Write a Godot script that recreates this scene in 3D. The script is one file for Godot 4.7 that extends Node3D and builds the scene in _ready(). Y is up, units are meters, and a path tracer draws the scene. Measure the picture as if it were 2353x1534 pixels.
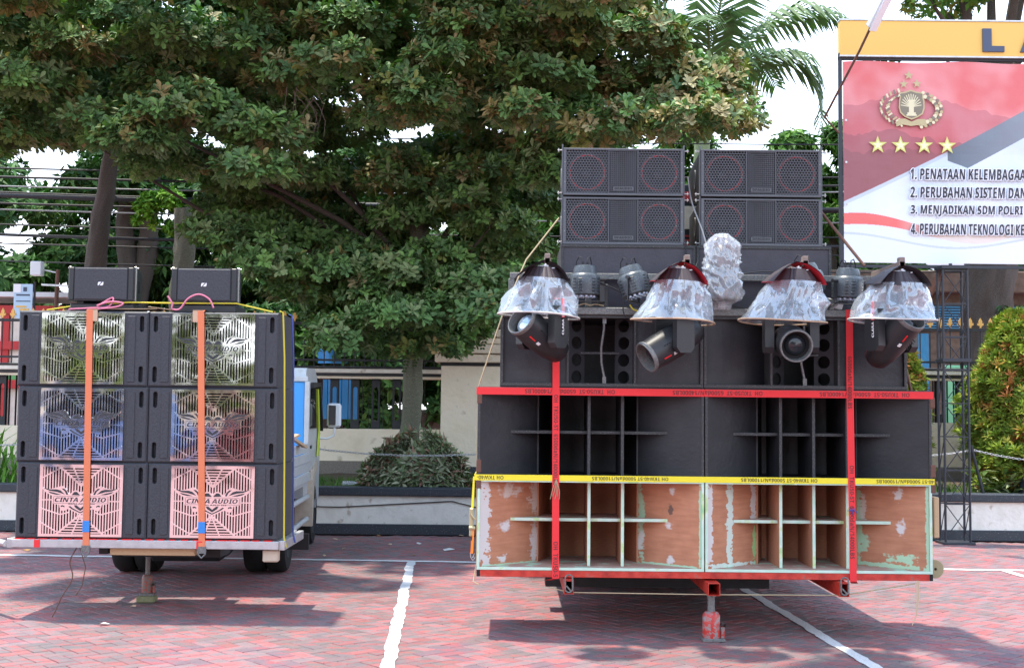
extends Node3D
# Two sound trucks parked on red block paving in front of a planter, a fence and trees.

const FOCAL := 2800.0
var M := {}
var rng := RandomNumberGenerator.new()
var taken := {}

# ---------------------------------------------------------------- geometry collector
class G:
	var v := PackedVector3Array()
	var n := PackedVector3Array()
	var c := PackedColorArray()
	var t := PackedVector2Array()
	var col := Color.WHITE
	var xf := Transform3D()
	func tri(a: Vector3, b: Vector3, d: Vector3, na: Vector3, nb: Vector3, nd: Vector3, ta := Vector2(), tb := Vector2(), td := Vector2()):
		if (b - a).cross(d - a).dot(na + nb + nd) > 0.0:
			var s = b; b = d; d = s
			s = nb; nb = nd; nd = s
			var q = tb; tb = td; td = q
		v.append(xf * a); v.append(xf * b); v.append(xf * d)
		n.append((xf.basis * na).normalized()); n.append((xf.basis * nb).normalized()); n.append((xf.basis * nd).normalized())
		c.append(col); c.append(col); c.append(col)
		t.append(ta); t.append(tb); t.append(td)
	func flat(a: Vector3, b: Vector3, d: Vector3, out := Vector3.ZERO):
		var m = (b - a).cross(d - a)
		if m.length_squared() < 1e-18: return
		m = m.normalized()
		if out != Vector3.ZERO and m.dot(out) < 0: m = -m
		tri(a, b, d, m, m, m)
	func quad(a: Vector3, b: Vector3, d: Vector3, e: Vector3, out := Vector3.ZERO, uv := []):
		var m = (d - a).cross(e - b)
		if m.length_squared() < 1e-18: return
		m = m.normalized()
		if out != Vector3.ZERO and m.dot(out) < 0: m = -m
		if uv.is_empty(): uv = [Vector2(0, 1), Vector2(1, 1), Vector2(1, 0), Vector2(0, 0)]
		tri(a, b, d, m, m, m, uv[0], uv[1], uv[2]); tri(a, d, e, m, m, m, uv[0], uv[2], uv[3])
	func box(p: Vector3, s: Vector3, bas := Basis(), bev := 0.0):
		var h = s * 0.5
		if bev <= 0.0:
			for k in 3:
				for sg in [-1.0, 1.0]:
					var a = Vector3.ZERO; a[k] = sg * h[k]
					var u = Vector3.ZERO; u[(k + 1) % 3] = h[(k + 1) % 3]
					var w = Vector3.ZERO; w[(k + 2) % 3] = h[(k + 2) % 3]
					quad(p + bas * (a - u - w), p + bas * (a + u - w), p + bas * (a + u + w), p + bas * (a - u + w), bas * a)
			return
		bev = min(bev, min(h.x, min(h.y, h.z)) * 0.95)
		for k in 3:
			for sg in [-1.0, 1.0]:
				var a = Vector3.ZERO; a[k] = sg * h[k]
				var u = Vector3.ZERO; u[(k + 1) % 3] = h[(k + 1) % 3] - bev
				var w = Vector3.ZERO; w[(k + 2) % 3] = h[(k + 2) % 3] - bev
				quad(p + bas * (a - u - w), p + bas * (a + u - w), p + bas * (a + u + w), p + bas * (a - u + w), bas * a)
		for k in 3:
			var k1 = (k + 1) % 3; var k2 = (k + 2) % 3
			for s1 in [-1.0, 1.0]:
				for s2 in [-1.0, 1.0]:
					var a = Vector3.ZERO; a[k1] = s1 * h[k1]; a[k2] = s2 * (h[k2] - bev)
					var b = Vector3.ZERO; b[k1] = s1 * (h[k1] - bev); b[k2] = s2 * h[k2]
					var l = Vector3.ZERO; l[k] = h[k] - bev
					var o = Vector3.ZERO; o[k1] = s1; o[k2] = s2
					quad(p + bas * (a - l), p + bas * (a + l), p + bas * (b + l), p + bas * (b - l), bas * o)
		for sx in [-1.0, 1.0]:
			for sy in [-1.0, 1.0]:
				for sz in [-1.0, 1.0]:
					var o = Vector3(sx, sy, sz)
					flat(p + bas * (o * (h - Vector3(0, bev, bev))), p + bas * (o * (h - Vector3(bev, 0, bev))), p + bas * (o * (h - Vector3(bev, bev, 0))), bas * o)
	func span(a: Vector3, b: Vector3, bev := 0.0):     # box from corner to corner
		box((a + b) * 0.5, (b - a).abs(), Basis(), bev)
	func bar(a: Vector3, b: Vector3, w: float, h: float, up := Vector3.UP, bev := 0.0):
		var z = (b - a).normalized()
		if abs(z.dot(up)) > 0.98: up = Vector3.RIGHT
		var x = up.cross(z).normalized()
		box((a + b) * 0.5, Vector3(w, h, a.distance_to(b)), Basis(x, z.cross(x), z), bev)
	func tube(p: Array, r, sides := 8, caps := true):
		var rings = []
		var nn = p.size()
		var up = Vector3.UP
		for i in nn:
			var d = ((p[min(i + 1, nn - 1)] as Vector3) - (p[max(i - 1, 0)] as Vector3)).normalized()
			if i == 0 and abs(d.dot(up)) > 0.9: up = Vector3.RIGHT
			var x = up.cross(d).normalized()
			if x.length() < 0.1: x = Vector3.RIGHT.cross(d).normalized()
			up = d.cross(x).normalized()
			var rr: float = r[i] if r is Array else r
			var ring = []
			for k in sides:
				var q = TAU * k / sides
				var o = x * cos(q) + up * sin(q)
				ring.append([p[i] + o * rr, o])
			rings.append(ring)
		for i in nn - 1:
			for k in sides:
				var a = rings[i][k]; var b = rings[i][(k + 1) % sides]; var d = rings[i + 1][(k + 1) % sides]; var e = rings[i + 1][k]
				tri(a[0], b[0], d[0], a[1], b[1], d[1]); tri(a[0], d[0], e[0], a[1], d[1], e[1])
		if caps:
			for e in [0, nn - 1]:
				var o = ((p[0] as Vector3) - p[1]) if e == 0 else ((p[nn - 1] as Vector3) - p[nn - 2])
				for k in sides: flat(p[e], rings[e][k][0], rings[e][(k + 1) % sides][0], o)
	func lathe(prof: Array, sides := 24, x := Transform3D(), hard := 0.6):   # profile of Vector2(radius, height)
		for i in prof.size() - 1:
			var a: Vector2 = prof[i]; var b: Vector2 = prof[i + 1]
			var e = (b - a).normalized()
			var na = Vector2(e.y, -e.x); var nb = na
			if i > 0:
				var e0 = (a - prof[i - 1]).normalized()
				if e0.dot(e) > hard: na = (na + Vector2(e0.y, -e0.x)).normalized()
			if i < prof.size() - 2:
				var e1 = ((prof[i + 2] as Vector2) - b).normalized()
				if e1.dot(e) > hard: nb = (nb + Vector2(e1.y, -e1.x)).normalized()
			for k in sides:
				var q = TAU * k / sides; var w = TAU * (k + 1) / sides
				var c0 = Vector3(cos(q), 0, sin(q)); var c1 = Vector3(cos(w), 0, sin(w))
				var y = Vector3.UP
				var A = x * (c0 * a.x + y * a.y); var B = x * (c1 * a.x + y * a.y); var C = x * (c1 * b.x + y * b.y); var D = x * (c0 * b.x + y * b.y)
				var bs = x.basis
				if a.x > 1e-5: tri(A, B, C, bs * (c0 * na.x + y * na.y), bs * (c1 * na.x + y * na.y), bs * (c1 * nb.x + y * nb.y))
				if b.x > 1e-5: tri(A, C, D, bs * (c0 * na.x + y * na.y), bs * (c1 * nb.x + y * nb.y), bs * (c0 * nb.x + y * nb.y))
	func prism(poly: PackedVector2Array, z0: float, z1: float, x := Transform3D(), back := true):
		var ids = Geometry2D.triangulate_polygon(poly)
		var zs = [z1, z0] if back else [z1]
		for z in zs:
			var o = x.basis * Vector3(0, 0, 1 if z == z1 else -1)
			for i in range(0, ids.size(), 3):
				flat(x * Vector3(poly[ids[i]].x, poly[ids[i]].y, z), x * Vector3(poly[ids[i + 1]].x, poly[ids[i + 1]].y, z), x * Vector3(poly[ids[i + 2]].x, poly[ids[i + 2]].y, z), o)
		var cw = Geometry2D.is_polygon_clockwise(poly)
		for i in poly.size():
			var a = poly[i]; var b = poly[(i + 1) % poly.size()]
			var e = b - a
			var o = Vector3(-e.y, e.x, 0) if cw else Vector3(e.y, -e.x, 0)
			quad(x * Vector3(a.x, a.y, z0), x * Vector3(b.x, b.y, z0), x * Vector3(b.x, b.y, z1), x * Vector3(a.x, a.y, z1), x.basis * o)
	func strip(a: Vector2, b: Vector2, w: float, z0: float, z1: float):   # a flat bar in the XY plane
		var d = (b - a).normalized() * 1.0
		var s = Vector2(-d.y, d.x) * w * 0.5
		prism(PackedVector2Array([a - s, b - s, b + s, a + s]), z0, z1, Transform3D(), false)
	func hole_cell(r: Rect2, ring: Array, z: float, deep: float, shut := true):   # a rectangle at z with a hole of the outline ring, deep walls
		var c0 = Vector2.ZERO
		for q in ring: c0 += q
		c0 /= ring.size()
		var outer = []
		for q in ring:
			var d: Vector2 = (q - c0)
			var tx = 1e9; var ty = 1e9
			if abs(d.x) > 1e-7: tx = ((r.end.x if d.x > 0 else r.position.x) - c0.x) / d.x
			if abs(d.y) > 1e-7: ty = ((r.end.y if d.y > 0 else r.position.y) - c0.y) / d.y
			outer.append([c0 + d * min(tx, ty), 0 if tx < ty else 1])
		var z3 = func(p: Vector2, zz: float): return Vector3(p.x, p.y, zz)
		var N = ring.size()
		for i in N:
			var j = (i + 1) % N
			quad(z3.call(ring[i], z), z3.call(ring[j], z), z3.call(outer[j][0], z), z3.call(outer[i][0], z), Vector3.BACK)
			if outer[i][1] != outer[j][1]:
				var k = Vector2(outer[i][0].x if outer[i][1] == 0 else outer[j][0].x, outer[i][0].y if outer[i][1] == 1 else outer[j][0].y)
				flat(z3.call(outer[i][0], z), z3.call(k, z), z3.call(outer[j][0], z), Vector3.BACK)
			var m: Vector2 = (ring[i] + ring[j]) * 0.5
			quad(z3.call(ring[i], z), z3.call(ring[j], z), z3.call(ring[j], z - deep), z3.call(ring[i], z - deep), z3.call(c0 - m, 0))
			if shut: flat(z3.call(ring[i], z - deep), z3.call(ring[j], z - deep), z3.call(c0, z - deep), Vector3.BACK)
	func bark(p: Array, r: Array, sides: int, sd: int):     # a trunk with ridged, knotty bark
		var f = FastNoiseLite.new(); f.seed = sd; f.frequency = 1.0; f.fractal_octaves = 3
		var rows = []
		for i in p.size() - 1:
			for k in 8:
				var q = k / 8.0
				rows.append([(p[i] as Vector3).lerp(p[i + 1], q), lerpf(r[i], r[i + 1], q)])
		rows.append([p[-1], r[-1]])
		var out = []
		for row in rows:
			var line = []
			for k in sides:
				var a = -TAU * k / sides
				var o = Vector3(cos(a), 0, sin(a))
				var n1 = f.get_noise_3d(o.x * 3.2, row[0].y * 0.9, o.z * 3.2); var n2 = f.get_noise_3d(o.x * 9.0, row[0].y * 3.0 + 40.0, o.z * 9.0)
				line.append(row[0] + o * row[1] * (1.0 + 0.28 * n1 + 0.14 * n2) + Vector3(0.25 * row[1] * f.get_noise_1d(row[0].y * 0.8), 0, 0))
			out.append(line)
		sheet(out)
	func sheet(rows: Array, closed := true):     # a smooth skin over rows of points
		var R = rows.size(); var N = rows[0].size()
		var nn = []
		for j in R:
			var row = []
			for i in N:
				var du = (rows[j][(i + 1) % N] if closed or i < N - 1 else rows[j][i]) - (rows[j][posmod(i - 1, N)] if closed or i > 0 else rows[j][i])
				var dv = rows[min(j + 1, R - 1)][i] - rows[max(j - 1, 0)][i]
				row.append(dv.cross(du).normalized())
			nn.append(row)
		for j in R - 1:
			for i in (N if closed else N - 1):
				var k = (i + 1) % N
				tri(rows[j][i], rows[j][k], rows[j + 1][k], nn[j][i], nn[j][k], nn[j + 1][k]); tri(rows[j][i], rows[j + 1][k], rows[j + 1][i], nn[j][i], nn[j + 1][k], nn[j + 1][i])
	func mesh() -> ArrayMesh:
		var a = []
		a.resize(Mesh.ARRAY_MAX)
		a[Mesh.ARRAY_VERTEX] = v; a[Mesh.ARRAY_NORMAL] = n; a[Mesh.ARRAY_COLOR] = c; a[Mesh.ARRAY_TEX_UV] = t
		var m = ArrayMesh.new()
		m.add_surface_from_arrays(Mesh.PRIMITIVE_TRIANGLES, a)
		return m

func smooth(p: Array) -> Array:      # rounds a run of cable through its points
	var o = []
	for i in p.size() - 1:
		for k in 5: o.append((p[i] as Vector3).cubic_interpolate(p[i + 1], p[max(i - 1, 0)], p[min(i + 2, p.size() - 1)], k / 5.0))
	o.append(p[-1])
	return o

# ---------------------------------------------------------------- naming
func numbered(called: String) -> String:
	var k: int = taken.get(called, -1) + 1
	taken[called] = k
	return called if k == 0 else "%s_%03d" % [called, k]
func tag(o: Node, label: String, category: String, group := "", kind := "") -> Node:
	if label: o.set_meta("label", label)
	if category: o.set_meta("category", category)
	if group: o.set_meta("group", group)
	if kind: o.set_meta("kind", kind)
	return o
func thing(called: String, label: String, category: String, at := Vector3.ZERO, turn := 0.0, group := "") -> Node3D:
	var o = Node3D.new()
	o.name = numbered(called)
	add_child(o)
	o.position = at; o.rotation.y = turn
	tag(o, label, category, group)
	return o
func part(g, called: String, m: Material, parent: Node = null, x := Transform3D()) -> MeshInstance3D:
	var o = MeshInstance3D.new()
	o.mesh = g.mesh() if g is G else g
	o.material_override = m
	o.transform = x
	if parent == null or parent == self:
		o.name = numbered(called); add_child(o)
	else:
		o.name = called; parent.add_child(o, true)
	return o
func struct(g, called: String, m: Material) -> MeshInstance3D:
	var o = part(g, called, m)
	o.set_meta("kind", "structure")
	return o
func copy(src: Node3D, at: Vector3, turn: float, label: String, group := "") -> Node3D:
	var base = src.name.get_slice("_0", 0)
	var r = src.duplicate()
	r.name = numbered(base); add_child(r)
	r.position = at; r.rotation.y = turn
	r.set_meta("label", label)
	if group: r.set_meta("group", group)
	return r

# ---------------------------------------------------------------- materials
func lin(r: float, g: float, b: float) -> Color: return Color(r, g, b).linear_to_srgb()
func mat(called: String, c: Color, rough := 0.6, metal := 0.0) -> StandardMaterial3D:
	var m = StandardMaterial3D.new()
	m.albedo_color = c.linear_to_srgb(); m.roughness = rough; m.metallic = metal
	m.cull_mode = BaseMaterial3D.CULL_DISABLED
	M[called] = m
	return m
func noise_image(freq: float, sd: int, size := 256, octaves := 4, kind := FastNoiseLite.TYPE_SIMPLEX_SMOOTH) -> Image:
	var f = FastNoiseLite.new()
	f.seed = sd; f.frequency = freq; f.fractal_octaves = octaves; f.noise_type = kind
	return f.get_seamless_image(size, size)
func ramp_tex(img: Image, stops: Array, srgb_out := true) -> ImageTexture:    # stops: [position, linear colour]
	var s = img.get_size()
	var d = img.get_data()
	var out = PackedByteArray(); out.resize(s.x * s.y * 3)
	var table = []
	for k in 256:
		var q = k / 255.0
		var cc: Color = stops[0][1]
		for i in stops.size() - 1:
			if q >= stops[i][0]:
				var f = clamp((q - stops[i][0]) / max(1e-5, stops[i + 1][0] - stops[i][0]), 0, 1)
				cc = (stops[i][1] as Color).lerp(stops[i + 1][1], f)
		table.append(cc.linear_to_srgb() if srgb_out else cc)
	for i in s.x * s.y:
		var cc: Color = table[d[i]]
		out[i * 3] = int(clamp(cc.r, 0, 1) * 255); out[i * 3 + 1] = int(clamp(cc.g, 0, 1) * 255); out[i * 3 + 2] = int(clamp(cc.b, 0, 1) * 255)
	var im = Image.create_from_data(s.x, s.y, false, Image.FORMAT_RGB8, out)
	return ImageTexture.create_from_image(im)
func normal_tex(img: Image, strength := 2.0) -> ImageTexture:
	var im: Image = img.duplicate()
	im.convert(Image.FORMAT_RGBA8)
	im.bump_map_to_normal_map(strength)
	return ImageTexture.create_from_image(im)
func grainy(called: String, stops: Array, scale: float, rough := 0.7, img: Image = null, bump := 0.0, metal := 0.0) -> StandardMaterial3D:
	var m = mat(called, Color.WHITE, rough, metal)
	if img == null: img = noises.coarse
	m.albedo_texture = ramp_tex(img, stops)
	m.uv1_triplanar = true; m.uv1_world_triplanar = true
	m.uv1_scale = Vector3.ONE * scale
	if bump > 0.0:
		m.normal_enabled = true; m.normal_texture = bumps_tex; m.normal_scale = bump
	return m
var noises := {}
var bumps_tex: ImageTexture
func grey(x: float) -> Color: return Color(x, x, x)

func make_materials():
	noises.coarse = noise_image(0.012, 3, 512, 5)
	noises.fine = noise_image(0.06, 8, 512, 4)
	var sc: Image = noise_image(0.012, 3, 512, 5)
	var fl: Image = noise_image(0.11, 21, 512, 3)
	var da = sc.get_data(); var db = fl.get_data()
	for i in da.size(): da[i] = 245 if db[i] > 228 else int(da[i] * 0.85)
	noises.scuff = Image.create_from_data(512, 512, false, Image.FORMAT_L8, da)
	noises.cell = noise_image(0.03, 5, 512, 2, FastNoiseLite.TYPE_CELLULAR)
	bumps_tex = normal_tex(noises.fine, 3.0)
	grainy("black_paint", [[0, Color(0.016, 0.016, 0.019)], [0.5, Color(0.026, 0.026, 0.030)], [0.76, Color(0.032, 0.032, 0.035)], [0.88, Color(0.04, 0.039, 0.041)], [0.93, Color(0.10, 0.097, 0.092)]], 0.8, 0.55, noises.scuff, 0.25)
	grainy("charcoal_paint", [[0, Color(0.03, 0.032, 0.038)], [1, Color(0.048, 0.05, 0.058)]], 1.4, 0.62, noises.fine, 0.5)
	grainy("worn_black_edge", [[0, Color(0.02, 0.02, 0.02)], [0.55, Color(0.04, 0.04, 0.042)], [0.8, Color(0.07, 0.068, 0.065)], [0.85, Color(0.22, 0.21, 0.19)]], 2.5, 0.6, noises.fine, 0.4)
	grainy("purple_panel", [[0, Color(0.036, 0.032, 0.045)], [1, Color(0.05, 0.045, 0.06)]], 1.0, 0.5, null, 0.2)
	grainy("array_grey", [[0, Color(0.085, 0.092, 0.105)], [0.6, Color(0.10, 0.108, 0.122)], [1, Color(0.12, 0.125, 0.135)]], 3.0, 0.45, noises.fine, 0.2)
	mat("cone_black", Color(0.03, 0.033, 0.038), 0.4)
	mat("red_ring", Color(0.42, 0.02, 0.025), 0.5)
	mat("steel_pin", Color(0.45, 0.44, 0.42), 0.35, 0.9)
	grainy("steel_grey", [[0, Color(0.10, 0.10, 0.10)], [0.5, Color(0.16, 0.16, 0.155)], [0.75, Color(0.22, 0.215, 0.2)], [0.9, Color(0.13, 0.08, 0.05)]], 1.6, 0.5, noises.fine, 0.4, 0.3)
	grainy("red_paint", [[0, Color(0.30, 0.016, 0.010)], [0.5, Color(0.52, 0.036, 0.020)], [0.72, Color(0.56, 0.05, 0.03)], [0.86, Color(0.28, 0.12, 0.09)]], 1.3, 0.45, null, 0.3)
	grainy("jack_red", [[0, Color(0.45, 0.022, 0.016)], [0.52, Color(0.52, 0.03, 0.022)], [0.56, Color(0.26, 0.25, 0.24)], [1, Color(0.2, 0.19, 0.18)]], 3.4, 0.4, null, 0.2)
	grainy("jack_worn", [[0, Color(0.4, 0.05, 0.025)], [0.42, Color(0.36, 0.05, 0.03)], [0.48, Color(0.14, 0.125, 0.11)], [1, Color(0.2, 0.18, 0.16)]], 6.0, 0.5, null, 0.3)
	mat("strap_red", Color(0.78, 0.03, 0.035), 0.7)
	mat("strap_yellow", Color(0.83, 0.68, 0.03), 0.7)
	mat("strap_orange", Color(0.70, 0.20, 0.09), 0.8)
	mat("bright_orange", Color(0.9, 0.24, 0.02), 0.7)
	mat("strap_print", Color(0.16, 0.03, 0.03), 0.8)
	mat("yellow_print", Color(0.12, 0.10, 0.03), 0.8)
	for k in ["strap_red", "strap_yellow", "strap_orange", "bright_orange"]:
		M[k].normal_enabled = true; M[k].normal_texture = bumps_tex; M[k].normal_scale = 0.35
		M[k].uv1_triplanar = true; M[k].uv1_scale = Vector3(4, 9, 4)
	mat("blue_tape", Color(0.03, 0.22, 0.6), 0.5)
	mat("tan_pad", Color(0.55, 0.38, 0.25), 0.8)
	var ch = mat("mirror_steel", Color(0.86, 0.85, 0.83), 0.07, 1.0)
	ch.normal_enabled = true; ch.normal_texture = normal_tex(noise_image(0.008, 31, 512, 2), 1.6); ch.normal_scale = 0.3
	ch.uv1_triplanar = true; ch.uv1_world_triplanar = true; ch.uv1_scale = Vector3.ONE * 0.9
	grainy("alloy", [[0, Color(0.42, 0.42, 0.42)], [0.7, Color(0.55, 0.55, 0.55)], [1, Color(0.48, 0.46, 0.42)]], 1.2, 0.38, null, 0.15, 0.55)
	grainy("silver_paint", [[0, Color(0.48, 0.50, 0.51)], [0.75, Color(0.58, 0.60, 0.61)], [0.9, Color(0.45, 0.43, 0.38)]], 0.9, 0.35, null, 0.1, 0.15)
	grainy("beige_guard", [[0, Color(0.46, 0.38, 0.29)], [1, Color(0.56, 0.47, 0.37)]], 2.0, 0.6)
	mat("blue_panel", Color(0.06, 0.33, 0.72), 0.45)
	mat("lime_strip", Color(0.55, 0.68, 0.05), 0.5)
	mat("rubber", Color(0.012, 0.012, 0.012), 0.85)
	mat("black_plastic", Color(0.02, 0.021, 0.023), 0.42)
	grainy("par_grey", [[0, Color(0.045, 0.055, 0.065)], [0.72, Color(0.075, 0.09, 0.1)], [0.80, Color(0.10, 0.11, 0.12)], [0.84, Color(0.5, 0.5, 0.5)]], 3.0, 0.35, noises.fine, 0.2)
	mat("red_plastic", Color(0.8, 0.02, 0.02), 0.4)
	mat("white_print", Color(0.8, 0.8, 0.8), 0.6)
	var gl = mat("lens_glass", Color(0.5, 0.62, 0.75), 0.03); gl.metallic = 0.6
	mat("dark_glass", Color(0.015, 0.018, 0.022), 0.05)
	for k in ["vinyl", "bag"]:
		var m = mat(k, Color(0.72, 0.80, 0.88) if k == "vinyl" else Color(0.86, 0.88, 0.92), 0.05 if k == "vinyl" else 0.07, 0.3 if k == "vinyl" else 0.22)
		m.transparency = BaseMaterial3D.TRANSPARENCY_ALPHA
		m.albedo_color.a = 0.10 if k == "vinyl" else 0.13
		m.normal_enabled = true; m.normal_texture = normal_tex(noises.coarse, 3.0); m.normal_scale = 0.12
		m.uv1_triplanar = true; m.uv1_scale = Vector3.ONE * 2.6
	mat("cloth_dark", Color(0.05, 0.036, 0.042), 0.6)
	mat("cloth_red", Color(0.6, 0.02, 0.035), 0.7)
	mat("hoop_white", Color(0.6, 0.58, 0.54), 0.6)
	grainy("hoop_rust", [[0, Color(0.5, 0.45, 0.4)], [0.5, Color(0.45, 0.28, 0.16)], [1, Color(0.5, 0.4, 0.3)]], 4.0, 0.6)
	grainy("rust_steel", [[0, Color(0.18, 0.14, 0.12)], [0.5, Color(0.25, 0.19, 0.16)], [1, Color(0.2, 0.1, 0.07)]], 3.0, 0.65)
	grainy("rust_brown", [[0, Color(0.10, 0.045, 0.03)], [1, Color(0.16, 0.07, 0.045)]], 2.0, 0.7)
	mat("rope_tan", Color(0.42, 0.33, 0.2), 0.9)
	mat("rope_yellow", Color(0.62, 0.52, 0.05), 0.8)
	mat("rope_blue", Color(0.07, 0.10, 0.35), 0.8)
	mat("ribbon_pink", Color(0.55, 0.16, 0.25), 0.7)
	mat("cable_black", Color(0.012, 0.012, 0.014), 0.6)
	mat("cable_grey", Color(0.25, 0.26, 0.27), 0.5)
	grainy("raw_wood", [[0, Color(0.42, 0.28, 0.16)], [1, Color(0.55, 0.38, 0.22)]], 2.0, 0.8, noises.fine)
	M.raw_wood.uv1_scale = Vector3(0.8, 8, 4)
	mat("cardboard", Color(0.42, 0.30, 0.19), 0.9)
	# setting
	grainy("cream_wall", [[0, Color(0.70, 0.61, 0.44)], [0.5, Color(0.80, 0.71, 0.54)], [0.8, Color(0.80, 0.72, 0.56)], [0.97, Color(0.5, 0.41, 0.28)]], 0.35, 0.85, null, 0.3)
	grainy("white_wall", [[0, Color(0.68, 0.64, 0.55)], [0.55, Color(0.82, 0.78, 0.69)], [0.76, Color(0.80, 0.76, 0.67)], [0.9, Color(0.45, 0.37, 0.27)]], 0.5, 0.85, null, 0.3)
	grainy("navy_band", [[0, Color(0.022, 0.028, 0.036)], [0.7, Color(0.035, 0.042, 0.052)], [0.82, Color(0.05, 0.055, 0.06)], [0.86, Color(0.3, 0.3, 0.28)]], 1.6, 0.6, noises.fine, 0.3)
	grainy("fence_black", [[0, Color(0.012, 0.013, 0.015)], [1, Color(0.028, 0.03, 0.032)]], 1.0, 0.6)
	mat("gold_paint", Color(0.62, 0.36, 0.10), 0.4, 0.4)
	grainy("soil", [[0, Color(0.05, 0.035, 0.022)], [1, Color(0.12, 0.085, 0.055)]], 1.5, 0.95, noises.fine, 0.8)
	grainy("stone_grey", [[0, Color(0.14, 0.125, 0.10)], [1, Color(0.26, 0.235, 0.2)]], 1.2, 0.9, noises.fine, 0.8)
	grainy("bark", [[0, Color(0.04, 0.035, 0.026)], [0.5, Color(0.14, 0.13, 0.095)], [0.66, Color(0.12, 0.15, 0.085)], [0.8, Color(0.2, 0.2, 0.16)], [1, Color(0.36, 0.35, 0.31)]], 1.4, 0.9, noises.fine, 1.0)
	M.bark.uv1_scale = Vector3(2.6, 1.0, 2.6)
	grainy("bark_dark", [[0, Color(0.03, 0.025, 0.02)], [0.6, Color(0.075, 0.058, 0.045)], [1, Color(0.13, 0.10, 0.08)]], 1.4, 0.9, noises.fine, 1.0)
	grainy("palm_green", [[0, Color(0.14, 0.2, 0.09)], [1, Color(0.22, 0.28, 0.13)]], 1.0, 0.6)
	for a in [["leaf", Color(1, 1, 1), 0.5, 0.25], ["leaf_thin", Color(1, 1, 1), 0.6, 0.5]]:
		var m = mat(a[0], a[1], a[2])
		m.vertex_color_use_as_albedo = true
		m.backlight_enabled = true; m.backlight = Color(0.34, 0.48, 0.10) if a[0] == "leaf" else Color(0.3, 0.5, 0.1); m.metallic_specular = 0.3
	mat("paint_white", Color(0.72, 0.72, 0.70), 0.75)
	var pm = grainy("line_paint", [[0, Color(0.30, 0.25, 0.25)], [0.3, Color(0.50, 0.48, 0.47)], [0.45, Color(0.62, 0.61, 0.60)], [0.75, Color(0.66, 0.65, 0.64)], [1, Color(0.42, 0.36, 0.36)]], 1.8, 0.8, noises.fine)
	# block paving: grey concrete under worn red paint
	grainy("paver", [[0.0, Color(0.15, 0.12, 0.125)], [0.40, Color(0.205, 0.14, 0.147)], [0.52, Color(0.245, 0.135, 0.142)], [0.60, Color(0.31, 0.115, 0.12)], [0.75, Color(0.36, 0.10, 0.10)], [1.0, Color(0.23, 0.135, 0.14)]], 0.9, 0.8, noises.coarse, 0.6)
	M.paver.vertex_color_use_as_albedo = true
	M.paver.uv1_scale = Vector3(0.55, 0.55, 1.1)
	grainy("paving_far", [[0, Color(0.20, 0.14, 0.14)], [0.5, Color(0.28, 0.15, 0.15)], [0.8, Color(0.36, 0.12, 0.12)]], 0.5, 0.85)
	grainy("joint_dirt", [[0, Color(0.04, 0.025, 0.024)], [0.5, Color(0.10, 0.035, 0.033)], [0.75, Color(0.24, 0.035, 0.035)]], 1.5, 0.95, noises.fine)
	mat("banner_yellow", Color(0.78, 0.47, 0.11), 0.6)
	mat("van_blue", Color(0.09, 0.17, 0.36), 0.4)
	mat("car_red", Color(0.22, 0.05, 0.05), 0.4)
	mat("sign_navy", Color(0.06, 0.08, 0.13), 0.6)
	mat("text_dark", Color(0.035, 0.035, 0.045), 0.7)
	mat("text_white", Color(0.85, 0.86, 0.88), 0.7)
	mat("emblem_gold", Color(0.50, 0.42, 0.22), 0.6)
	mat("emblem_pale", Color(0.72, 0.66, 0.42), 0.6)
	mat("emblem_dark", Color(0.22, 0.19, 0.13), 0.6)
	mat("star_yellow", Color(0.66, 0.66, 0.18), 0.6)
	mat("star_pale", Color(0.80, 0.80, 0.48), 0.6)
	mat("truss_black", Color(0.022, 0.026, 0.034), 0.5)
	grainy("blue_door", [[0, Color(0.03, 0.22, 0.42)], [1, Color(0.05, 0.3, 0.52)]], 1.5, 0.6)
	M.blue_door.uv1_scale = Vector3(3, 0.6, 3)
	grainy("brown_wall", [[0, Color(0.10, 0.065, 0.045)], [1, Color(0.2, 0.14, 0.10)]], 0.8, 0.9)
	mat("roof_white", Color(0.66, 0.67, 0.68), 0.7)
	mat("kiosk_red", Color(0.5, 0.03, 0.03), 0.6)
	mat("kiosk_green", Color(0.13, 0.4, 0.12), 0.6)
	mat("pale_green", Color(0.25, 0.6, 0.32), 0.6)
	mat("sign_blue", Color(0.45, 0.62, 0.78), 0.5)
	mat("lamp_white", Color(0.7, 0.72, 0.74), 0.5)
	mat("chain", Color(0.5, 0.5, 0.5), 0.45, 0.6)
	mat("litter_white", Color(0.7, 0.7, 0.68), 0.8)
	mat("litter_leaf", Color(0.30, 0.16, 0.06), 0.9)

# ---------------------------------------------------------------- lettering
var sans: SystemFont
func text(s: String, called: String, m: Material, parent: Node, at: Vector3, w: float, h: float, bas := Basis(), slant := 0.0, deep := 0.002) -> MeshInstance3D:
	var tm = TextMesh.new()
	tm.text = s; tm.font = sans; tm.font_size = 48; tm.pixel_size = 0.01; tm.depth = 0.01
	tm.curve_step = 3.0
	var bb = tm.get_aabb()
	var o = part(tm, called, m, parent)
	var sc = Basis(Vector3(w / bb.size.x, 0, 0), Vector3(slant * h / bb.size.y, h / bb.size.y, 0), Vector3(0, 0, deep / 0.01))
	o.transform = Transform3D(bas * sc, at)
	o.transform.origin -= (bas * sc) * (bb.position + bb.size * 0.5)
	return o

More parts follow.
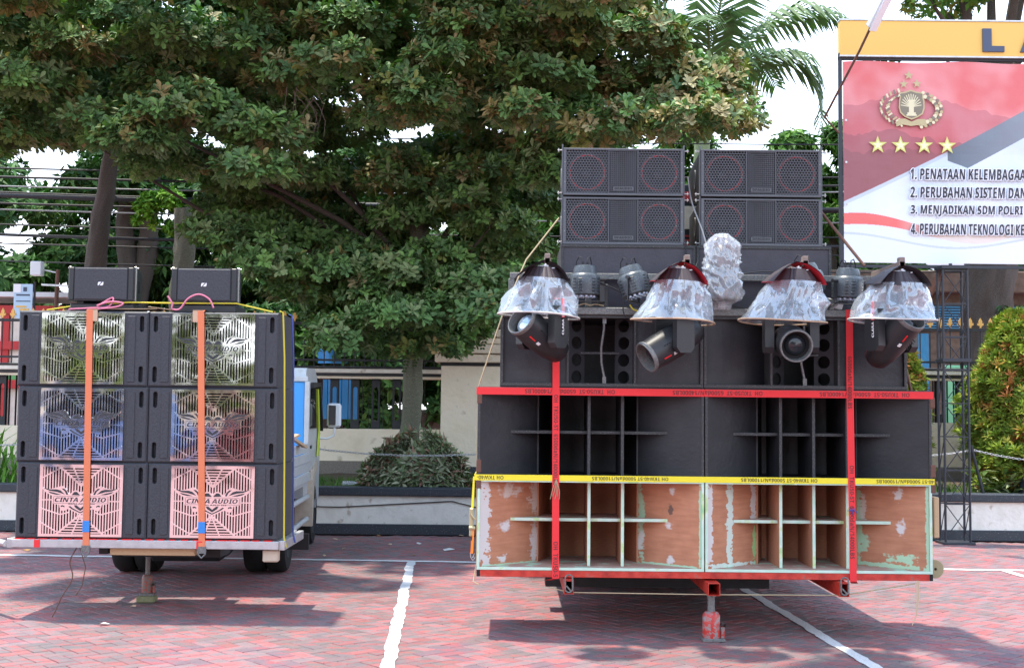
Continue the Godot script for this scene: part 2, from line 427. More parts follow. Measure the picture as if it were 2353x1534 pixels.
# ---------------------------------------------------------------- the place
func _ready():
	rng.seed = 20240
	var cam = Camera3D.new()
	cam.name = "camera"
	add_child(cam)
	cam.position = Vector3(0, 1.6, 0)
	cam.rotation = Vector3(atan(178.0 / FOCAL), 0, 0.0105)
	cam.fov = rad_to_deg(2.0 * atan(767.0 / FOCAL))
	cam.near = 0.1; cam.far = 400.0
	cam.current = true
	var env = Environment.new()
	env.background_mode = Environment.BG_SKY
	var sm = ProceduralSkyMaterial.new()
	sm.sky_top_color = Color(0.68, 0.78, 0.92)
	sm.sky_horizon_color = Color(0.97, 0.98, 0.99)
	sm.sky_curve = 0.22
	sm.ground_bottom_color = Color(0.3, 0.26, 0.25); sm.ground_horizon_color = Color(0.7, 0.7, 0.7)
	sm.sky_energy_multiplier = 1.4
	var sky = Sky.new(); sky.sky_material = sm
	env.sky = sky
	env.tonemap_mode = Environment.TONE_MAPPER_LINEAR
	env.tonemap_exposure = 1.6
	env.sdfgi_enabled = true; env.ssao_enabled = true; env.ssil_enabled = true
	var we = WorldEnvironment.new(); we.name = "world_environment"; we.environment = env
	add_child(we)
	var sun = DirectionalLight3D.new()
	sun.name = "sun"
	add_child(sun)
	var to = Vector3(0.21, -1.0, 0.09).normalized()
	sun.look_at_from_position(Vector3(0, 20, 0), Vector3(0, 20, 0) + to, Vector3.FORWARD)
	sun.light_energy = 1.5; sun.light_angular_distance = 1.6
	sun.light_color = Color(1.0, 0.965, 0.90)
	sun.shadow_enabled = true

	sans = SystemFont.new(); sans.font_names = PackedStringArray(["Droid Sans"]); sans.font_weight = 700
	make_materials()
	make_ground()
	make_planter()
	make_fence()
	make_backdrop()
	make_left_truck()
	make_right_truck()
	make_hoarding()
	make_trees()
	make_small_things()
	make_behind_camera()

func make_ground():
	var g = G.new()
	g.quad(Vector3(-150, -0.02, 150), Vector3(150, -0.02, 150), Vector3(150, -0.02, -200), Vector3(-150, -0.02, -200), Vector3.UP)
	struct(g, "ground", M.paving_far)
	var a = G.new()
	a.quad(Vector3(-9, -0.012, -4.6), Vector3(9, -0.012, -4.6), Vector3(9, -0.012, -15.78), Vector3(-9, -0.012, -15.78), Vector3.UP)
	var pav = struct(a, "paving", M.joint_dirt)
	# herringbone blocks at 45 degrees, 210 x 105 mm
	var W = 0.105
	var q = deg_to_rad(42.0)
	var ux = Vector3(cos(q), 0, -sin(q)); var uz = Vector3(sin(q), 0, cos(q))
	var org = Vector3(0.3, 0, -9.0)
	var spots = []
	for i in range(-130, 131):
		for j in range(-130, 131):
			var k = posmod(i - j, 4)
			if k != 0 and k != 2: continue
			var p: Vector3
			if k == 0: p = org + ux * (i + 1.0) * W + uz * (j + 0.5) * W
			else: p = org + ux * (i + 0.5) * W + uz * j * W
			if p.z > -5.4 or p.z < -15.68: continue
			if abs(p.x) > 0.5 + -p.z * 0.47: continue
			spots.append([p, k == 0])
	# the 300 that show largest: nearest in view
	var order = []
	for s in spots:
		var p: Vector3 = s[0]
		var seen = p.z < -7.55 and abs(p.x) < -p.z * 0.415
		order.append([-p.z if seen else 1000.0 - p.z, s])
	order.sort_custom(func(x, y): return x[0] < y[0])
	var variants = []
	for k in 8:
		var b = G.new()
		var tone = rng.randf_range(0.78, 1.12)
		b.col = block_tone(tone) if k < 4 else block_tone(tone).lerp(Color(0.74, 0.92, 0.86) * tone, 0.55)
		paver_block(b, Vector3.ZERO, ux, uz, 0.0)
		variants.append(b.mesh())
	var rest = G.new()
	var soil = FastNoiseLite.new(); soil.seed = 12; soil.frequency = 0.42; soil.fractal_octaves = 4
	var n = 0
	for o in order:
		var p: Vector3 = o[1][0]
		var e1 = ux if o[1][1] else uz
		var e2 = uz if o[1][1] else -ux
		var dy = rng.randf_range(-0.0016, 0.0016)
		var dirt = clampf(0.5 + 1.5 * soil.get_noise_2d(p.x, p.z * 0.6), 0, 1)      # greyish dirt trodden into some areas
		if n < 300:
			var bas = Basis(e1, Vector3.UP, e2) * Basis(ux, Vector3.UP, uz).inverse()
			bas = Basis(Vector3.RIGHT, rng.randf_range(-0.006, 0.006)) * Basis(Vector3.BACK, rng.randf_range(-0.006, 0.006)) * bas
			part(variants[(rng.randi() % 4) + (4 if dirt > 0.55 else 0)], "paving_block", M.paver, pav, Transform3D(bas, p + Vector3(0, dy, 0)))
		else:
			var tone = rng.randf_range(0.78, 1.12)
			rest.col = block_tone(tone).lerp(Color(0.74, 0.92, 0.86) * tone, dirt * 0.8)
			paver_block(rest, p, e1, e2, dy)
		n += 1
	var r = part(rest, "paving_blocks_beyond", M.paver, pav)
	r.set_meta("kind", "stuff")
	# painted bay lines with ragged edges
	line_mark(Vector3(-9, 0, -13.38), Vector3(9, 0, -12.68), 0.11, "far_bay_line")
	line_mark(Vector3(-1.04, 0, -13.0), Vector3(-0.62, 0, -5.2), 0.088, "bay_line")
	line_mark(Vector3(2.06, 0, -12.85), Vector3(2.48, 0, -5.2), 0.088, "bay_line")
	line_mark(Vector3(5.15, 0, -12.8), Vector3(5.57, 0, -5.2), 0.088, "bay_line")

func block_tone(v: float) -> Color:      # some blocks keep more of their red paint than others
	var q = rng.randf()
	if q < 0.22: return Color(v * 1.07, v * 0.90, v * 0.89)
	if q < 0.5: return Color(v * 0.92, v * 1.01, v * 1.03)
	return Color(v, v * rng.randf_range(0.93, 1.05), v * rng.randf_range(0.93, 1.05))

func paver_block(b: G, p: Vector3, e1: Vector3, e2: Vector3, dy: float):
	var hx = 0.105 - 0.0036; var hz = 0.0525 - 0.0036; var bv = 0.005
	var y1 = Vector3.UP * dy; var y0 = Vector3.UP * (dy - 0.004); var yb = Vector3.UP * -0.011
	var t = []; var m = []; var l = []
	for s in [[-1, -1], [1, -1], [1, 1], [-1, 1]]:
		t.append(p + e1 * s[0] * (hx - bv) + e2 * s[1] * (hz - bv) + y1)
		m.append(p + e1 * s[0] * hx + e2 * s[1] * hz + y0)
		l.append(p + e1 * s[0] * hx + e2 * s[1] * hz + yb)
	b.quad(t[0], t[1], t[2], t[3], Vector3.UP)
	for k in 4:
		var o = (t[k] + t[(k + 1) % 4]) * 0.5 - p
		o.y = 0.1
		b.quad(t[k], t[(k + 1) % 4], m[(k + 1) % 4], m[k], o)
		b.quad(m[k], m[(k + 1) % 4], l[(k + 1) % 4], l[k], o)

func line_mark(a: Vector3, b: Vector3, w: float, called: String):
	var g = G.new()
	var n = int(a.distance_to(b) / 0.07)
	var s = Vector3.UP.cross((b - a).normalized()) * w * 0.5
	var f = FastNoiseLite.new(); f.seed = int(a.x * 91 + 400); f.frequency = 0.35
	var prev = []
	for i in n + 1:
		var p = a.lerp(b, float(i) / n) + Vector3.UP * 0.0045
		var l = p - s * (1.0 + f.get_noise_2d(i, 0) * 0.38) + s * 0.5 * f.get_noise_2d(i * 0.3, 90)
		var r = p + s * (1.0 + f.get_noise_2d(i, 40) * 0.38) + s * 0.5 * f.get_noise_2d(i * 0.3, 90)
		if i > 0: g.quad(prev[0], prev[1], r, l, Vector3.UP)
		prev = [l, r]
	struct(g, called, M.line_paint)

func make_planter():
	var t = thing("planter_wall", "long low white planter wall with dark navy cap and base band", "wall", Vector3(0, 0, -15.8))
	var g = G.new()
	g.span(Vector3(-11, 0.13, -0.2), Vector3(11, 0.5, 0.0)); part(g, "wall", M.white_wall, t)
	g = G.new(); g.span(Vector3(-11, 0, -0.2), Vector3(11, 0.14, 0.025), 0.008); part(g, "base_band", M.navy_band, t)
	g = G.new(); g.span(Vector3(-11, 0.5, -0.26), Vector3(11, 0.605, 0.05), 0.012); part(g, "cap", M.navy_band, t)
	# soil rising towards the fence
	var s = G.new()
	var f = FastNoiseLite.new(); f.seed = 4; f.frequency = 0.8
	var nx = 70; var nz = 8
	var pt = func(i, j): 
		var x = -11.0 + 22.0 * i / nx; var z = -16.04 - 2.1 * j / nz
		return Vector3(x, 0.52 + 0.16 * j / nz + 0.05 * f.get_noise_2d(x, z * 2.0), z)
	for i in nx:
		for j in nz: s.quad(pt.call(i, j), pt.call(i + 1, j), pt.call(i + 1, j + 1), pt.call(i, j + 1), Vector3.UP)
	struct(s, "planter_soil", M.soil)
	# a black cable tacked along the wall
	var c = G.new()
	c.tube([Vector3(-3, 0.36, 0.012), Vector3(-2.2, 0.35, 0.012), Vector3(-1.4, 0.40, 0.012), Vector3(-0.75, 0.44, 0.012), Vector3(-0.3, 0.33, 0.012), Vector3(0.1, 0.23, 0.012), Vector3(0.5, 0.18, 0.012)], 0.007, 6)
	var co = part(c, "wall_cable", M.cable_black, null, Transform3D(Basis(), Vector3(0, 0, -15.8)))
	tag(co, "thin dark cable sagging across the low white planter wall", "cable")

func slot_ring(cx: float, y0: float, y1: float, hw: float) -> Array:
	var r = []
	for k in 7:
		var q = PI * k / 6.0
		r.append(Vector2(cx + cos(q) * hw, y1 - hw + sin(q) * hw))
	for k in 7:
		var q = PI + PI * k / 6.0
		r.append(Vector2(cx + cos(q) * hw, y0 + hw + sin(q) * hw))
	return r

func fence_run(x0: float, x1: float, low: float, high: float, label: String):
	var t = thing("boundary_fence", label, "fence", Vector3(0, 0, -18.0))
	var g = G.new(); g.span(Vector3(x0, 0.3, -0.22), Vector3(x1, low, 0.0)); part(g, "lower_wall", M.cream_wall, t)
	g = G.new(); g.span(Vector3(x0, 0.3, -0.24), Vector3(x1, 0.85, 0.03)); part(g, "plinth", M.stone_grey, t)
	g = G.new(); g.span(Vector3(x0, high, -0.24), Vector3(x1, high + 0.035, 0.03)); part(g, "rail_white_lower", M.cream_wall, t)
	g = G.new(); g.span(Vector3(x0, high + 0.035, -0.26), Vector3(x1, high + 0.08, 0.05)); part(g, "rail_black", M.fence_black, t)
	g = G.new(); g.span(Vector3(x0, high + 0.08, -0.28), Vector3(x1, high + 0.145, 0.08), 0.01); part(g, "rail_white", M.white_wall, t)
	g = G.new(); g.span(Vector3(x0, high + 0.145, -0.3), Vector3(x1, high + 0.18, 0.1), 0.01); part(g, "coping", M.fence_black, t)
	# slab baluster with a long rounded slot
	var b = G.new()
	var ring = slot_ring(0.0, 0.12, high - low - 0.12, 0.036)
	b.hole_cell(Rect2(-0.105, 0, 0.21, high - low), ring, 0.0, 0.07, false)
	var bm = b.mesh()
	var rot = G.new(); rot.xf = Transform3D(Basis(Vector3.UP, PI), Vector3(0, 0, -0.07))
	rot.hole_cell(Rect2(-0.105, 0, 0.21, high - low), ring, 0.0, 0.0, false)
	for sx in [-1, 1]: rot.quad(Vector3(sx * 0.105, 0, 0), Vector3(sx * 0.105, high - low, 0), Vector3(sx * 0.105, high - low, -0.07), Vector3(sx * 0.105, 0, -0.07), Vector3(sx, 0, 0))
	b.v.append_array(rot.v); b.n.append_array(rot.n); b.c.append_array(rot.c); b.t.append_array(rot.t)
	bm = b.mesh()
	var n = int((x1 - x0) / 0.308)
	for i in n:
		part(bm, "baluster", M.fence_black, t, Transform3D(Basis(), Vector3(x0 + 0.2 + i * 0.308, low, -0.06)))
	# iron railing with gold spearheads on top
	var top = 2.86
	g = G.new(); g.span(Vector3(x0, top, -0.12), Vector3(x1, top + 0.04, -0.08)); part(g, "iron_rail", M.fence_black, t)
	g = G.new(); g.span(Vector3(x0, high + 0.26, -0.115), Vector3(x1, high + 0.29, -0.085)); part(g, "iron_rail", M.fence_black, t)
	var bar = G.new(); bar.tube([Vector3(0, high + 0.15, 0), Vector3(0, top + 0.06, 0)], 0.009, 6)
	var fin = G.new()
	fin.prism(PackedVector2Array([Vector2(-0.012, 0), Vector2(0.012, 0), Vector2(0.014, 0.03), Vector2(0.046, 0.045), Vector2(0.042, 0.075), Vector2(0.022, 0.062), Vector2(0.026, 0.1), Vector2(0, 0.15), Vector2(-0.026, 0.1), Vector2(-0.022, 0.062), Vector2(-0.042, 0.075), Vector2(-0.046, 0.045), Vector2(-0.014, 0.03)]), -0.012, 0.012)
	var barm = bar.mesh(); var finm = fin.mesh()
	var x = x0 + 0.06
	while x < x1:
		var o = part(barm, "iron_bar", M.fence_black, t, Transform3D(Basis(), Vector3(x, 0, -0.1)))
		part(finm, "spearhead", M.gold_paint, o, Transform3D(Basis(), Vector3(0, top + 0.05, 0)))
		x += 0.15

func make_fence():
	fence_run(-9.6, -1.02, 1.32, 2.06, "black slotted fence on cream wall left of the cream pier")
	fence_run(0.62, 9.6, 1.50, 2.12, "black slotted fence with gold spearheads behind the lattice mast")
	var t = thing("gate_pier", "wide cream gate pier with stepped cornice behind the red rig", "pier", Vector3(-0.2, 0.3, -17.75))
	var g = G.new(); g.span(Vector3(-0.82, 0, -0.5), Vector3(0.82, 1.95, 0.1)); part(g, "shaft", M.cream_wall, t)
	g = G.new(); g.span(Vector3(-0.86, 0, -0.55), Vector3(0.86, 0.5, 0.14)); part(g, "base_band", M.navy_band, t)
	g = G.new(); g.span(Vector3(-0.835, 1.95, -0.52), Vector3(0.835, 2.0, 0.115)); part(g, "dark_line", M.fence_black, t)
	var y = 2.0
	for k in [[0.13, 0.05], [0.14, 0.09], [0.10, 0.035], [0.12, 0.06]]:
		g = G.new(); g.span(Vector3(-0.86 - k[1], y, -0.55 - k[1]), Vector3(0.86 + k[1], y + k[0] - 0.012, 0.14 + k[1]), 0.012); part(g, "cornice_step", M.cream_wall, t)
		y += k[0]

func make_backdrop():
	# house with blue board doors behind the right fence
	var t = thing("shop_house", "low brown house with blue board doors behind the right fence", "house", Vector3(8.0, 0, -23.0))
	var g = G.new(); g.span(Vector3(-3.4, 0, -4), Vector3(6, 3.9, 0)); part(g, "wall", M.brown_wall, t)
	g = G.new(); g.span(Vector3(-3.6, 3.9, -4.2), Vector3(6.2, 4.3, 0.45), 0.02); part(g, "fascia", M.brown_wall, t)
	for k in 14:
		var bx = -2.75 + k * 0.17 + (0.25 if k > 6 else 0.0)
		g = G.new(); g.span(Vector3(bx, 0.2, 0.0), Vector3(bx + 0.16, 3.15, 0.06), 0.01); part(g, "door_board", M.blue_door, t)
	g = G.new(); g.span(Vector3(-1.55, 0.2, 0.01), Vector3(-1.33, 3.2, 0.09), 0.01); part(g, "door_post", M.fence_black, t)
	g = G.new(); g.span(Vector3(-2.8, 3.2, 0.0), Vector3(2.4, 3.7, 0.05)); part(g, "dark_lintel", M.fence_black, t)
	for k in 9:
		g = G.new(); g.span(Vector3(-2.7, 3.24 + k * 0.05, 0.05), Vector3(2.3, 3.265 + k * 0.05, 0.075)); part(g, "louvre", M.blue_door, t)
	var u = thing("pale_house", "white house with a grey roof far behind the banner", "house", Vector3(9.0, 0, -40.0))
	g = G.new(); g.span(Vector3(-6, 0, -5), Vector3(6, 6.2, 0)); part(g, "wall", M.white_wall, u)
	g = G.new(); g.prism(PackedVector2Array([Vector2(-6.5, 6.2), Vector2(6.5, 6.2), Vector2(4, 7.6), Vector2(-4, 7.6)]), -5.4, 0.4); part(g, "roof", M.roof_white, u)
	for k in 4:
		g = G.new(); g.span(Vector3(-4.6 + k * 2.6, 3.6, 0.0), Vector3(-3.4 + k * 2.6, 5.0, 0.04)); var w = part(g, "window", M.dark_glass, u)
		g = G.new(); g.span(Vector3(-4.7 + k * 2.6, 3.5, 0.0), Vector3(-3.3 + k * 2.6, 3.6, 0.12)); part(g, "sill", M.white_wall, w)
	# pale green board and blue tarpaulins behind the fence
	g = G.new(); g.span(Vector3(-0.35, 0, 0), Vector3(0.35, 2.45, 0.1), 0.02)
	tag(part(g, "green_board", M.pale_green, null, Transform3D(Basis(), Vector3(7.6, 0, -20.5))), "pale green board standing behind the fence at the lattice mast", "board")
	for a in [[-2.75, -19.6, 1.45, 2.08, "bright blue tarpaulin sheet hung low behind the slotted fence"], [-3.3, -22.5, 2.45, 2.72, "blue tarpaulin awning showing just above the fence behind the silver truck"]]:
		g = G.new()
		var f = FastNoiseLite.new(); f.seed = int(a[0] * 10); f.frequency = 1.3
		for i in 8:
			var x = -0.28 + i * 0.07; var x2 = x + 0.07
			var z0 = 0.12 * f.get_noise_1d(x); var z1 = 0.12 * f.get_noise_1d(x2)
			g.quad(Vector3(x, a[2], z0), Vector3(x2, a[2], z1), Vector3(x2, a[3], z1 * 0.3), Vector3(x, a[3], z0 * 0.3), Vector3.BACK)
		tag(part(g, "tarpaulin", M.blue_panel, null, Transform3D(Basis(), Vector3(a[0], 0, a[1]))), a[4], "tarpaulin")
	g = G.new(); g.span(Vector3(-4, 0, -0.15), Vector3(8, 1.55, 0.0)); g.span(Vector3(-4, 1.55, -0.2), Vector3(8, 1.62, 0.05))
	tag(part(g, "garden_wall", M.stone_grey, null, Transform3D(Basis(), Vector3(-4, 0, -24))), "weathered low grey garden wall seen through the fence slots", "wall")
	# kiosk at far left
	var k = thing("kiosk", "small red and white kiosk at the far left behind the fence", "kiosk", Vector3(-8.3, 0, -20.5))
	g = G.new(); g.span(Vector3(-0.9, 0, -0.8), Vector3(0.75, 3.25, 0)); part(g, "body", M.white_wall, k)
	for xx in [-0.88, -0.3, 0.62]:
		g = G.new(); g.span(Vector3(xx, 0, 0.0), Vector3(xx + 0.13, 3.25, 0.05)); part(g, "red_post", M.kiosk_red, k)
	for yy in [1.9, 2.55, 3.15]:
		g = G.new(); g.span(Vector3(-0.9, yy, 0.05), Vector3(0.75, yy + 0.14, 0.09)); part(g, "red_band", M.kiosk_red, k)
	g = G.new(); g.span(Vector3(-1.1, 3.42, -1.0), Vector3(0.95, 3.5, 0.3)); part(g, "roof", M.roof_white, k)
	g = G.new(); g.prism(PackedVector2Array([Vector2(-0.8, 2.04), Vector2(0.6, 2.04), Vector2(0.6, 2.12), Vector2(0.3, 2.28), Vector2(-0.1, 2.32), Vector2(-0.5, 2.2)]), 0.0, 0.03); part(g, "green_decoration", M.kiosk_green, k)
	# street sign banner, box and service pole
	var s = thing("hanging_sign", "narrow pale blue hanging sign with pointed foot at far left", "sign", Vector3(-7.9, 2.95, -19.6))
	g = G.new(); g.prism(PackedVector2Array([Vector2(-0.15, 0.12), Vector2(0.0, 0.0), Vector2(0.15, 0.08), Vector2(0.15, 0.62), Vector2(-0.15, 0.62)]), 0, 0.015); part(g, "board", M.sign_blue, s)
	g = G.new(); g.span(Vector3(-0.16, 0.48, 0.016), Vector3(-0.04, 0.62, 0.02)); part(g, "paper", M.text_white, s)
	g = G.new(); g.span(Vector3(-0.11, 0.24, 0.016), Vector3(0.06, 0.27, 0.02)); g.span(Vector3(-0.05, 0.19, 0.016), Vector3(0.1, 0.225, 0.02)); part(g, "yellow_print", M.banner_yellow, s)
	g = G.new(); g.span(Vector3(-0.11, 0.43, 0.016), Vector3(0.11, 0.455, 0.02)); g.span(Vector3(-0.11, 0.335, 0.016), Vector3(0.12, 0.35, 0.02)); g.span(Vector3(0.0, 0.5, 0.016), Vector3(0.06, 0.57, 0.02)); part(g, "dark_print", M.sign_navy, s)
	g = G.new(); g.tube([Vector3(0.17, -2.95, -0.02), Vector3(0.17, 0.66, -0.02)], 0.02, 8); part(g, "pole", M.fence_black, s)
	var p = thing("service_pole", "thin service pole with a cross arm and grey meter box", "pole", Vector3(-7.55, 0, -20.0))
	g = G.new(); g.tube([Vector3(0, 0, 0), Vector3(0.04, 3.85, 0)], 0.035, 8); part(g, "shaft", M.rust_brown, p)
	g = G.new(); g.bar(Vector3(-0.2, 3.6, 0.05), Vector3(0.24, 3.58, 0.05), 0.03, 0.03); part(g, "cross_arm", M.alloy, p)
	g = G.new(); g.span(Vector3(-0.38, 3.75, -0.05), Vector3(-0.2, 3.98, 0.1), 0.01); g.bar(Vector3(-0.2, 3.85, 0), Vector3(0.05, 3.8, 0), 0.02, 0.02); part(g, "meter_box", M.lamp_white, p)
	# power cables over the street behind the fence
	var hs = [[5.62, 5.72, 0.016, "upper thin"], [5.50, 5.64, 0.022, ""], [5.36, 5.62, 0.014, ""], [5.30, 5.10, 0.02, ""], [5.18, 5.14, 0.045, "thick"], [5.05, 5.22, 0.02, ""], [4.95, 4.92, 0.014, ""], [4.72, 4.72, 0.014, ""], [4.5, 4.56, 0.03, ""], [4.33, 4.34, 0.014, ""], [4.05, 4.1, 0.013, ""], [6.55, 6.35, 0.012, ""]]
	var nth = ["topmost but one", "second", "third", "fourth", "thick bundled", "sixth", "seventh", "eighth", "stout ninth", "tenth", "lowest", "highest lone"]
	for i in hs.size():
		g = G.new()
		var pts = []
		for j in 25:
			var q = j / 24.0
			pts.append(Vector3(-13 + 27 * q, lerp(hs[i][0], hs[i][1], q) - 0.55 * 4 * q * (1 - q) * 0.35 * (1.0 + 0.2 * (i % 3)) + 0.2, -21.0 - 0.12 * (i % 4)))
		g.tube(pts, hs[i][2], 6)
		tag(part(g, "power_cable", M.cable_grey if i in [2, 6] else M.cable_black, null), nth[i] + " overhead power cable crossing behind the trees", "cable", "overhead power cables")

# ---------------------------------------------------------------- left truck
func wheel_parts(t: Node3D, x: Transform3D, r: float, w: float):
	var g = G.new()
	var tr = x * Transform3D(Basis(Vector3.BACK, PI / 2), Vector3.ZERO)
	g.lathe([Vector2(r * 0.62, -w / 2), Vector2(r * 0.93, -w / 2), Vector2(r, -w * 0.32), Vector2(r, w * 0.32), Vector2(r * 0.93, w / 2), Vector2(r * 0.62, w / 2)], 28, tr)
	var o = part(g, "wheel", M.rubber, t)
	g = G.new()
	g.lathe([Vector2(0, -w * 0.3), Vector2(r * 0.35, -w * 0.3), Vector2(r * 0.6, -w * 0.45), Vector2(r * 0.64, -w * 0.5), Vector2(r * 0.64, w * 0.5), Vector2(r * 0.6, w * 0.45), Vector2(r * 0.35, w * 0.3), Vector2(0, w * 0.3)], 20, tr)
	part(g, "rim", M.fence_black, o)

func cab_parts(t: Node3D, x: Transform3D, paint: Material):      # cab about 1.66 wide, nose towards -z, origin on the ground at its back wall
	var prof = PackedVector2Array([Vector2(0, 0.62), Vector2(0.0, 1.92), Vector2(0.12, 2.06), Vector2(0.95, 2.08), Vector2(1.2, 1.98), Vector2(1.62, 1.3), Vector2(1.66, 0.95), Vector2(1.64, 0.45), Vector2(1.3, 0.42), Vector2(1.22, 0.72), Vector2(0.95, 0.86), Vector2(0.62, 0.82), Vector2(0.5, 0.6)])
	var side = x * Transform3D(Basis(Vector3(0, 0, -1), Vector3(0, 1, 0), Vector3(1, 0, 0)), Vector3.ZERO)
	var g = G.new()
	g.prism(prof, -0.80, 0.80, side)
	part(g, "cab", paint, t)
	for s in [-1.0, 1.0]:
		g = G.new()
		g.prism(PackedVector2Array([Vector2(0.16, 0.9), Vector2(0.16, 1.9), Vector2(1.0, 1.93), Vector2(1.42, 1.32), Vector2(1.44, 0.92)]), s * 0.802, s * 0.825, side)
		var d = part(g, "door", paint, t)
		g = G.new()
		g.prism(PackedVector2Array([Vector2(0.24, 1.38), Vector2(0.24, 1.84), Vector2(0.95, 1.86), Vector2(1.26, 1.38)]), s * 0.826, s * 0.836, side)
		part(g, "side_window", M.dark_glass, d)
		g = G.new()
		g.prism(PackedVector2Array([Vector2(0.2, 1.84), Vector2(0.95, 1.87), Vector2(1.3, 1.34), Vector2(1.35, 1.38), Vector2(1.0, 1.92), Vector2(0.2, 1.9)]), s * 0.838, s * 0.875, side)
		part(g, "window_visor", M.black_plastic, d)
		g = G.new()
		g.bar(x * Vector3(s * 0.84, 1.18, -0.3), x * Vector3(s * 0.84, 1.18, -0.18), 0.03, 0.035)
		part(g, "handle", M.black_plastic, d)
		g = G.new()
		g.prism(PackedVector2Array([Vector2(0.96, 1.05), Vector2(1.1, 1.05), Vector2(1.2, 1.32), Vector2(0.98, 1.84), Vector2(0.88, 1.84), Vector2(1.08, 1.32)]), s * 0.838, s * 0.85, side)
		part(g, "lime_stripe", M.lime_strip, d)
		# mirror on its arm
		g = G.new()
		g.tube([x * Vector3(s * 0.82, 1.26, -1.15), x * Vector3(s * 0.93, 1.25, -1.2), x * Vector3(s * 1.01, 1.29, -1.22), x * Vector3(s * 1.02, 1.38, -1.22)], 0.014, 8)
		var a = part(g, "mirror_arm", M.lamp_white, t)
		g = G.new()
		g.box(x * Vector3(s * 1.01, 1.53, -1.24), Vector3(0.17, 0.29, 0.05), x.basis, 0.03)
		part(g, "mirror_case", M.lamp_white, a)
		g = G.new()
		g.box(x * Vector3(s * 1.01, 1.53, -1.212), Vector3(0.13, 0.24, 0.006), x.basis * Basis(Vector3.UP, 0.28 * s), 0.002)
		part(g, "mirror_glass", M.mirror_steel, a)
		g = G.new()
		g.prism(PackedVector2Array([Vector2(0.42, 0.28), Vector2(0.5, 0.28), Vector2(0.62, 0.84), Vector2(0.95, 0.92), Vector2(0.95, 1.0), Vector2(0.5, 0.92), Vector2(0.42, 0.8)]), s * 0.66, s * 0.86, side)
		part(g, "fender", M.beige_guard, t)
	g = G.new()
	g.quad(x * Vector3(-0.7, 1.35, -1.607), x * Vector3(0.7, 1.35, -1.607), x * Vector3(0.66, 1.95, -1.235), x * Vector3(-0.66, 1.95, -1.235), x.basis * Vector3(0, 0.3, -1))
	part(g, "windscreen", M.dark_glass, t)

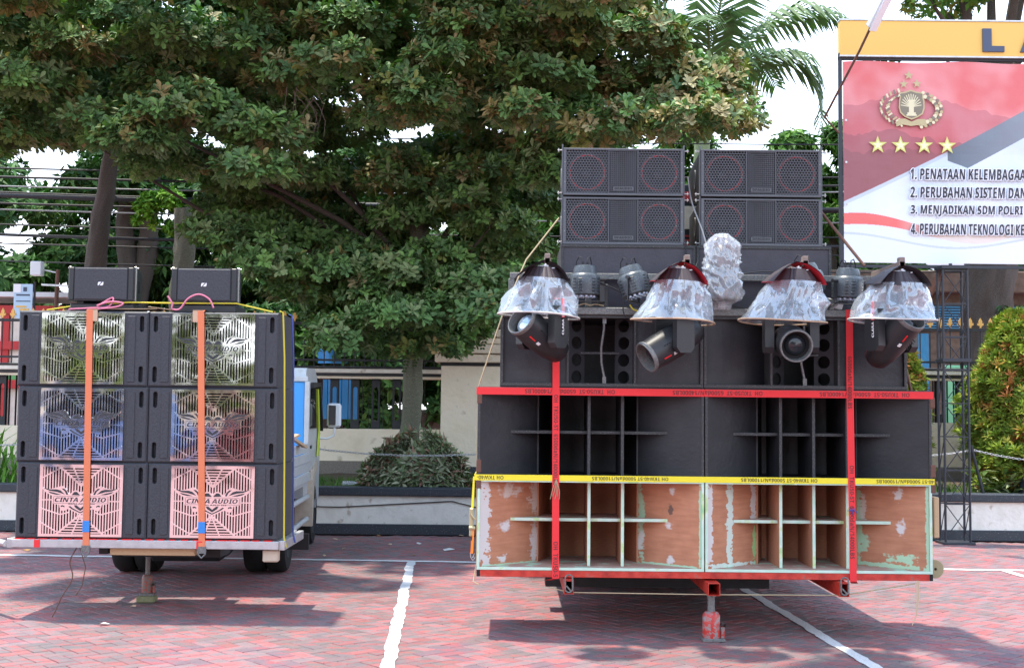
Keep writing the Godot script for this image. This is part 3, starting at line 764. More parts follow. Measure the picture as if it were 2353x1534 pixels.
func make_left_truck():
	var t = thing("flatbed_truck", "silver flatbed truck with blue headboard carrying the black speaker stack", "truck", Vector3(-2.765, 0, -9.33))
	var x = Transform3D(Basis(Vector3.UP, deg_to_rad(3.0)), Vector3(-0.10, 0, 0))
	var g = G.new()
	# low rear deck extension with an alloy edge
	g.span(Vector3(-1.0, 0.545, -0.85), Vector3(1.0, 0.6, -0.03)); part(g, "deck", M.alloy, t)
	g = G.new(); g.span(Vector3(-1.012, 0.535, -0.03), Vector3(1.012, 0.597, 0.02), 0.004); var e = part(g, "deck_edge", M.alloy, t)
	g = G.new()
	for sx in [-0.84, 0.39]: g.span(Vector3(sx, 0.537, 0.0215), Vector3(sx + 0.045, 0.595, 0.0235))
	part(g, "red_marker", M.strap_red, e)
	g = G.new()
	for k in 22:
		var w = rng.randf_range(0.04, 0.085)
		g.span(Vector3(-0.99 + k * 0.09, 0.598, -0.02), Vector3(-0.99 + k * 0.09 + w, 0.604, 0.018))
	part(g, "red_tape", M.red_plastic, e)
	for s in [-1, 1]:
		g = G.new(); g.span(Vector3(s * 1.012, 0.53, -0.85), Vector3(s * 1.055, 0.6, 0.0), 0.003); part(g, "side_rail", M.alloy, t)
		if s < 0: continue
		g = G.new(); g.span(Vector3(s * 0.88, 0.435, -0.12), Vector3(s * 1.0, 0.53, -0.04), 0.01); part(g, "corner_bracket", M.beige_guard, t)
	g = G.new(); g.tube([Vector3(-1.06, 0.56, 0.0), Vector3(-1.4, 0.57, -0.35)], 0.025, 8); part(g, "alloy_pole", M.alloy, t)
	g = G.new(); g.span(Vector3(-0.29, 0.475, -0.12), Vector3(0.36, 0.53, -0.06), 0.004); part(g, "timber_bearer", M.raw_wood, t)
	g = G.new(); g.span(Vector3(-0.4, 0.385, -1.05), Vector3(0.4, 0.5, -0.72)); part(g, "cross_member", M.fence_black, t)
	g = G.new(); g.span(Vector3(-0.38, 0.40, -1.6), Vector3(-0.05, 0.47, -1.55)); part(g, "mud_flap", M.rubber, t)
	g = G.new(); g.span(Vector3(0.75, 0.36, -1.6), Vector3(0.98, 0.5, -1.55)); part(g, "mud_flap", M.rubber, t)
	# chassis, wheels, load bed
	g = G.new()
	for s in [-0.38, 0.38]: g.bar(x * Vector3(s, 0.5, -0.6), x * Vector3(s, 0.55, -5.5), 0.07, 0.16)
	g.bar(x * Vector3(-0.6, 0.38, -2.8), x * Vector3(0.6, 0.38, -2.8), 0.12, 0.12)
	g.xf = x; g.span(Vector3(-0.36, 0.2, -2.5), Vector3(0.36, 0.46, -1.9), 0.06)  # tank-like box added between the wheels to darken the space under the truck
	part(g, "chassis_with_blockers", M.fence_black, t)
	for s in [-1, 1]:
		for k in [0.73, 0.52]: wheel_parts(t, x * Transform3D(Basis(), Vector3(s * k, 0.36, -2.8)), 0.36, 0.19)
		wheel_parts(t, x * Transform3D(Basis(), Vector3(s * 0.7, 0.36, -5.25)), 0.36, 0.2)
	g = G.new()
	g.xf = x
	g.span(Vector3(-0.85, 0.78, -4.0), Vector3(0.85, 0.86, -1.2)); part(g, "load_bed", M.silver_paint, t)
	for s in [-1, 1]:
		for k in 4:
			g = G.new(); g.xf = x
			g.span(Vector3(s * 0.85, 0.82 + k * 0.105, -4.05), Vector3(s * 0.885 - (0.012 * s if k % 2 else 0.0), 0.918 + k * 0.105, -1.0), 0.008)
			part(g, "drop_side_board", M.silver_paint, t)
		g = G.new()
		for yy in [0.42, 0.66]:
			g.tube([x * Vector3(s * 0.8, yy - 0.04, -1.6), x * Vector3(s * 0.87, yy, -1.75), x * Vector3(s * 0.87, yy, -3.9), x * Vector3(s * 0.8, yy - 0.04, -4.05)], 0.028, 8)
		g.bar(x * Vector3(s * 0.87, 0.4, -2.1), x * Vector3(s * 0.87, 0.82, -2.1), 0.03, 0.05)
		part(g, "side_guard", M.silver_paint, t)
	g = G.new(); g.xf = x
	g.span(Vector3(-0.82, 0.86, -3.98), Vector3(0.82, 1.9, -3.92), 0.01); part(g, "headboard", M.blue_panel, t)
	g = G.new(); g.xf = x
	g.span(Vector3(-0.85, 1.9, -4.0), Vector3(0.85, 1.96, -3.9), 0.01)
	for s in [-1, 1]: g.span(Vector3(s * 0.82, 0.86, -4.0), Vector3(s * 0.87, 1.9, -3.9), 0.005)
	part(g, "headboard_frame", M.silver_paint, t)
	cab_parts(t, x * Transform3D(Basis(), Vector3(0, 0, -4.12)), M.silver_paint)
	g = G.new(); g.xf = x * Transform3D(Basis(Vector3.UP, 0.3), Vector3(0.72, 1.24, -3.0))
	g.box(Vector3(0, 0.03, 0), Vector3(0.3, 0.02, 0.4), Basis(Vector3.BACK, 0.5)); g.box(Vector3(0.1, 0.05, 0.1), Vector3(0.25, 0.02, 0.3), Basis(Vector3.BACK, -0.6))
	part(g, "cardboard_flap", M.cardboard, t)

	# six bass speakers, two columns of three
	var proto = make_bass_speaker()
	var cols = ["left", "right"]
	var rows = ["bottom", "middle", "top"]
	for r in 3:
		for c in 2:
			var l = "chrome web grille bass speaker, %s of the %s column" % [rows[r], cols[c]]
			var p = Vector3(-3.276 + c * 1.001 - 0.012 * r + 0.01, 0.603 + r * 0.5785, -9.33)
			if r == 0 and c == 0:
				proto.position = p; proto.set_meta("label", l)
			else: copy(proto, p, 0.0, l)
	# two small array speakers on base cabinets
	var sp = null
	for k in 2:
		var px = -3.19 + 0.80 * k
		var b = G.new()
		b.span(Vector3(-0.245, 0, -0.36), Vector3(0.245, 0.062, 0), 0.008)
		b.span(Vector3(-0.2, 0.062, -0.3), Vector3(-0.15, 0.082, -0.03)); b.span(Vector3(0.15, 0.062, -0.3), Vector3(0.2, 0.082, -0.03))
		tag(part(b, "speaker_base", M.black_plastic, null, Transform3D(Basis(), Vector3(px, 2.3395, -9.42))), "low black base under the %s plain speaker on the stack" % cols[k], "speaker base", "speaker bases on the left stack")
		var l = "plain black speaker with small white badge on the stack, %s one" % cols[k]
		if k == 0:
			sp = thing("top_speaker", l, "speaker", Vector3(px, 2.422, -9.40), 0, "plain speakers on the left stack")
			var q = G.new()
			q.prism(PackedVector2Array([Vector2(-0.255, -0.0), Vector2(0.255, 0.0), Vector2(0.255, -0.02), Vector2(0.19, -0.42), Vector2(-0.19, -0.42), Vector2(-0.255, -0.02)]), 0.0, 0.262, Transform3D(Basis(Vector3(1, 0, 0), Vector3(0, 0, 1), Vector3(0, 1, 0)), Vector3.ZERO))
			part(q, "cabinet", M.black_plastic, sp)
			q = G.new(); q.span(Vector3(-0.205, 0.008, 0.001), Vector3(0.205, 0.254, 0.012), 0.006); part(q, "grille", M.charcoal_paint, sp)
			for s in [-1, 1]:
				q = G.new(); q.span(Vector3(s * 0.25, 0.004, 0.0005), Vector3(s * 0.21, 0.258, 0.009), 0.004); part(q, "grille_border", M.black_plastic, sp)
			q = G.new(); q.prism(PackedVector2Array([Vector2(-0.022, 0.118), Vector2(0.014, 0.118), Vector2(0.02, 0.124), Vector2(0.022, 0.145), Vector2(-0.014, 0.145), Vector2(-0.02, 0.139)]), 0.012, 0.0145); var bd = part(q, "badge", M.white_print, sp)
			q = G.new(); q.strip(Vector2(-0.012, 0.118), Vector2(0.012, 0.145), 0.006, 0.0146, 0.0155); part(q, "badge_stroke", M.black_plastic, bd)
			for s in [-1, 1]:
				q = G.new(); q.span(Vector3(s * 0.245, 0.0, -0.06), Vector3(s * 0.262, 0.27, -0.03), 0.002); q.tube([Vector3(s * 0.235, 0.258, -0.05), Vector3(s * 0.275, 0.258, -0.05)], 0.007, 8); part(q, "rigging_plate", M.steel_pin, sp)
				q = G.new(); q.box(Vector3(s * 0.225, 0.13, -0.22), Vector3(0.02, 0.1, 0.03), Basis(Vector3.UP, -s * 0.16), 0.008); part(q, "handle_recess", M.rubber, sp)
		else: copy(sp, Vector3(px, 2.422, -9.40), 0.0, l)
	# straps
	for k in 2:
		var px = [-3.211, -2.332][k]
		var st = thing("ratchet_strap", "faded orange strap with blue tape over the %s speaker column" % cols[k], "strap", Vector3(px, 0.5, -9.33), 0, "orange straps on the left truck")
		var q = G.new()
		var lean = -0.0155 - 0.0145 * k
		var yy = [0.02, 0.11, 0.5, 1.0, 1.5, 1.843, 1.852]
		for i in 5:
			q.quad(Vector3(lean * yy[i] - 0.025, yy[i], 0.026 if i == 0 else 0.0225), Vector3(lean * yy[i] + 0.025, yy[i], 0.026 if i == 0 else 0.0225), Vector3(lean * yy[i + 1] + 0.025, yy[i + 1], 0.0225), Vector3(lean * yy[i + 1] - 0.025, yy[i + 1], 0.0225), Vector3.BACK)
		q.quad(Vector3(lean * 1.84 - 0.025, 1.843, 0.0225), Vector3(lean * 1.84 + 0.025, 1.843, 0.0225), Vector3(lean * 1.84 + 0.025, 1.852, -0.02), Vector3(lean * 1.84 - 0.025, 1.852, -0.02), Vector3.UP)
		q.quad(Vector3(lean * 1.84 - 0.025, 1.852, -0.02), Vector3(lean * 1.84 + 0.025, 1.852, -0.02), Vector3(lean * 1.84 + 0.05, 1.852, -0.6), Vector3(lean * 1.84 - 0.0, 1.852, -0.6), Vector3.UP)
		part(q, "webbing", M.strap_orange, st)
		q = G.new(); q.span(Vector3(-0.027 + lean * 0.2, 0.155, 0.0228), Vector3(0.027 + lean * 0.2, 0.24, 0.0262), 0.001); part(q, "blue_tape", M.blue_tape, st)
		q = G.new(); q.box(Vector3(lean * 1.8 + (0.022 if k == 0 else -0.026), 1.80, 0.0195), Vector3(0.075, 0.085, 0.004)); q.box(Vector3(lean * 1.8 + (0.022 if k == 0 else -0.026), 1.847, -0.02), Vector3(0.075, 0.004, 0.08)); part(q, "corner_pad", M.tan_pad, st)
		q = G.new()
		q.tube([Vector3(-0.03, 0.03, 0.03), Vector3(-0.028, 0.0, 0.03), Vector3(0, -0.03, 0.032), Vector3(0.028, 0.0, 0.03), Vector3(0.03, 0.03, 0.03)], 0.007, 8)
		q.box(Vector3(0, 0.03, 0.028), Vector3(0.062, 0.05, 0.006)); part(q, "hook", M.steel_grey, st)
	# side ropes, cardboard, ribbons
	for a in [["rope_yellow", -1.735, 0.05, "yellow cord running down the right side of the speaker stack"], ["rope_blue", -1.725, -0.28, "blue cord down the right side beside the yellow cord"]]:
		var q = G.new()
		q.tube([Vector3(a[1] - 0.06, 2.352, -9.42 + a[2]), Vector3(a[1] - 0.034, 2.345, -9.42 + a[2]), Vector3(a[1] - 0.015, 2.0, -9.42 + a[2]), Vector3(a[1], 1.3, -9.42 + a[2]), Vector3(a[1] + 0.012, 0.62, -9.42 + a[2]), Vector3(a[1] + 0.03, 0.55, -9.42 + a[2])], 0.007, 6)
		tag(part(q, "side_cord", M[a[0]]), a[3], "cord")
	var yc = G.new()
	yc.tube([Vector3(-3.62, 2.348, -9.44), Vector3(-3.45, 2.385, -9.5), Vector3(-2.97, 2.412, -9.405), Vector3(-2.63, 2.41, -9.405), Vector3(-2.14, 2.412, -9.405), Vector3(-1.86, 2.35, -9.43)], 0.0065, 6)
	tag(part(yc, "yellow_rope", M.rope_yellow), "yellow cord stretched across the top of the speaker stack", "cord")
	var cb = G.new()
	cb.box(Vector3(0, 0.012, 0), Vector3(0.55, 0.006, 0.2), Basis(Vector3.BACK, 0.012)); cb.box(Vector3(0.3, 0.02, 0.02), Vector3(0.18, 0.006, 0.18), Basis(Vector3.BACK, -0.12))
	tag(part(cb, "cardboard_sheet", M.cardboard, null, Transform3D(Basis(), Vector3(-3.02, 2.346, -9.47))), "bent brown cardboard sheet lying on the speaker stack", "cardboard")
	for a in [[[Vector3(-3.42, 2.35, -9.36), Vector3(-3.25, 2.36, -9.35), Vector3(-3.12, 2.37, -9.35), Vector3(-3.08, 2.42, -9.36), Vector3(-3.1, 2.44, -9.37), Vector3(-3.2, 2.36, -9.35), Vector3(-3.05, 2.37, -9.34), Vector3(-3.0, 2.40, -9.35), Vector3(-3.1, 2.41, -9.35), Vector3(-3.2, 2.38, -9.35)], "crumpled pink ribbon in front of the left plain speaker"], [[Vector3(-2.66, 2.46, -9.36), Vector3(-2.62, 2.40, -9.35), Vector3(-2.62, 2.36, -9.345), Vector3(-2.56, 2.36, -9.345), Vector3(-2.5, 2.44, -9.35), Vector3(-2.42, 2.475, -9.36), Vector3(-2.34, 2.44, -9.36), Vector3(-2.3, 2.37, -9.345)], "looped pink ribbon in front of the right plain speaker"]]:
		var q = G.new()
		q.tube(smooth(a[0]), 0.007, 5)
		tag(part(q, "pink_ribbon", M.ribbon_pink), a[1], "ribbon")
	var rr = G.new()
	rr.tube(smooth([Vector3(-3.31, 0.53, -9.4), Vector3(-3.36, 0.42, -9.4), Vector3(-3.33, 0.3, -9.38), Vector3(-3.4, 0.16, -9.36), Vector3(-3.44, 0.06, -9.35), Vector3(-3.46, 0.01, -9.34)]), 0.005, 5)
	rr.tube([Vector3(-3.29, 0.53, -9.4), Vector3(-3.24, 0.38, -9.4), Vector3(-3.26, 0.24, -9.39), Vector3(-3.3, 0.17, -9.38)], 0.004, 5)
	tag(part(rr, "hanging_string", M.rust_brown), "dark red strings dangling under the left truck deck", "string")
	bottle_jack("worn orange bottle jack on a green block under the left truck", Vector3(-2.99, 0.055, -10.17), 0.045, 0.17, 0.331, M.jack_worn)
	var bl = G.new(); bl.span(Vector3(-0.075, 0, -0.06), Vector3(0.075, 0.055, 0.06), 0.012)
	tag(part(bl, "support_block", grainy("block_green", [[0, Color(0.16, 0.17, 0.08)], [1, Color(0.26, 0.25, 0.14)]], 4.0, 0.9), null, Transform3D(Basis(), Vector3(-2.99, 0, -10.17))), "small olive support block beneath the worn bottle jack", "block")

func bottle_jack(label: String, at: Vector3, r: float, body: float, top: float, m: Material):
	var t = thing("bottle_jack", label, "jack", at)
	var g = G.new()
	g.box(Vector3(0.01, 0.012, 0), Vector3(r * 2.6, 0.024, r * 2.3), Basis(), 0.006); part(g, "foot", M.steel_grey, t)
	g = G.new(); g.lathe([Vector2(0, 0.024), Vector2(r * 0.98, 0.024), Vector2(r, 0.035), Vector2(r, body * 0.86), Vector2(r * 0.9, body * 0.93), Vector2(r * 0.72, body), Vector2(0, body)], 24); part(g, "cylinder", m, t)
	g = G.new(); g.lathe([Vector2(r * 0.42, body), Vector2(r * 0.42, top - 0.02), Vector2(r * 0.55, top - 0.018), Vector2(r * 0.55, top), Vector2(0, top)], 16); part(g, "ram", M.steel_grey, t)
	g = G.new(); g.lathe([Vector2(0, 0.024), Vector2(r * 0.26, 0.024), Vector2(r * 0.26, body * 0.5), Vector2(0, body * 0.5)], 12, Transform3D(Basis(), Vector3(r * 1.25, 0, 0.01))); part(g, "pump", m, t)
	g = G.new(); g.tube([Vector3(r * 1.3, body * 0.55, -0.02), Vector3(r * 1.42, body * 0.56, 0.045)], r * 0.2, 10, false); part(g, "handle_socket", M.steel_grey, t)

func make_bass_speaker() -> Node3D:
	var t = thing("bass_speaker", "", "speaker", Vector3.ZERO, 0, "chrome grille bass speakers on the left truck")
	var W = 0.9965; var H = 0.5755; var D = 0.64
	var h = W / 2
	var g = G.new()
	# shell with bevelled front edge; the front face is pierced by four grip slots
	var b = 0.012
	for s in [-1.0, 1.0]:
		g.quad(Vector3(s * h, 0, -D), Vector3(s * h, 0, -b), Vector3(s * h, H, -b), Vector3(s * h, H, -D), Vector3(s, 0, 0))
		g.quad(Vector3(s * h, 0, -b), Vector3(s * (h - b), b, 0), Vector3(s * (h - b), H - b, 0), Vector3(s * h, H, -b), Vector3(s, 0, 1))
	g.quad(Vector3(-h, H, -D), Vector3(h, H, -D), Vector3(h, H, -b), Vector3(-h, H, -b), Vector3.UP)
	g.quad(Vector3(-h, 0, -D), Vector3(h, 0, -D), Vector3(h, 0, -b), Vector3(-h, 0, -b), Vector3.DOWN)
	g.quad(Vector3(-h, H, -b), Vector3(h, H, -b), Vector3(h - b, H - b, 0), Vector3(-h + b, H - b, 0), Vector3(0, 1, 1))
	g.quad(Vector3(-h, 0, -b), Vector3(h, 0, -b), Vector3(h - b, b, 0), Vector3(-h + b, b, 0), Vector3(0, -1, 1))
	g.quad(Vector3(-h, 0, -D), Vector3(h, 0, -D), Vector3(h, H, -D), Vector3(-h, H, -D), Vector3.FORWARD)
	for s in [-1.0, 1.0]:
		for k in 2:
			var y0 = b if k == 0 else H / 2
			var y1 = H / 2 if k == 0 else H - b
			var c0 = 0.095 if k == 0 else H - 0.095
			var x0 = 0.405; var x1 = h - b
			var cx = s * 0.447
			var ring = slot_ring(cx, c0 - 0.062, c0 + 0.062, 0.017)
			var r = Rect2(x0 if s > 0 else -x1, y0, x1 - x0, y1 - y0)
			g.hole_cell(r, ring, 0.0, 0.06)
	# the middle of the front opens into the speaker chamber
	var ox = 0.302; var oy0 = 0.03; var oy1 = H - 0.03
	for s in [-1.0, 1.0]: g.quad(Vector3(s * 0.405, b, 0), Vector3(s * ox, b, 0), Vector3(s * ox, H - b, 0), Vector3(s * 0.405, H - b, 0), Vector3.BACK)
	for y in [[b, oy0], [oy1, H - b]]: g.quad(Vector3(-ox, y[0], 0), Vector3(ox, y[0], 0), Vector3(ox, y[1], 0), Vector3(-ox, y[1], 0), Vector3.BACK)
	for s in [-1.0, 1.0]: g.quad(Vector3(s * ox, oy0, 0), Vector3(s * ox, oy1, 0), Vector3(s * ox, oy1, -0.4), Vector3(s * ox, oy0, -0.4), Vector3(-s, 0, 0))
	g.quad(Vector3(-ox, oy0, 0), Vector3(ox, oy0, 0), Vector3(ox, oy0, -0.4), Vector3(-ox, oy0, -0.4), Vector3.UP)
	g.quad(Vector3(-ox, oy1, 0), Vector3(ox, oy1, 0), Vector3(ox, oy1, -0.4), Vector3(-ox, oy1, -0.4), Vector3.DOWN)
	g.quad(Vector3(-ox, oy0, -0.4), Vector3(ox, oy0, -0.4), Vector3(ox, oy1, -0.4), Vector3(-ox, oy1, -0.4), Vector3.BACK)
	part(g, "cabinet", M.charcoal_paint, t)
	for s in [-1.0, 1.0]:
		g = G.new(); g.span(Vector3(s * 0.34, 0.035, 0.0), Vector3(s * 0.40, H - 0.035, 0.006), 0.003); part(g, "trim_panel", M.charcoal_paint, t)
	for s in [-1.0, 1.0]:
		g = G.new()
		g.lathe([Vector2(0.145, 0.0), Vector2(0.14, 0.012), Vector2(0.125, 0.0), Vector2(0.05, -0.06), Vector2(0.045, -0.045), Vector2(0, -0.03)], 24, Transform3D(Basis(Vector3.RIGHT, PI / 2), Vector3(s * 0.15, H / 2, -0.32)))
		part(g, "woofer", M.cone_black, t)
	var gr = grille_shape()
	var go = part(gr[0], "web_grille", M.mirror_steel, t, Transform3D(Basis(), Vector3(0, H / 2, 0.006)))
	part(gr[1], "emblem_cutout_shade", M.cone_black, go)  # raised black shapes paint the dark seen through the emblem cut-outs
	text("CINTA AUDIO", "lettering", M.text_dark, go, Vector3(0, 0.006, 0.0125), 0.386, 0.034, Basis(), 0.28, 0.0012)
	text("MALANG III", "small_lettering", M.text_dark, go, Vector3(0.01, -0.024, 0.0125), 0.2, 0.010, Basis(), 0.2, 0.0012)
	return t

func grille_shape() -> Array:
	# laid out on a drawing 1425 x 1260 with the plate 0.635 x 0.545 m
	var K = 0.635 / 1425.0
	var P = func(x, y): return Vector2((x - 842.0) * K, (755.0 - y) * K * 0.97)
	var g = G.new()
	var hw = 0.3175; var hh = 0.2725
	for s in [-1.0, 1.0]:
		g.prism(PackedVector2Array([Vector2(s * hw, -hh), Vector2(s * hw, hh), Vector2(s * (hw - 0.026), hh), Vector2(s * (hw - 0.026), -hh)]), 0, 0.004)
		g.prism(PackedVector2Array([Vector2(-hw + 0.026, s * hh), Vector2(hw - 0.026, s * hh), Vector2(hw - 0.026, s * (hh - 0.02)), Vector2(-hw + 0.026, s * (hh - 0.02))]), 0, 0.004)
	var fans = [PackedVector2Array([P.call(845, 490), P.call(455, 150), P.call(1235, 150)]), PackedVector2Array([P.call(838, 1010), P.call(420, 1360), P.call(1255, 1360)])]
	var n = 27
	for i in n:
		var x = (i + 0.5) / n * 2 * (hw - 0.026) - (hw - 0.026)
		var pieces = [PackedVector2Array([Vector2(x - 0.0055, -hh + 0.02), Vector2(x + 0.0055, -hh + 0.02), Vector2(x + 0.0055, hh - 0.02), Vector2(x - 0.0055, hh - 0.02)])]
		for f in fans:
			var nx = []
			for q in pieces: nx.append_array(Geometry2D.clip_polygons(q, f))
			pieces = nx
		for q in pieces: g.prism(q, 0.0005, 0.0035, Transform3D(), false)
	for f in fans:
		for i in 30:
			var y = -hh + 0.01 + i * 0.0205
			for q in Geometry2D.intersect_polygons(PackedVector2Array([Vector2(-hw, y - 0.0052), Vector2(hw, y - 0.0052), Vector2(hw, y + 0.0052), Vector2(-hw, y + 0.0052)]), f): g.prism(q, 0.0005, 0.0035, Transform3D(), false)
	var lines = [[845, 500, 455, 150, 32], [845, 500, 1235, 150, 32], [845, 490, 690, 150, 26], [845, 490, 1010, 150, 26], [838, 1000, 420, 1360, 32], [838, 1000, 1255, 1360, 32], [838, 1010, 700, 1360, 26], [838, 1010, 985, 1360, 26],
		[160, 372, 480, 190, 22], [1220, 195, 1535, 385, 22], [150, 745, 390, 745, 20], [1320, 765, 1545, 765, 20], [150, 888, 500, 1000, 22], [500, 1000, 640, 960, 22], [1080, 955, 1190, 1000, 22], [1190, 1000, 1540, 900, 22], [150, 1125, 440, 1300, 22], [1540, 1135, 1240, 1310, 22]]
	var z = 0.0042
	for l in lines:
		g.strip(P.call(l[0], l[1]), P.call(l[2], l[3]), l[4] * K, 0.003, z)
		z += 0.00012
	# winged heart
	var half = [[845, 625], [800, 580], [740, 575], [680, 620], [650, 650], [590, 540], [520, 498], [440, 525], [360, 548], [260, 558], [180, 520], [200, 570], [260, 625], [340, 665], [372, 690], [372, 795], [392, 820], [480, 826], [490, 880], [530, 935], [590, 930], [640, 900], [740, 950], [845, 1000]]
	for s in [-1.0, 1.0]:
		var poly = PackedVector2Array()
		for q in half:
			var p: Vector2 = P.call(q[0], q[1])
			var p0: Vector2 = P.call(845, 0)
			poly.append(Vector2(p0.x + s * (p0.x - p.x) * -1.0, p.y) if s < 0 else p)
		if s < 0:
			poly = PackedVector2Array()
			for q in half: poly.append(P.call(1690 - q[0], q[1]))
		g.prism(poly, 0.006, 0.0105, Transform3D(), false)
	var r = G.new()
	var dark = [[[205, 540], [320, 562], [440, 562], [500, 580], [575, 650], [520, 632], [430, 606], [320, 590]], [[280, 596], [400, 622], [520, 655], [420, 655], [330, 632]], [[515, 545], [560, 548], [605, 590], [632, 650], [602, 655], [575, 600]],
		[[690, 660], [730, 605], [775, 600], [815, 640], [835, 665]], [[735, 835], [780, 835], [845, 890], [845, 935], [760, 880]], [[640, 860], [700, 905], [845, 975], [845, 955], [720, 890], [670, 850]], [[505, 850], [535, 835], [575, 850], [575, 875], [545, 860], [520, 870]],
		[[385, 684], [820, 684], [820, 678], [385, 678]], [[385, 800], [730, 800], [730, 806], [385, 806]], [[383, 690], [389, 690], [389, 795], [383, 795]]]
	for d in dark:
		for s in [0, 1]:
			var poly = PackedVector2Array()
			for q in d: poly.append(P.call(q[0] if s == 0 else 1690 - q[0], q[1]))
			r.prism(poly, 0.0106, 0.0116, Transform3D(), false)
	return [g.mesh(), r.mesh()]

# ---------------------------------------------------------------- right rig
func ply_material(called: String, sd: int, patches: Array) -> StandardMaterial3D:    # patch: u, v, half width, half height, colour index, softness
	var S = 256
	var f = FastNoiseLite.new(); f.seed = sd; f.frequency = 0.03; f.fractal_octaves = 4
	var gr = FastNoiseLite.new(); gr.seed = sd + 9; gr.frequency = 0.02; gr.fractal_octaves = 4
	var out = PackedByteArray(); out.resize(S * S * 3)
	var tints = [Color(0.66, 0.66, 0.64), Color(0.40, 0.66, 0.45), Color(0.60, 0.74, 0.66), Color(0.10, 0.07, 0.06), Color(0.62, 0.56, 0.50), Color(0.30, 0.62, 0.25)]
	for y in S:
		for x in S:
			var q = 0.5 + 0.9 * gr.get_noise_2d(x * 0.35, y * 3.2) * 0.5 + 0.35 * f.get_noise_2d(x * 0.4, y * 0.5)
			var c = Color(0.40, 0.16, 0.085).lerp(Color(0.55, 0.25, 0.14), clamp(q, 0, 1))
			var n1 = f.get_noise_2d(x + 300, y) ; var n2 = f.get_noise_2d(x * 3.0, y * 3.0 + 700)
			for p in patches:
				var dx = abs(x / float(S) - p[0]) / p[2]; var dy = abs(y / float(S) - p[1]) / p[3]
				var d = max(dx, dy) if p[5] < 0.15 else sqrt(dx * dx + dy * dy)
				var a = clamp((1.0 - d + n1 * 0.7 + n2 * 0.25 + 0.45 * gr.get_noise_2d(x * 1.2 + 90, y * 5.0)) / max(p[5] * 0.8, 0.04), 0, 1)
				c = c.lerp(tints[p[4]], a * 0.86)
			c = c.linear_to_srgb()
			var i = (y * S + x) * 3
			out[i] = int(c.r * 255); out[i + 1] = int(c.g * 255); out[i + 2] = int(c.b * 255)
	var m = mat(called, Color.WHITE, 0.75)
	m.albedo_texture = ImageTexture.create_from_image(Image.create_from_data(S, S, false, Image.FORMAT_RGB8, out))
	return m

func horn_cabinet(called: String, label: String, group: String, at: Vector3, W: float, H: float, wing: Array, inner: Material, edge: Material, shelf_top: Material, shelf_y: float):
	var t = thing(called, label, "speaker cabinet", at, 0, group)
	var D = 0.78; var th = 0.018
	var g = G.new()
	g.span(Vector3(0, 0, -D), Vector3(W, th, -0.012)); part(g, "floor_board", shelf_top, t)
	g = G.new(); g.span(Vector3(0, H - th, -D), Vector3(W, H, -0.012)); part(g, "top_board", inner, t)
	for s in 2:
		g = G.new(); g.span(Vector3(0 if s == 0 else W - th, th, -D), Vector3(th if s == 0 else W, H - th, -0.012)); part(g, "side_board", inner, t)
	g = G.new(); g.span(Vector3(th, th, -D), Vector3(W - th, H - th, -D + 0.015)); part(g, "back_board", inner, t)
	# front edging
	g = G.new()
	g.span(Vector3(0, 0, -0.012), Vector3(W, 0.02, 0), 0.002); g.span(Vector3(0, H - 0.02, -0.012), Vector3(W, H, 0), 0.002)
	g.span(Vector3(0, 0.02, -0.012), Vector3(0.02, H - 0.02, 0), 0.002); g.span(Vector3(W - 0.02, 0.02, -0.012), Vector3(W, H - 0.02, 0), 0.002)
	part(g, "front_edging", edge, t)
	# angled wings
	var c = W / 2; var k = 0.372; var zb = -0.36
	for s in 2:
		var x0 = 0.02 if s == 0 else W - 0.02
		var x1 = c - k if s == 0 else c + k
		g = G.new()
		if s == 0: g.quad(Vector3(x0, th, -0.014), Vector3(x1, th, zb), Vector3(x1, H - th, zb), Vector3(x0, H - th, -0.014), Vector3(1, 0, 1))
		else: g.quad(Vector3(x1, th, zb), Vector3(x0, th, -0.014), Vector3(x0, H - th, -0.014), Vector3(x1, H - th, zb), Vector3(-1, 0, 1))
		part(g, "wing_board", wing[s], t)
		g = G.new()
		g.bar(Vector3(x1, H / 2, zb + 0.004), Vector3(lerp(x1, c, 0.3), H / 2, -D + 0.02), 0.016, H - 2 * th - 0.002)
		part(g, "throat_board", inner, t)
	var fr = -0.12
	for dx in [c - 0.245, c - 0.005, c + 0.238]:
		g = G.new(); g.span(Vector3(dx - 0.009, th, -D + 0.2), Vector3(dx + 0.009, H - th, fr - 0.006)); var o = part(g, "divider", inner, t)
		g = G.new(); g.span(Vector3(dx - 0.011, th, fr - 0.006), Vector3(dx + 0.011, H - th, fr), 0.002); part(g, "divider_edge", edge, o)
	# the shelf runs between the wings
	var zf = -0.20
	var xa = lerp(0.02, c - k, (zf + 0.014) / (zb + 0.014)); var xb = W - xa
	g = G.new()
	g.prism(PackedVector2Array([Vector2(xa, zf), Vector2(xb, zf), Vector2(c + k - 0.01, zb), Vector2(c + k * 0.8, -D + 0.1), Vector2(c - k * 0.8, -D + 0.1), Vector2(c - k + 0.01, zb)]), shelf_y - 0.018, shelf_y, Transform3D(Basis(Vector3(1, 0, 0), Vector3(0, 0, 1), Vector3(0, 1, 0)), Vector3.ZERO))
	var sh = part(g, "shelf", shelf_top, t)
	g = G.new(); g.span(Vector3(xa - 0.015, shelf_y - 0.021, zf), Vector3(xb + 0.015, shelf_y + 0.002, zf + 0.006), 0.002); part(g, "shelf_edge", edge, sh)
	return t

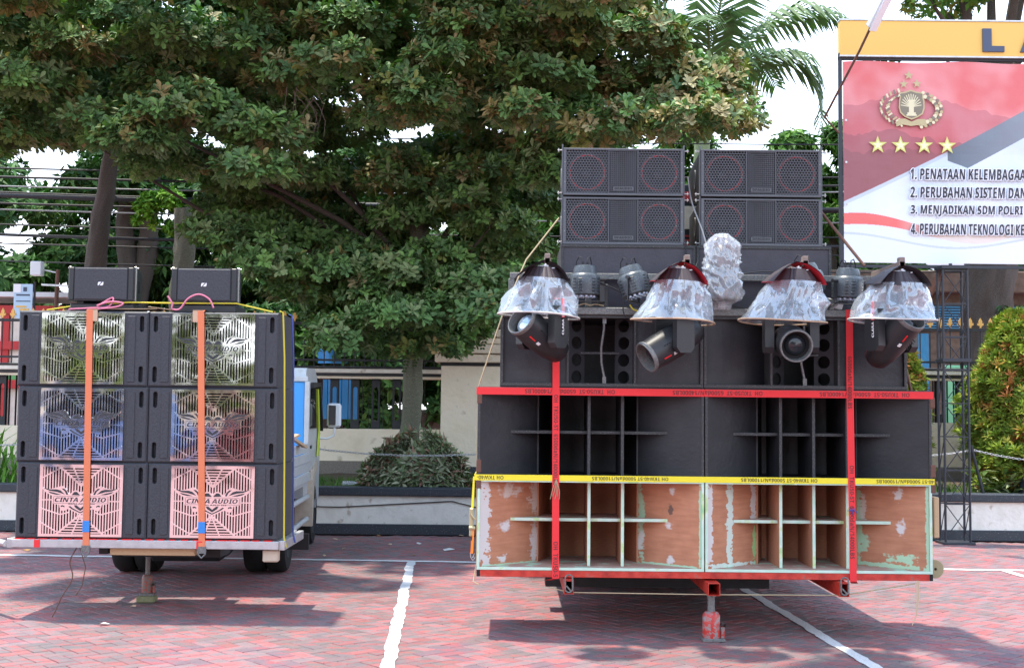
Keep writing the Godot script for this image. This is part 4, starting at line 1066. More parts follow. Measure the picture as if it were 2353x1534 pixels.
func scoop_cabinet(label: String, at: Vector3, W: float, H: float, flip: bool):
	var t = thing("scoop_cabinet", label, "speaker cabinet", at, 0, "scuffed black scoop cabinets of the third tier")
	var D = 0.78
	var g = G.new()
	g.span(Vector3(0, 0, -D), Vector3(W, 0.018, -0.012)); g.span(Vector3(0, H - 0.018, -D), Vector3(W, H, -0.012))
	g.span(Vector3(0, 0.018, -D), Vector3(0.018, H - 0.018, -0.012)); g.span(Vector3(W - 0.018, 0.018, -D), Vector3(W, H - 0.018, -0.012)); g.span(Vector3(0.018, 0.018, -D), Vector3(W - 0.018, H - 0.018, -D + 0.015))
	part(g, "shell", M.black_paint, t)
	g = G.new()
	g.span(Vector3(0, 0, -0.012), Vector3(W, 0.026, 0), 0.002); g.span(Vector3(0, H - 0.022, -0.012), Vector3(W, H, 0), 0.002)
	g.span(Vector3(0, 0.026, -0.012), Vector3(0.022, H - 0.022, 0), 0.002); g.span(Vector3(W - 0.022, 0.026, -0.012), Vector3(W, H - 0.022, 0), 0.002)
	part(g, "front_edging", M.worn_black_edge, t)
	var a = 0.487; var b = 0.972
	for s in 2:
		var x0 = 0.022 if s == 0 else b; var x1 = a if s == 0 else W - 0.022
		g = G.new()
		if flip and s == 0:
			var pts = []
			for i in 9:
				var q = i / 8.0
				pts.append(Vector2(lerp(x0, x1, q), -0.03 - 0.2 * q * q))
			for i in 8: g.quad(Vector3(pts[i].x, 0.018, pts[i].y), Vector3(pts[i + 1].x, 0.018, pts[i + 1].y), Vector3(pts[i + 1].x, H - 0.018, pts[i + 1].y), Vector3(pts[i].x, H - 0.018, pts[i].y), Vector3(0, 0, 1))
		else: g.span(Vector3(x0, 0.018, -0.05), Vector3(x1, H - 0.018, -0.03))
		part(g, "front_panel", M.black_paint, t)
		g = G.new(); var xx = a if s == 0 else b
		g.span(Vector3(xx - 0.008, 0.026, -0.5), Vector3(xx + 0.008, H - 0.022, -0.008), 0.002); part(g, "divider", M.worn_black_edge, t)
		# port board pierced by four round holes
		g = G.new()
		for k in 4:
			var cy = 0.075 + k * 0.125
			var ring = []
			for i in 20: ring.append(Vector2(0, cy) + Vector2(cos(TAU * i / 20), sin(TAU * i / 20)) * 0.047)
			g.hole_cell(Rect2(-0.075, cy - 0.0625, 0.15, 0.125), ring, 0.0, 0.02, false)
		part(g, "port_board", M.black_paint, t, Transform3D(Basis(Vector3.UP, 0.62 if s == 0 else -0.62), Vector3(xx + (0.07 if s == 0 else -0.07), 0, -0.16)))
	g = G.new()
	var cx = (a + b) / 2 + (0.0 if not flip else -0.02)
	g.tube([Vector3(cx + 0.02, H - 0.02, -0.03), Vector3(cx + 0.018, H - 0.1, -0.035), Vector3(cx, H * 0.55, -0.05), Vector3(cx + 0.002, H * 0.35, -0.05), Vector3(cx + 0.02, 0.08, -0.04), Vector3(cx + 0.022, 0.02, -0.035)], 0.009, 8)
	g.span(Vector3(cx + 0.008, 0.02, -0.045), Vector3(cx + 0.034, 0.075, -0.02)); g.span(Vector3(cx + 0.008, H - 0.06, -0.045), Vector3(cx + 0.034, H - 0.02, -0.02))
	part(g, "brace_strip", M.steel_grey, t)
	g = G.new(); g.span(Vector3(a + 0.1, H * 0.47, -0.2), Vector3(b - 0.1, H * 0.47 + 0.016, -0.18)); part(g, "cross_bar", M.worn_black_edge, t)

func make_right_truck():
	var F = -8.75
	var t = thing("rig_truck", "low red steel flatbed under the tall speaker rig", "truck", Vector3(1.39, 0, F))
	var g = G.new()
	g.span(Vector3(-1.6, 0.428, -0.06), Vector3(1.6, 0.474, 0.0), 0.003); var fb = part(g, "front_beam", M.red_paint, t)
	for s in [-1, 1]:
		g = G.new(); g.span(Vector3(s * 1.6, 0.428, -0.06), Vector3(s * 1.625, 0.474, -0.004), 0.002); part(g, "tube_end_shade", M.rubber, fb)  # black block paints the dark hollow of the open tube end
		g = G.new(); g.span(Vector3(s * 1.57, 0.428, -0.8), Vector3(s * 1.625, 0.474, -0.06)); part(g, "side_beam", M.red_paint, t)
	g = G.new(); g.span(Vector3(-1.57, 0.44, -0.8), Vector3(1.57, 0.47, -0.06)); part(g, "deck", M.rust_brown, t)
	g = G.new(); g.span(Vector3(-1.05, 0.432, -4.35), Vector3(1.4, 0.47, -0.79)); part(g, "load_bed", M.silver_paint, t)
	g = G.new(); g.span(Vector3(0.0, 0.330, -3.0), Vector3(0.085, 0.333, 0.14)); g.span(Vector3(0.0, 0.412, -3.0), Vector3(0.085, 0.415, 0.14)); g.span(Vector3(0.0, 0.333, -3.0), Vector3(0.005, 0.412, 0.14)); g.span(Vector3(0.08, 0.333, -3.0), Vector3(0.085, 0.412, 0.14)); part(g, "jacking_beam", M.red_paint, t)
	for xx in [-0.972, 0.965]:
		g = G.new()
		g.span(Vector3(xx - 0.035, 0.325, -1.4), Vector3(xx + 0.035, 0.33, 0.1)); g.span(Vector3(xx - 0.035, 0.415, -1.4), Vector3(xx + 0.035, 0.42, 0.1)); g.span(Vector3(xx - 0.035, 0.33, -1.4), Vector3(xx - 0.029, 0.415, 0.1)); g.span(Vector3(xx + 0.029, 0.33, -1.4), Vector3(xx + 0.035, 0.415, 0.1))
		var o = part(g, "outrigger_tube", M.red_paint, t)
		g = G.new()
		var ring = []
		for i in 25:
			var q = TAU * i / 24.0
			ring.append(Vector3(xx + cos(q) * 0.026, 0.40 + sin(q) * 0.026 + (0.035 if sin(q) > 0 else -0.035), 0.108))
		g.tube(ring, 0.006, 6, false)
		g.bar(Vector3(xx - 0.018, 0.385, 0.106), Vector3(xx + 0.018, 0.345, 0.106), 0.008, 0.01)
		part(g, "shackle", M.steel_grey, o)
	g = G.new()
	for s in [-0.45, 0.45]: g.span(Vector3(s - 0.05, 0.3, -6.0), Vector3(s + 0.05, 0.428, -0.9))
	g.span(Vector3(-1.1, 0.2, -1.4), Vector3(0.7, 0.42, -1.15)); g.span(Vector3(-0.5, 0.16, -2.6), Vector3(0.5, 0.4, -1.6)); g.span(Vector3(-0.7, 0.3, -2.9), Vector3(0.7, 0.42, -2.7))  # underrun and tank boxes added to block skylight and deepen the shade underneath
	part(g, "chassis_with_blockers", M.fence_black, t)
	for s in [-1, 1]:
		for k in [0.74, 0.52]: wheel_parts(t, Transform3D(Basis(), Vector3(s * k - 0.1, 0.37, -2.8)), 0.37, 0.2)
		wheel_parts(t, Transform3D(Basis(), Vector3(s * 0.72 - 0.1, 0.37, -5.6)), 0.37, 0.2)
	cab_parts(t, Transform3D(Basis(), Vector3(-0.1, 0, -4.5)), M.silver_paint)
	g = G.new(); g.tube([Vector3(-1.1, 0.36, 0.02), Vector3(-0.972, 0.33, 0.05), Vector3(0.04, 0.325, 0.05), Vector3(0.965, 0.33, 0.05), Vector3(1.5, 0.41, 0.0)], 0.004, 6); part(g, "slack_cord", M.rope_tan, t)
	bottle_jack("red and silver bottle jack standing under the red flatbed", Vector3(1.43, 0, F + 0.03), 0.062, 0.205, 0.33, M.jack_red)

	# tier one: two raw plywood horn cabinets
	grainy("ply_inner", [[0, Color(0.38, 0.165, 0.09)], [1, Color(0.52, 0.25, 0.145)]], 1.0, 0.8, noises.fine); M.ply_inner.uv1_scale = Vector3(0.6, 5, 0.6)
	grainy("ply_floor", [[0, Color(0.36, 0.22, 0.17)], [0.62, Color(0.48, 0.33, 0.27)], [0.72, Color(0.42, 0.62, 0.46)], [1, Color(0.46, 0.66, 0.48)]], 0.7, 0.8, noises.coarse)
	grainy("primer_edge", [[0, Color(0.40, 0.62, 0.46)], [0.45, Color(0.52, 0.68, 0.55)], [0.62, Color(0.60, 0.70, 0.60)], [0.75, Color(0.50, 0.64, 0.30)], [1, Color(0.28, 0.56, 0.30)]], 0.9, 0.8, noises.coarse)
	var w0 = ply_material("ply_a", 11, [[0.06, 0.5, 0.10, 0.6, 0, 0.1], [0.5, 0.12, 0.2, 0.1, 4, 0.8], [0.97, 0.2, 0.13, 0.26, 4, 0.6], [0.96, 0.75, 0.10, 0.3, 0, 0.5], [0.42, 0.54, 0.12, 0.09, 0, 0.9], [0.40, 0.92, 0.08, 0.055, 0, 0.5], [0.5, 0.995, 0.6, 0.012, 1, 0.1]])
	var w1 = ply_material("ply_b", 23, [[0.05, 0.5, 0.06, 0.6, 1, 0.3], [0.05, 0.72, 0.07, 0.2, 0, 0.8], [0.55, 0.10, 0.06, 0.05, 0, 0.8], [0.5, 0.52, 0.07, 0.05, 0, 0.8], [0.52, 0.93, 0.07, 0.06, 0, 0.7], [0.53, 0.33, 0.035, 0.07, 3, 0.3], [0.985, 0.5, 0.02, 0.6, 1, 0.1], [0.5, 0.99, 0.6, 0.015, 1, 0.1]])
	var w2 = ply_material("ply_c", 37, [[0.03, 0.5, 0.06, 0.6, 0, 0.1], [0.44, 0.5, 0.06, 0.6, 2, 0.1], [0.93, 0.24, 0.06, 0.28, 0, 0.2], [0.95, 0.78, 0.05, 0.26, 5, 0.3], [0.4, 0.98, 0.5, 0.03, 2, 0.2]])
	var w3 = ply_material("ply_d", 41, [[0.03, 0.5, 0.05, 0.6, 1, 0.2], [0.09, 0.3, 0.05, 0.2, 4, 0.5], [0.10, 0.72, 0.09, 0.14, 1, 0.6], [0.60, 0.12, 0.07, 0.08, 0, 0.5], [0.62, 0.52, 0.06, 0.11, 0, 0.6], [0.62, 0.88, 0.2, 0.06, 1, 0.35], [0.985, 0.5, 0.03, 0.6, 1, 0.1], [0.5, 0.975, 0.6, 0.03, 1, 0.2]])
	horn_cabinet("plywood_horn_cabinet", "raw plywood horn cabinet with pale primer, left half of bottom tier", "plywood horn cabinets on the red truck", Vector3(-0.235, 0.476, F), 1.62, 0.642, [w0, w1], M.ply_inner, M.primer_edge, M.ply_floor, 0.352)
	horn_cabinet("plywood_horn_cabinet", "raw plywood horn cabinet with green primer patches, right half of bottom tier", "plywood horn cabinets on the red truck", Vector3(1.393, 0.476, F), 1.62, 0.642, [w2, w3], M.ply_inner, M.primer_edge, M.ply_floor, 0.352)
	# tier two: the same cabinets painted black
	for k in 2:
		horn_cabinet("black_horn_cabinet", ["black painted horn cabinet above the red rig's left plywood cabinet", "black painted horn cabinet above the red rig's right plywood cabinet"][k], "black horn cabinets of the second tier", Vector3(-0.24 + k * 1.632, 1.122, F), 1.624, 0.656, [M.black_paint, M.black_paint], M.black_paint, M.worn_black_edge, M.black_paint, 0.34)
	# tier three
	scoop_cabinet("scuffed black scoop cabinet with round ports, left of third tier", Vector3(-0.083, 1.782, F), 1.462, 0.518, false)
	scoop_cabinet("scuffed black scoop cabinet with curved panel, right of third tier", Vector3(1.383, 1.782, F), 1.462, 0.518, true)
	for a in [[-0.245, 1.655], [-0.245, 1.165], [-0.245, 1.05], [3.005, 1.655], [3.005, 1.16], [3.005, 1.05]]:
		g = G.new(); g.span(Vector3(0, 0, -0.05), Vector3(0.035, 0.09 if a[1] < 1.6 else 0.075, 0.0035), 0.002)
		g.xf = Transform3D()
		tag(part(g, "corner_protector", M.rust_brown, null, Transform3D(Basis(), Vector3(a[0], a[1], F))), "rusty corner plate on the rig's %s edge %s" % ["left" if a[0] < 0 else "right", "below the red strap" if a[1] > 1.6 else ("just above the yellow strap" if a[1] > 1.1 else "just below the yellow strap")], "corner plate", "corner plates on the rig")
	# shelf beam and rear rail
	var sf = thing("lighting_frame", "worn grey steel frame carrying the stage lights across the rig", "frame", Vector3(1.44, 2.301, F))
	g = G.new(); g.span(Vector3(-1.49, 0.0, -0.05), Vector3(1.48, 0.052, 0.02), 0.004); part(g, "front_beam", M.steel_grey, sf)
	g = G.new(); g.span(Vector3(-1.49, 0.052, -0.75), Vector3(1.48, 0.06, 0.0)); part(g, "shelf_plate", M.worn_black_edge, sf)
	g = G.new(); g.span(Vector3(-1.46, 0.28, -0.26), Vector3(1.40, 0.325, -0.21), 0.003); part(g, "rear_rail", M.steel_grey, sf)
	for xx in [-1.47, -0.9, 0.14, 0.95]:
		g = G.new(); g.span(Vector3(xx, 0.06, -0.26), Vector3(xx + 0.045, 0.28, -0.215), 0.003); part(g, "upright", M.steel_grey, sf)
	for xx in [-1.2, -0.23, 0.59, 1.26]:
		g = G.new(); g.span(Vector3(xx - 0.022, 0.325, -0.30), Vector3(xx + 0.022, 0.365, 0.36), 0.003); g.span(Vector3(xx - 0.018, 0.325, 0.30), Vector3(xx + 0.02, 0.395, 0.36), 0.003); part(g, "light_arm", M.rust_steel, sf)
	for xx in [0.055, 0.84]:
		g = G.new(); g.span(Vector3(xx, 0.05, 0.0), Vector3(xx + 0.035, 0.13, 0.03), 0.003); part(g, "short_post", M.steel_grey, sf)
	# tier four: dark box behind the rail, tier five: two long cabinets
	var lo = thing("long_cabinet", "long dark cabinet in the shade behind the stage lights", "speaker cabinet", Vector3(1.37, 2.362, -9.06))
	g = G.new(); g.span(Vector3(-1.36, 0, -0.7), Vector3(1.28, 0.245, 0), 0.004); part(g, "box", M.black_paint, lo)
	g = G.new(); g.span(Vector3(-1.3, 0.025, 0.0), Vector3(1.22, 0.225, 0.006)); part(g, "front_panel", M.purple_panel, lo)
	for k in 2:
		var b = thing("flat_cabinet", "dark purple fronted cabinet under the %s pair of array speakers" % ["left", "right"][k], "speaker cabinet", Vector3(0.868 + k * 1.02, 2.609, -9.1), 0, "flat cabinets under the array speakers")
		g = G.new(); g.span(Vector3(-0.507, 0, -0.7), Vector3(0.507, 0.25, -0.012), 0.003); part(g, "box", M.worn_black_edge, b)
		g = G.new()
		g.span(Vector3(-0.507, 0.228, -0.012), Vector3(0.507, 0.25, 0.004), 0.002); g.span(Vector3(-0.507, 0, -0.012), Vector3(0.507, 0.02, 0.004), 0.002)
		g.span(Vector3(-0.507, 0.02, -0.012), Vector3(-0.487, 0.228, 0.004), 0.002); g.span(Vector3(0.487, 0.02, -0.012), Vector3(0.507, 0.228, 0.004), 0.002)
		part(g, "front_edging", M.worn_black_edge, b)
		g = G.new(); g.span(Vector3(-0.487, 0.02, -0.011), Vector3(0.487, 0.228, -0.006)); part(g, "front_panel", M.purple_panel, b)
	var proto = make_array_speaker()
	var n = 0
	for r in 2:
		for c in 2:
			var p = Vector3(0.829 + c * 1.041, 2.861 + r * 0.373, -9.1)
			var l = "grey honeycomb array speaker, %s of the %s pair" % [["lower", "upper"][r], ["left", "right"][c]]
			if n == 0:
				proto.position = p; proto.set_meta("label", l)
			else: copy(proto, p, 0.0, l)
			n += 1
	make_rig_straps(F)
	make_stage_lights()
	# timber ends at the sides of the rig
	g = G.new(); g.span(Vector3(-0.02, 0, 0), Vector3(0.24, 0.06, 0.03)); g.span(Vector3(-0.05, -0.2, 0), Vector3(0.0, 0.03, 0.03)); g.span(Vector3(0.0, -0.06, 0.0), Vector3(0.24, -0.03, 0.025)); g.span(Vector3(-0.03, -0.25, -0.3), Vector3(0.3, -0.2, 0.03))
	tag(part(g, "wooden_trestle", M.raw_wood, null, Transform3D(Basis(), Vector3(0.08, 2.615, -9.35))), "weathered wooden trestle end beside the left light cover", "trestle")
	g = G.new(); g.span(Vector3(-0.02, 0, -0.3), Vector3(0.02, 0.29, 0.0), 0.006)
	tag(part(g, "timber_batten", M.raw_wood, null, Transform3D(Basis(), Vector3(3.05, 0.73, F + -0.02))), "pale timber batten on the right end of the plywood tier", "batten")

func make_array_speaker() -> Node3D:
	var t = thing("array_speaker", "", "speaker", Vector3.ZERO, 0, "honeycomb array speakers on top of the rig")
	var w = 0.4525; var H = 0.358
	var g = G.new()
	# tapered cabinet
	var fr = [Vector3(-w, 0, -0.02), Vector3(w, 0, -0.02), Vector3(w, H, -0.02), Vector3(-w, H, -0.02)]
	var bk = [Vector3(-w, 0.05, -0.62), Vector3(w, 0.05, -0.62), Vector3(w, H - 0.05, -0.62), Vector3(-w, H - 0.05, -0.62)]
	g.quad(bk[0], bk[1], bk[2], bk[3], Vector3.FORWARD)
	for k in 4: g.quad(fr[k], fr[(k + 1) % 4], bk[(k + 1) % 4], bk[k], [Vector3.DOWN, Vector3.RIGHT, Vector3.UP, Vector3.LEFT][k])
	g.quad(Vector3(-w, 0, -0.14), Vector3(w, 0, -0.14), Vector3(w, H, -0.14), Vector3(-w, H, -0.14), Vector3.BACK)
	part(g, "cabinet", M.black_paint, t)
	# front frame with two honeycomb windows and one square mesh window
	g = G.new()
	var win = [[-0.432, -0.113], [-0.107, 0.107], [0.113, 0.432]]
	var y0 = 0.018; var y1 = H - 0.014
	g.span(Vector3(-w, 0, -0.022), Vector3(w, y0, 0), 0.002); g.span(Vector3(-w, y1, -0.022), Vector3(w, H, 0), 0.002)
	g.span(Vector3(-w, y0, -0.022), Vector3(win[0][0], y1, 0)); g.span(Vector3(win[2][1], y0, -0.022), Vector3(w, y1, 0))
	g.span(Vector3(win[0][1], y0, -0.022), Vector3(win[1][0], y1, 0)); g.span(Vector3(win[1][1], y0, -0.022), Vector3(win[2][0], y1, 0))
	part(g, "front_frame", M.array_grey, t)
	for k in [0, 2]:
		g = G.new()
		var R = 0.0125
		var dx = R * sqrt(3.0)
		var rows = int((y1 - y0) / (R * 1.5)) + 2
		for j in rows:
			var cy = y0 + j * R * 1.5
			for i in 17:
				var cx: float = win[k][0] + (i + (0.5 if j % 2 else 0.0)) * dx
				if cx > win[k][1] + 0.004 or cy > y1 + 0.003: continue
				for e in 6:
					var q0 = PI / 6 + e * PI / 3; var q1 = q0 + PI / 3
					var pa = Vector2(cos(q0), sin(q0)); var pb = Vector2(cos(q1), sin(q1))
					var quad4 = []
					for q in [pa * R, pb * R, pb * R * 0.76, pa * R * 0.76]:
						quad4.append(Vector3(clamp(cx + q.x, win[k][0], win[k][1]), clamp(cy + q.y, y0, y1), -0.004))
					g.quad(quad4[0], quad4[1], quad4[2], quad4[3], Vector3.BACK)
		part(g, "honeycomb_grille", M.array_grey, t)
		var cxx = (win[k][0] + win[k][1]) / 2
		g = G.new()
		var fx = Transform3D(Basis(Vector3.RIGHT, PI / 2), Vector3(cxx, 0.178, -0.03))
		g.lathe([Vector2(0.15, 0.0), Vector2(0.128, -0.002), Vector2(0.118, -0.02), Vector2(0.06, -0.085), Vector2(0.05, -0.09), Vector2(0.048, -0.075), Vector2(0.03, -0.06), Vector2(0.0, -0.052)], 32, fx)
		var wf = part(g, "woofer", M.cone_black, t)
		g = G.new()
		for q in 32:
			g.tube([fx * Vector3(cos(TAU * q / 32) * 0.131, 0.004, sin(TAU * q / 32) * 0.131), fx * Vector3(cos(TAU * (q + 0.8) / 32) * 0.131, 0.004, sin(TAU * (q + 0.8) / 32) * 0.131)], 0.0055, 5)
		part(g, "red_rim", M.red_ring, wf)
		g = G.new()
		g.box(Vector3.ZERO, Vector3(0.007, 0.007, 0.007), Basis(), 0.0025)
		var bolt = g.mesh()
		for q in 8: part(bolt, "rim_bolt", M.steel_pin, wf, Transform3D(Basis(), fx * Vector3(cos(TAU * (q + 0.3) / 8) * 0.133, 0.012, sin(TAU * (q + 0.3) / 8) * 0.133)))
	g = G.new()
	for i in 15: g.span(Vector3(-0.107 + 0.0153 * i - 0.0016, y0, -0.008), Vector3(-0.107 + 0.0153 * i + 0.0016, y1, -0.004))
	for j in 22: g.span(Vector3(-0.107, y0 + 0.0153 * j - 0.0016, -0.0095), Vector3(0.107, y0 + 0.0153 * j + 0.0016, -0.0055))
	part(g, "square_mesh", M.array_grey, t)
	g = G.new()
	for s in [-1.0, 1.0]: g.quad(Vector3(s * 0.1, y0, -0.02), Vector3(s * 0.1, y1, -0.02), Vector3(s * 0.03, y1, -0.12), Vector3(s * 0.03, y0, -0.12), Vector3(-s, 0, 1))
	part(g, "horn_flare", M.array_grey, t)
	g = G.new(); g.span(Vector3(-0.076, 0.038, -0.005), Vector3(0.076, 0.068, -0.0015)); var pl = part(g, "name_plate", M.array_grey, t)
	text("DFAUDIO", "lettering", M.rubber, pl, Vector3(0, 0.053, -0.0005), 0.13, 0.017, Basis(), 0.0, 0.0012)
	for s in [-1.0, 1.0]:
		g = G.new(); g.span(Vector3(s * (w + 0.002), 0.0, -0.05), Vector3(s * (w + 0.012), H + 0.03, -0.015), 0.002)
		var rp = part(g, "rigging_plate", M.array_grey, t)
		g = G.new()
		for yy in [0.02, H - 0.012]: g.tube([Vector3(s * (w - 0.01), yy, -0.03), Vector3(s * (w + 0.045), yy, -0.03)], 0.005, 6); g.tube([Vector3(s * (w + 0.036), yy - 0.012, -0.03), Vector3(s * (w + 0.036), yy + 0.014, -0.03)], 0.004, 6)
		part(g, "rigging_pin", M.steel_pin, rp)
		g = G.new()
		var ring = []
		for i in 21:
			var q = TAU * i / 20
			ring.append(Vector3(s * (w + 0.003), H / 2 + sin(q) * 0.075, -0.3 + cos(q) * 0.025))
		g.tube(ring, 0.006, 5, false); part(g, "grip_rim", M.steel_grey, t)
		g = G.new(); g.span(Vector3(s * w, H / 2 - 0.06, -0.315), Vector3(s * (w + 0.004), H / 2 + 0.06, -0.285)); part(g, "grip_shade", M.rubber, t)  # thin black block paints the dark inside of the side grip
		g = G.new()
		for yy in [0.1, 0.25]: g.box(Vector3(s * 0.442, yy, 0.001), Vector3(0.005, 0.005, 0.004), Basis(), 0.001)
		part(g, "face_screw", M.steel_pin, t)
	return t

func make_rig_straps(F: float):
	var up_down = Basis(Vector3.BACK, PI)
	var s = thing("horizontal_strap", "red webbing strap printed upside down around the second tier", "strap", Vector3(1.39, 1.72, F))
	var g = G.new()
	g.span(Vector3(-1.637, 0, 0.001), Vector3(1.637, 0.052, 0.0045), 0.001); g.span(Vector3(-1.64, 0, -0.8), Vector3(-1.636, 0.052, 0.003)); g.span(Vector3(1.636, 0, -0.8), Vector3(1.64, 0.052, 0.003))
	part(g, "webbing", M.strap_red, s)
	for xx in [-0.97, 0.09, 1.145]: text("OH  TKU50-5T  6500daN/14000LBS", "lettering", M.strap_print, s, Vector3(xx, 0.026, 0.005), 0.645, 0.034, up_down, 0, 0.0008)
	s = thing("horizontal_strap", "yellow webbing strap printed upside down above the plywood tier", "strap", Vector3(1.39, 1.106, F))
	g = G.new()
	g.span(Vector3(-1.645, 0.002, 0.001), Vector3(1.64, 0.044, 0.0045), 0.001); g.span(Vector3(-1.648, 0.002, -0.8), Vector3(-1.644, 0.044, 0.003)); g.span(Vector3(1.638, 0.002, -0.8), Vector3(1.642, 0.044, 0.003))
	part(g, "webbing", M.strap_yellow, s)
	text("OH TKW40-", "lettering", M.yellow_print, s, Vector3(-1.535, 0.023, 0.005), 0.19, 0.027, up_down, 0, 0.0008)
	for xx in [-0.535, 0.53]: text("OH TKW40-5T 5000daN/11000LBS", "lettering", M.yellow_print, s, Vector3(xx, 0.023, 0.005), 0.545, 0.027, up_down, 0, 0.0008)
	text("40-5T 5000daN/11000LBS", "lettering", M.yellow_print, s, Vector3(1.43, 0.023, 0.005), 0.41, 0.027, up_down, 0, 0.0008)
	var down = Basis(Vector3.BACK, -PI / 2)
	for k in 2:
		var xb = [0.327, 2.444][k]; var xt = [0.317, 2.424][k]
		s = thing("vertical_strap", "red webbing strap hanging down the %s side of the rig" % ["left", "right"][k], "strap", Vector3(xb, 0.42, F), 0, "vertical red straps on the rig")
		g = G.new()
		var z = 0.0075
		var y1 = 2.0 if k == 0 else 1.935
		var lean = (xt - xb) / 1.9
		for q in [[0.0, 1.3], [1.3, y1]]:
			g.quad(Vector3(lean * q[0] - 0.025, q[0], z), Vector3(lean * q[0] + 0.025, q[0], z), Vector3(lean * q[1] + 0.025, q[1], z + (0.018 if q[1] > 1.5 else 0.0)), Vector3(lean * q[1] - 0.025, q[1], z + (0.018 if q[1] > 1.5 else 0.0)), Vector3.BACK)
		g.quad(Vector3(-0.025, 0, z), Vector3(0.025, 0, z), Vector3(0.02 + 0.05 * (k * 2 - 1), -0.03 , -0.12), Vector3(-0.03 + 0.05 * (k * 2 - 1), -0.03, -0.12), Vector3.BACK)
		part(g, "webbing", M.strap_red, s)
		var pr = [["OH  TKU50-5T  6500daN/14000LBS", 0.98, 0.645], ["OH  TKU50-5", 0.135, 0.25]] if k == 0 else [["OH  TKU50-5T  6500daN/14000LBS", 1.555, 0.66], ["OH  TKU50-5T  6500daN/14000LBS", 0.49, 0.66]]
		for q in pr: text(q[0], "lettering", M.strap_print, s, Vector3(lean * q[1], q[1], z + (0.0006 if q[1] < 1.3 else 0.0085)), q[2], 0.032, down * Basis(Vector3.BACK, 0.0), 0, 0.0008)
		if k == 1: s.get_child(1).rotate_object_local(Vector3.UP, 0.0)
		g = G.new()
		for q in 5: g.tube([Vector3(0.0, 0.70 if k == 0 else 0.51, z + 0.006), Vector3((q - 2) * 0.012, (0.64 if k == 0 else 0.505) - 0.02 * (q % 3), z + 0.012), Vector3((q - 2) * 0.016 - 0.01, (0.56 if k == 0 else 0.50) + 0.02 * (q % 2), z + 0.008)], 0.0025, 5)
		part(g, "twine_knot", M.rope_tan if k == 0 else M.rope_blue, s)
	# ratchet and loose ends at the left end of the yellow strap
	s = thing("ratchet_buckle", "ratchet with yellow loop, orange webbing and hook on the left end", "ratchet", Vector3(-0.262, 0.53, F))
	g = G.new()
	g.bar(Vector3(0.0, 0.6, -0.05), Vector3(-0.012, 0.36, -0.02), 0.04, 0.012); g.bar(Vector3(0.004, 0.58, -0.03), Vector3(-0.004, 0.3, -0.01), 0.02, 0.006); part(g, "yellow_webbing", M.strap_yellow, s)
	g = G.new(); g.box(Vector3(-0.014, 0.28, -0.02), Vector3(0.03, 0.2, 0.05), Basis(), 0.006); g.tube([Vector3(-0.03, 0.24, 0.01), Vector3(0.014, 0.24, 0.01)], 0.014, 8); g.tube([Vector3(-0.02, 0.34, 0.012), Vector3(0.012, 0.30, 0.012)], 0.008, 6); part(g, "ratchet_body", grainy("ratchet_zinc", [[0, Color(0.4, 0.33, 0.18)], [1, Color(0.5, 0.43, 0.27)]], 3, 0.5, null, 0, 0.4), s)
	g = G.new(); g.bar(Vector3(0.002, 0.23, -0.01), Vector3(-0.004, 0.06, 0.0), 0.03, 0.012); g.bar(Vector3(-0.008, 0.15, -0.005), Vector3(-0.012, 0.06, 0.0), 0.02, 0.012); part(g, "orange_webbing", M.bright_orange, s)
	g = G.new(); g.tube([Vector3(-0.018, 0.065, 0), Vector3(-0.016, 0.035, 0), Vector3(0.0, 0.01, 0), Vector3(0.014, 0.03, 0), Vector3(0.01, 0.06, 0), Vector3(0.0, 0.03, 0.005)], 0.005, 6); part(g, "hook", M.steel_pin, s)
	# ropes
	for a in [[[Vector3(-0.235, 1.78, F + 0.01), Vector3(-0.06, 2.32, F + 0.03), Vector3(0.10, 2.72, -8.95), Vector3(0.345, 3.06, -9.12)], "rope_tan", 0.006, "tan rope slanting up the left side of the rig"], [[Vector3(-0.245, 1.72, F - 0.2), Vector3(-0.247, 1.1, F - 0.2), Vector3(-0.24, 0.5, F - 0.2), Vector3(-0.26, 0.38, F - 0.1), Vector3(-0.22, 0.36, F - 0.08)], "rope_tan", 0.005, "thin pale cord down the left edge of the horn cabinets"]]:
		g = G.new(); g.tube(a[0], a[2], 6); tag(part(g, "rope", M[a[1]]), a[3], "rope")
	g = G.new(); g.tube([Vector3(2.345, 3.14, -9.2), Vector3(2.6, 2.70, -8.95)], 0.012, 8); g.tube([Vector3(3.05, 1.79, -9.3), Vector3(2.92, 2.36, -9.3)], 0.012, 8)
	tag(part(g, "guy_stick", M.rust_brown), "thin brown stick leaning from the right array speakers to the frame", "stick")
	g = G.new(); g.tube(smooth([Vector3(1.33, 3.4, -9.2), Vector3(1.35, 3.2, -9.14), Vector3(1.42, 2.95, -9.04), Vector3(1.46, 2.75, -8.98), Vector3(1.5, 2.62, -8.95)]), 0.006, 6)
	tag(part(g, "cable_between", M.cable_grey), "pale cable hanging between the two pairs of array speakers", "cable")
	g = G.new(); g.tube([Vector3(1.30, 2.9, -9.1), Vector3(1.30, 2.75, -9.06), Vector3(1.36, 2.62, -9.0), Vector3(1.41, 2.58, -8.96)], 0.006, 6); g.tube([Vector3(1.37, 2.87, -9.06), Vector3(1.4, 2.78, -9.05), Vector3(1.36, 2.68, -9.0), Vector3(1.3, 2.6, -8.97)], 0.006, 6)
	tag(part(g, "cable_pair", M.cable_black), "dark cable pair looping at the joint of the flat cabinets", "cable")
	# amplifier rack seen through the gap between the array pairs
	var r = thing("amplifier_rack", "red striped amplifier rack in the gap between array speakers", "rack", Vector3(1.36, 2.862, -9.95))
	g = G.new(); g.span(Vector3(-0.3, 0, -0.4), Vector3(0.3, 0.62, 0), 0.004); part(g, "case", M.black_plastic, r)
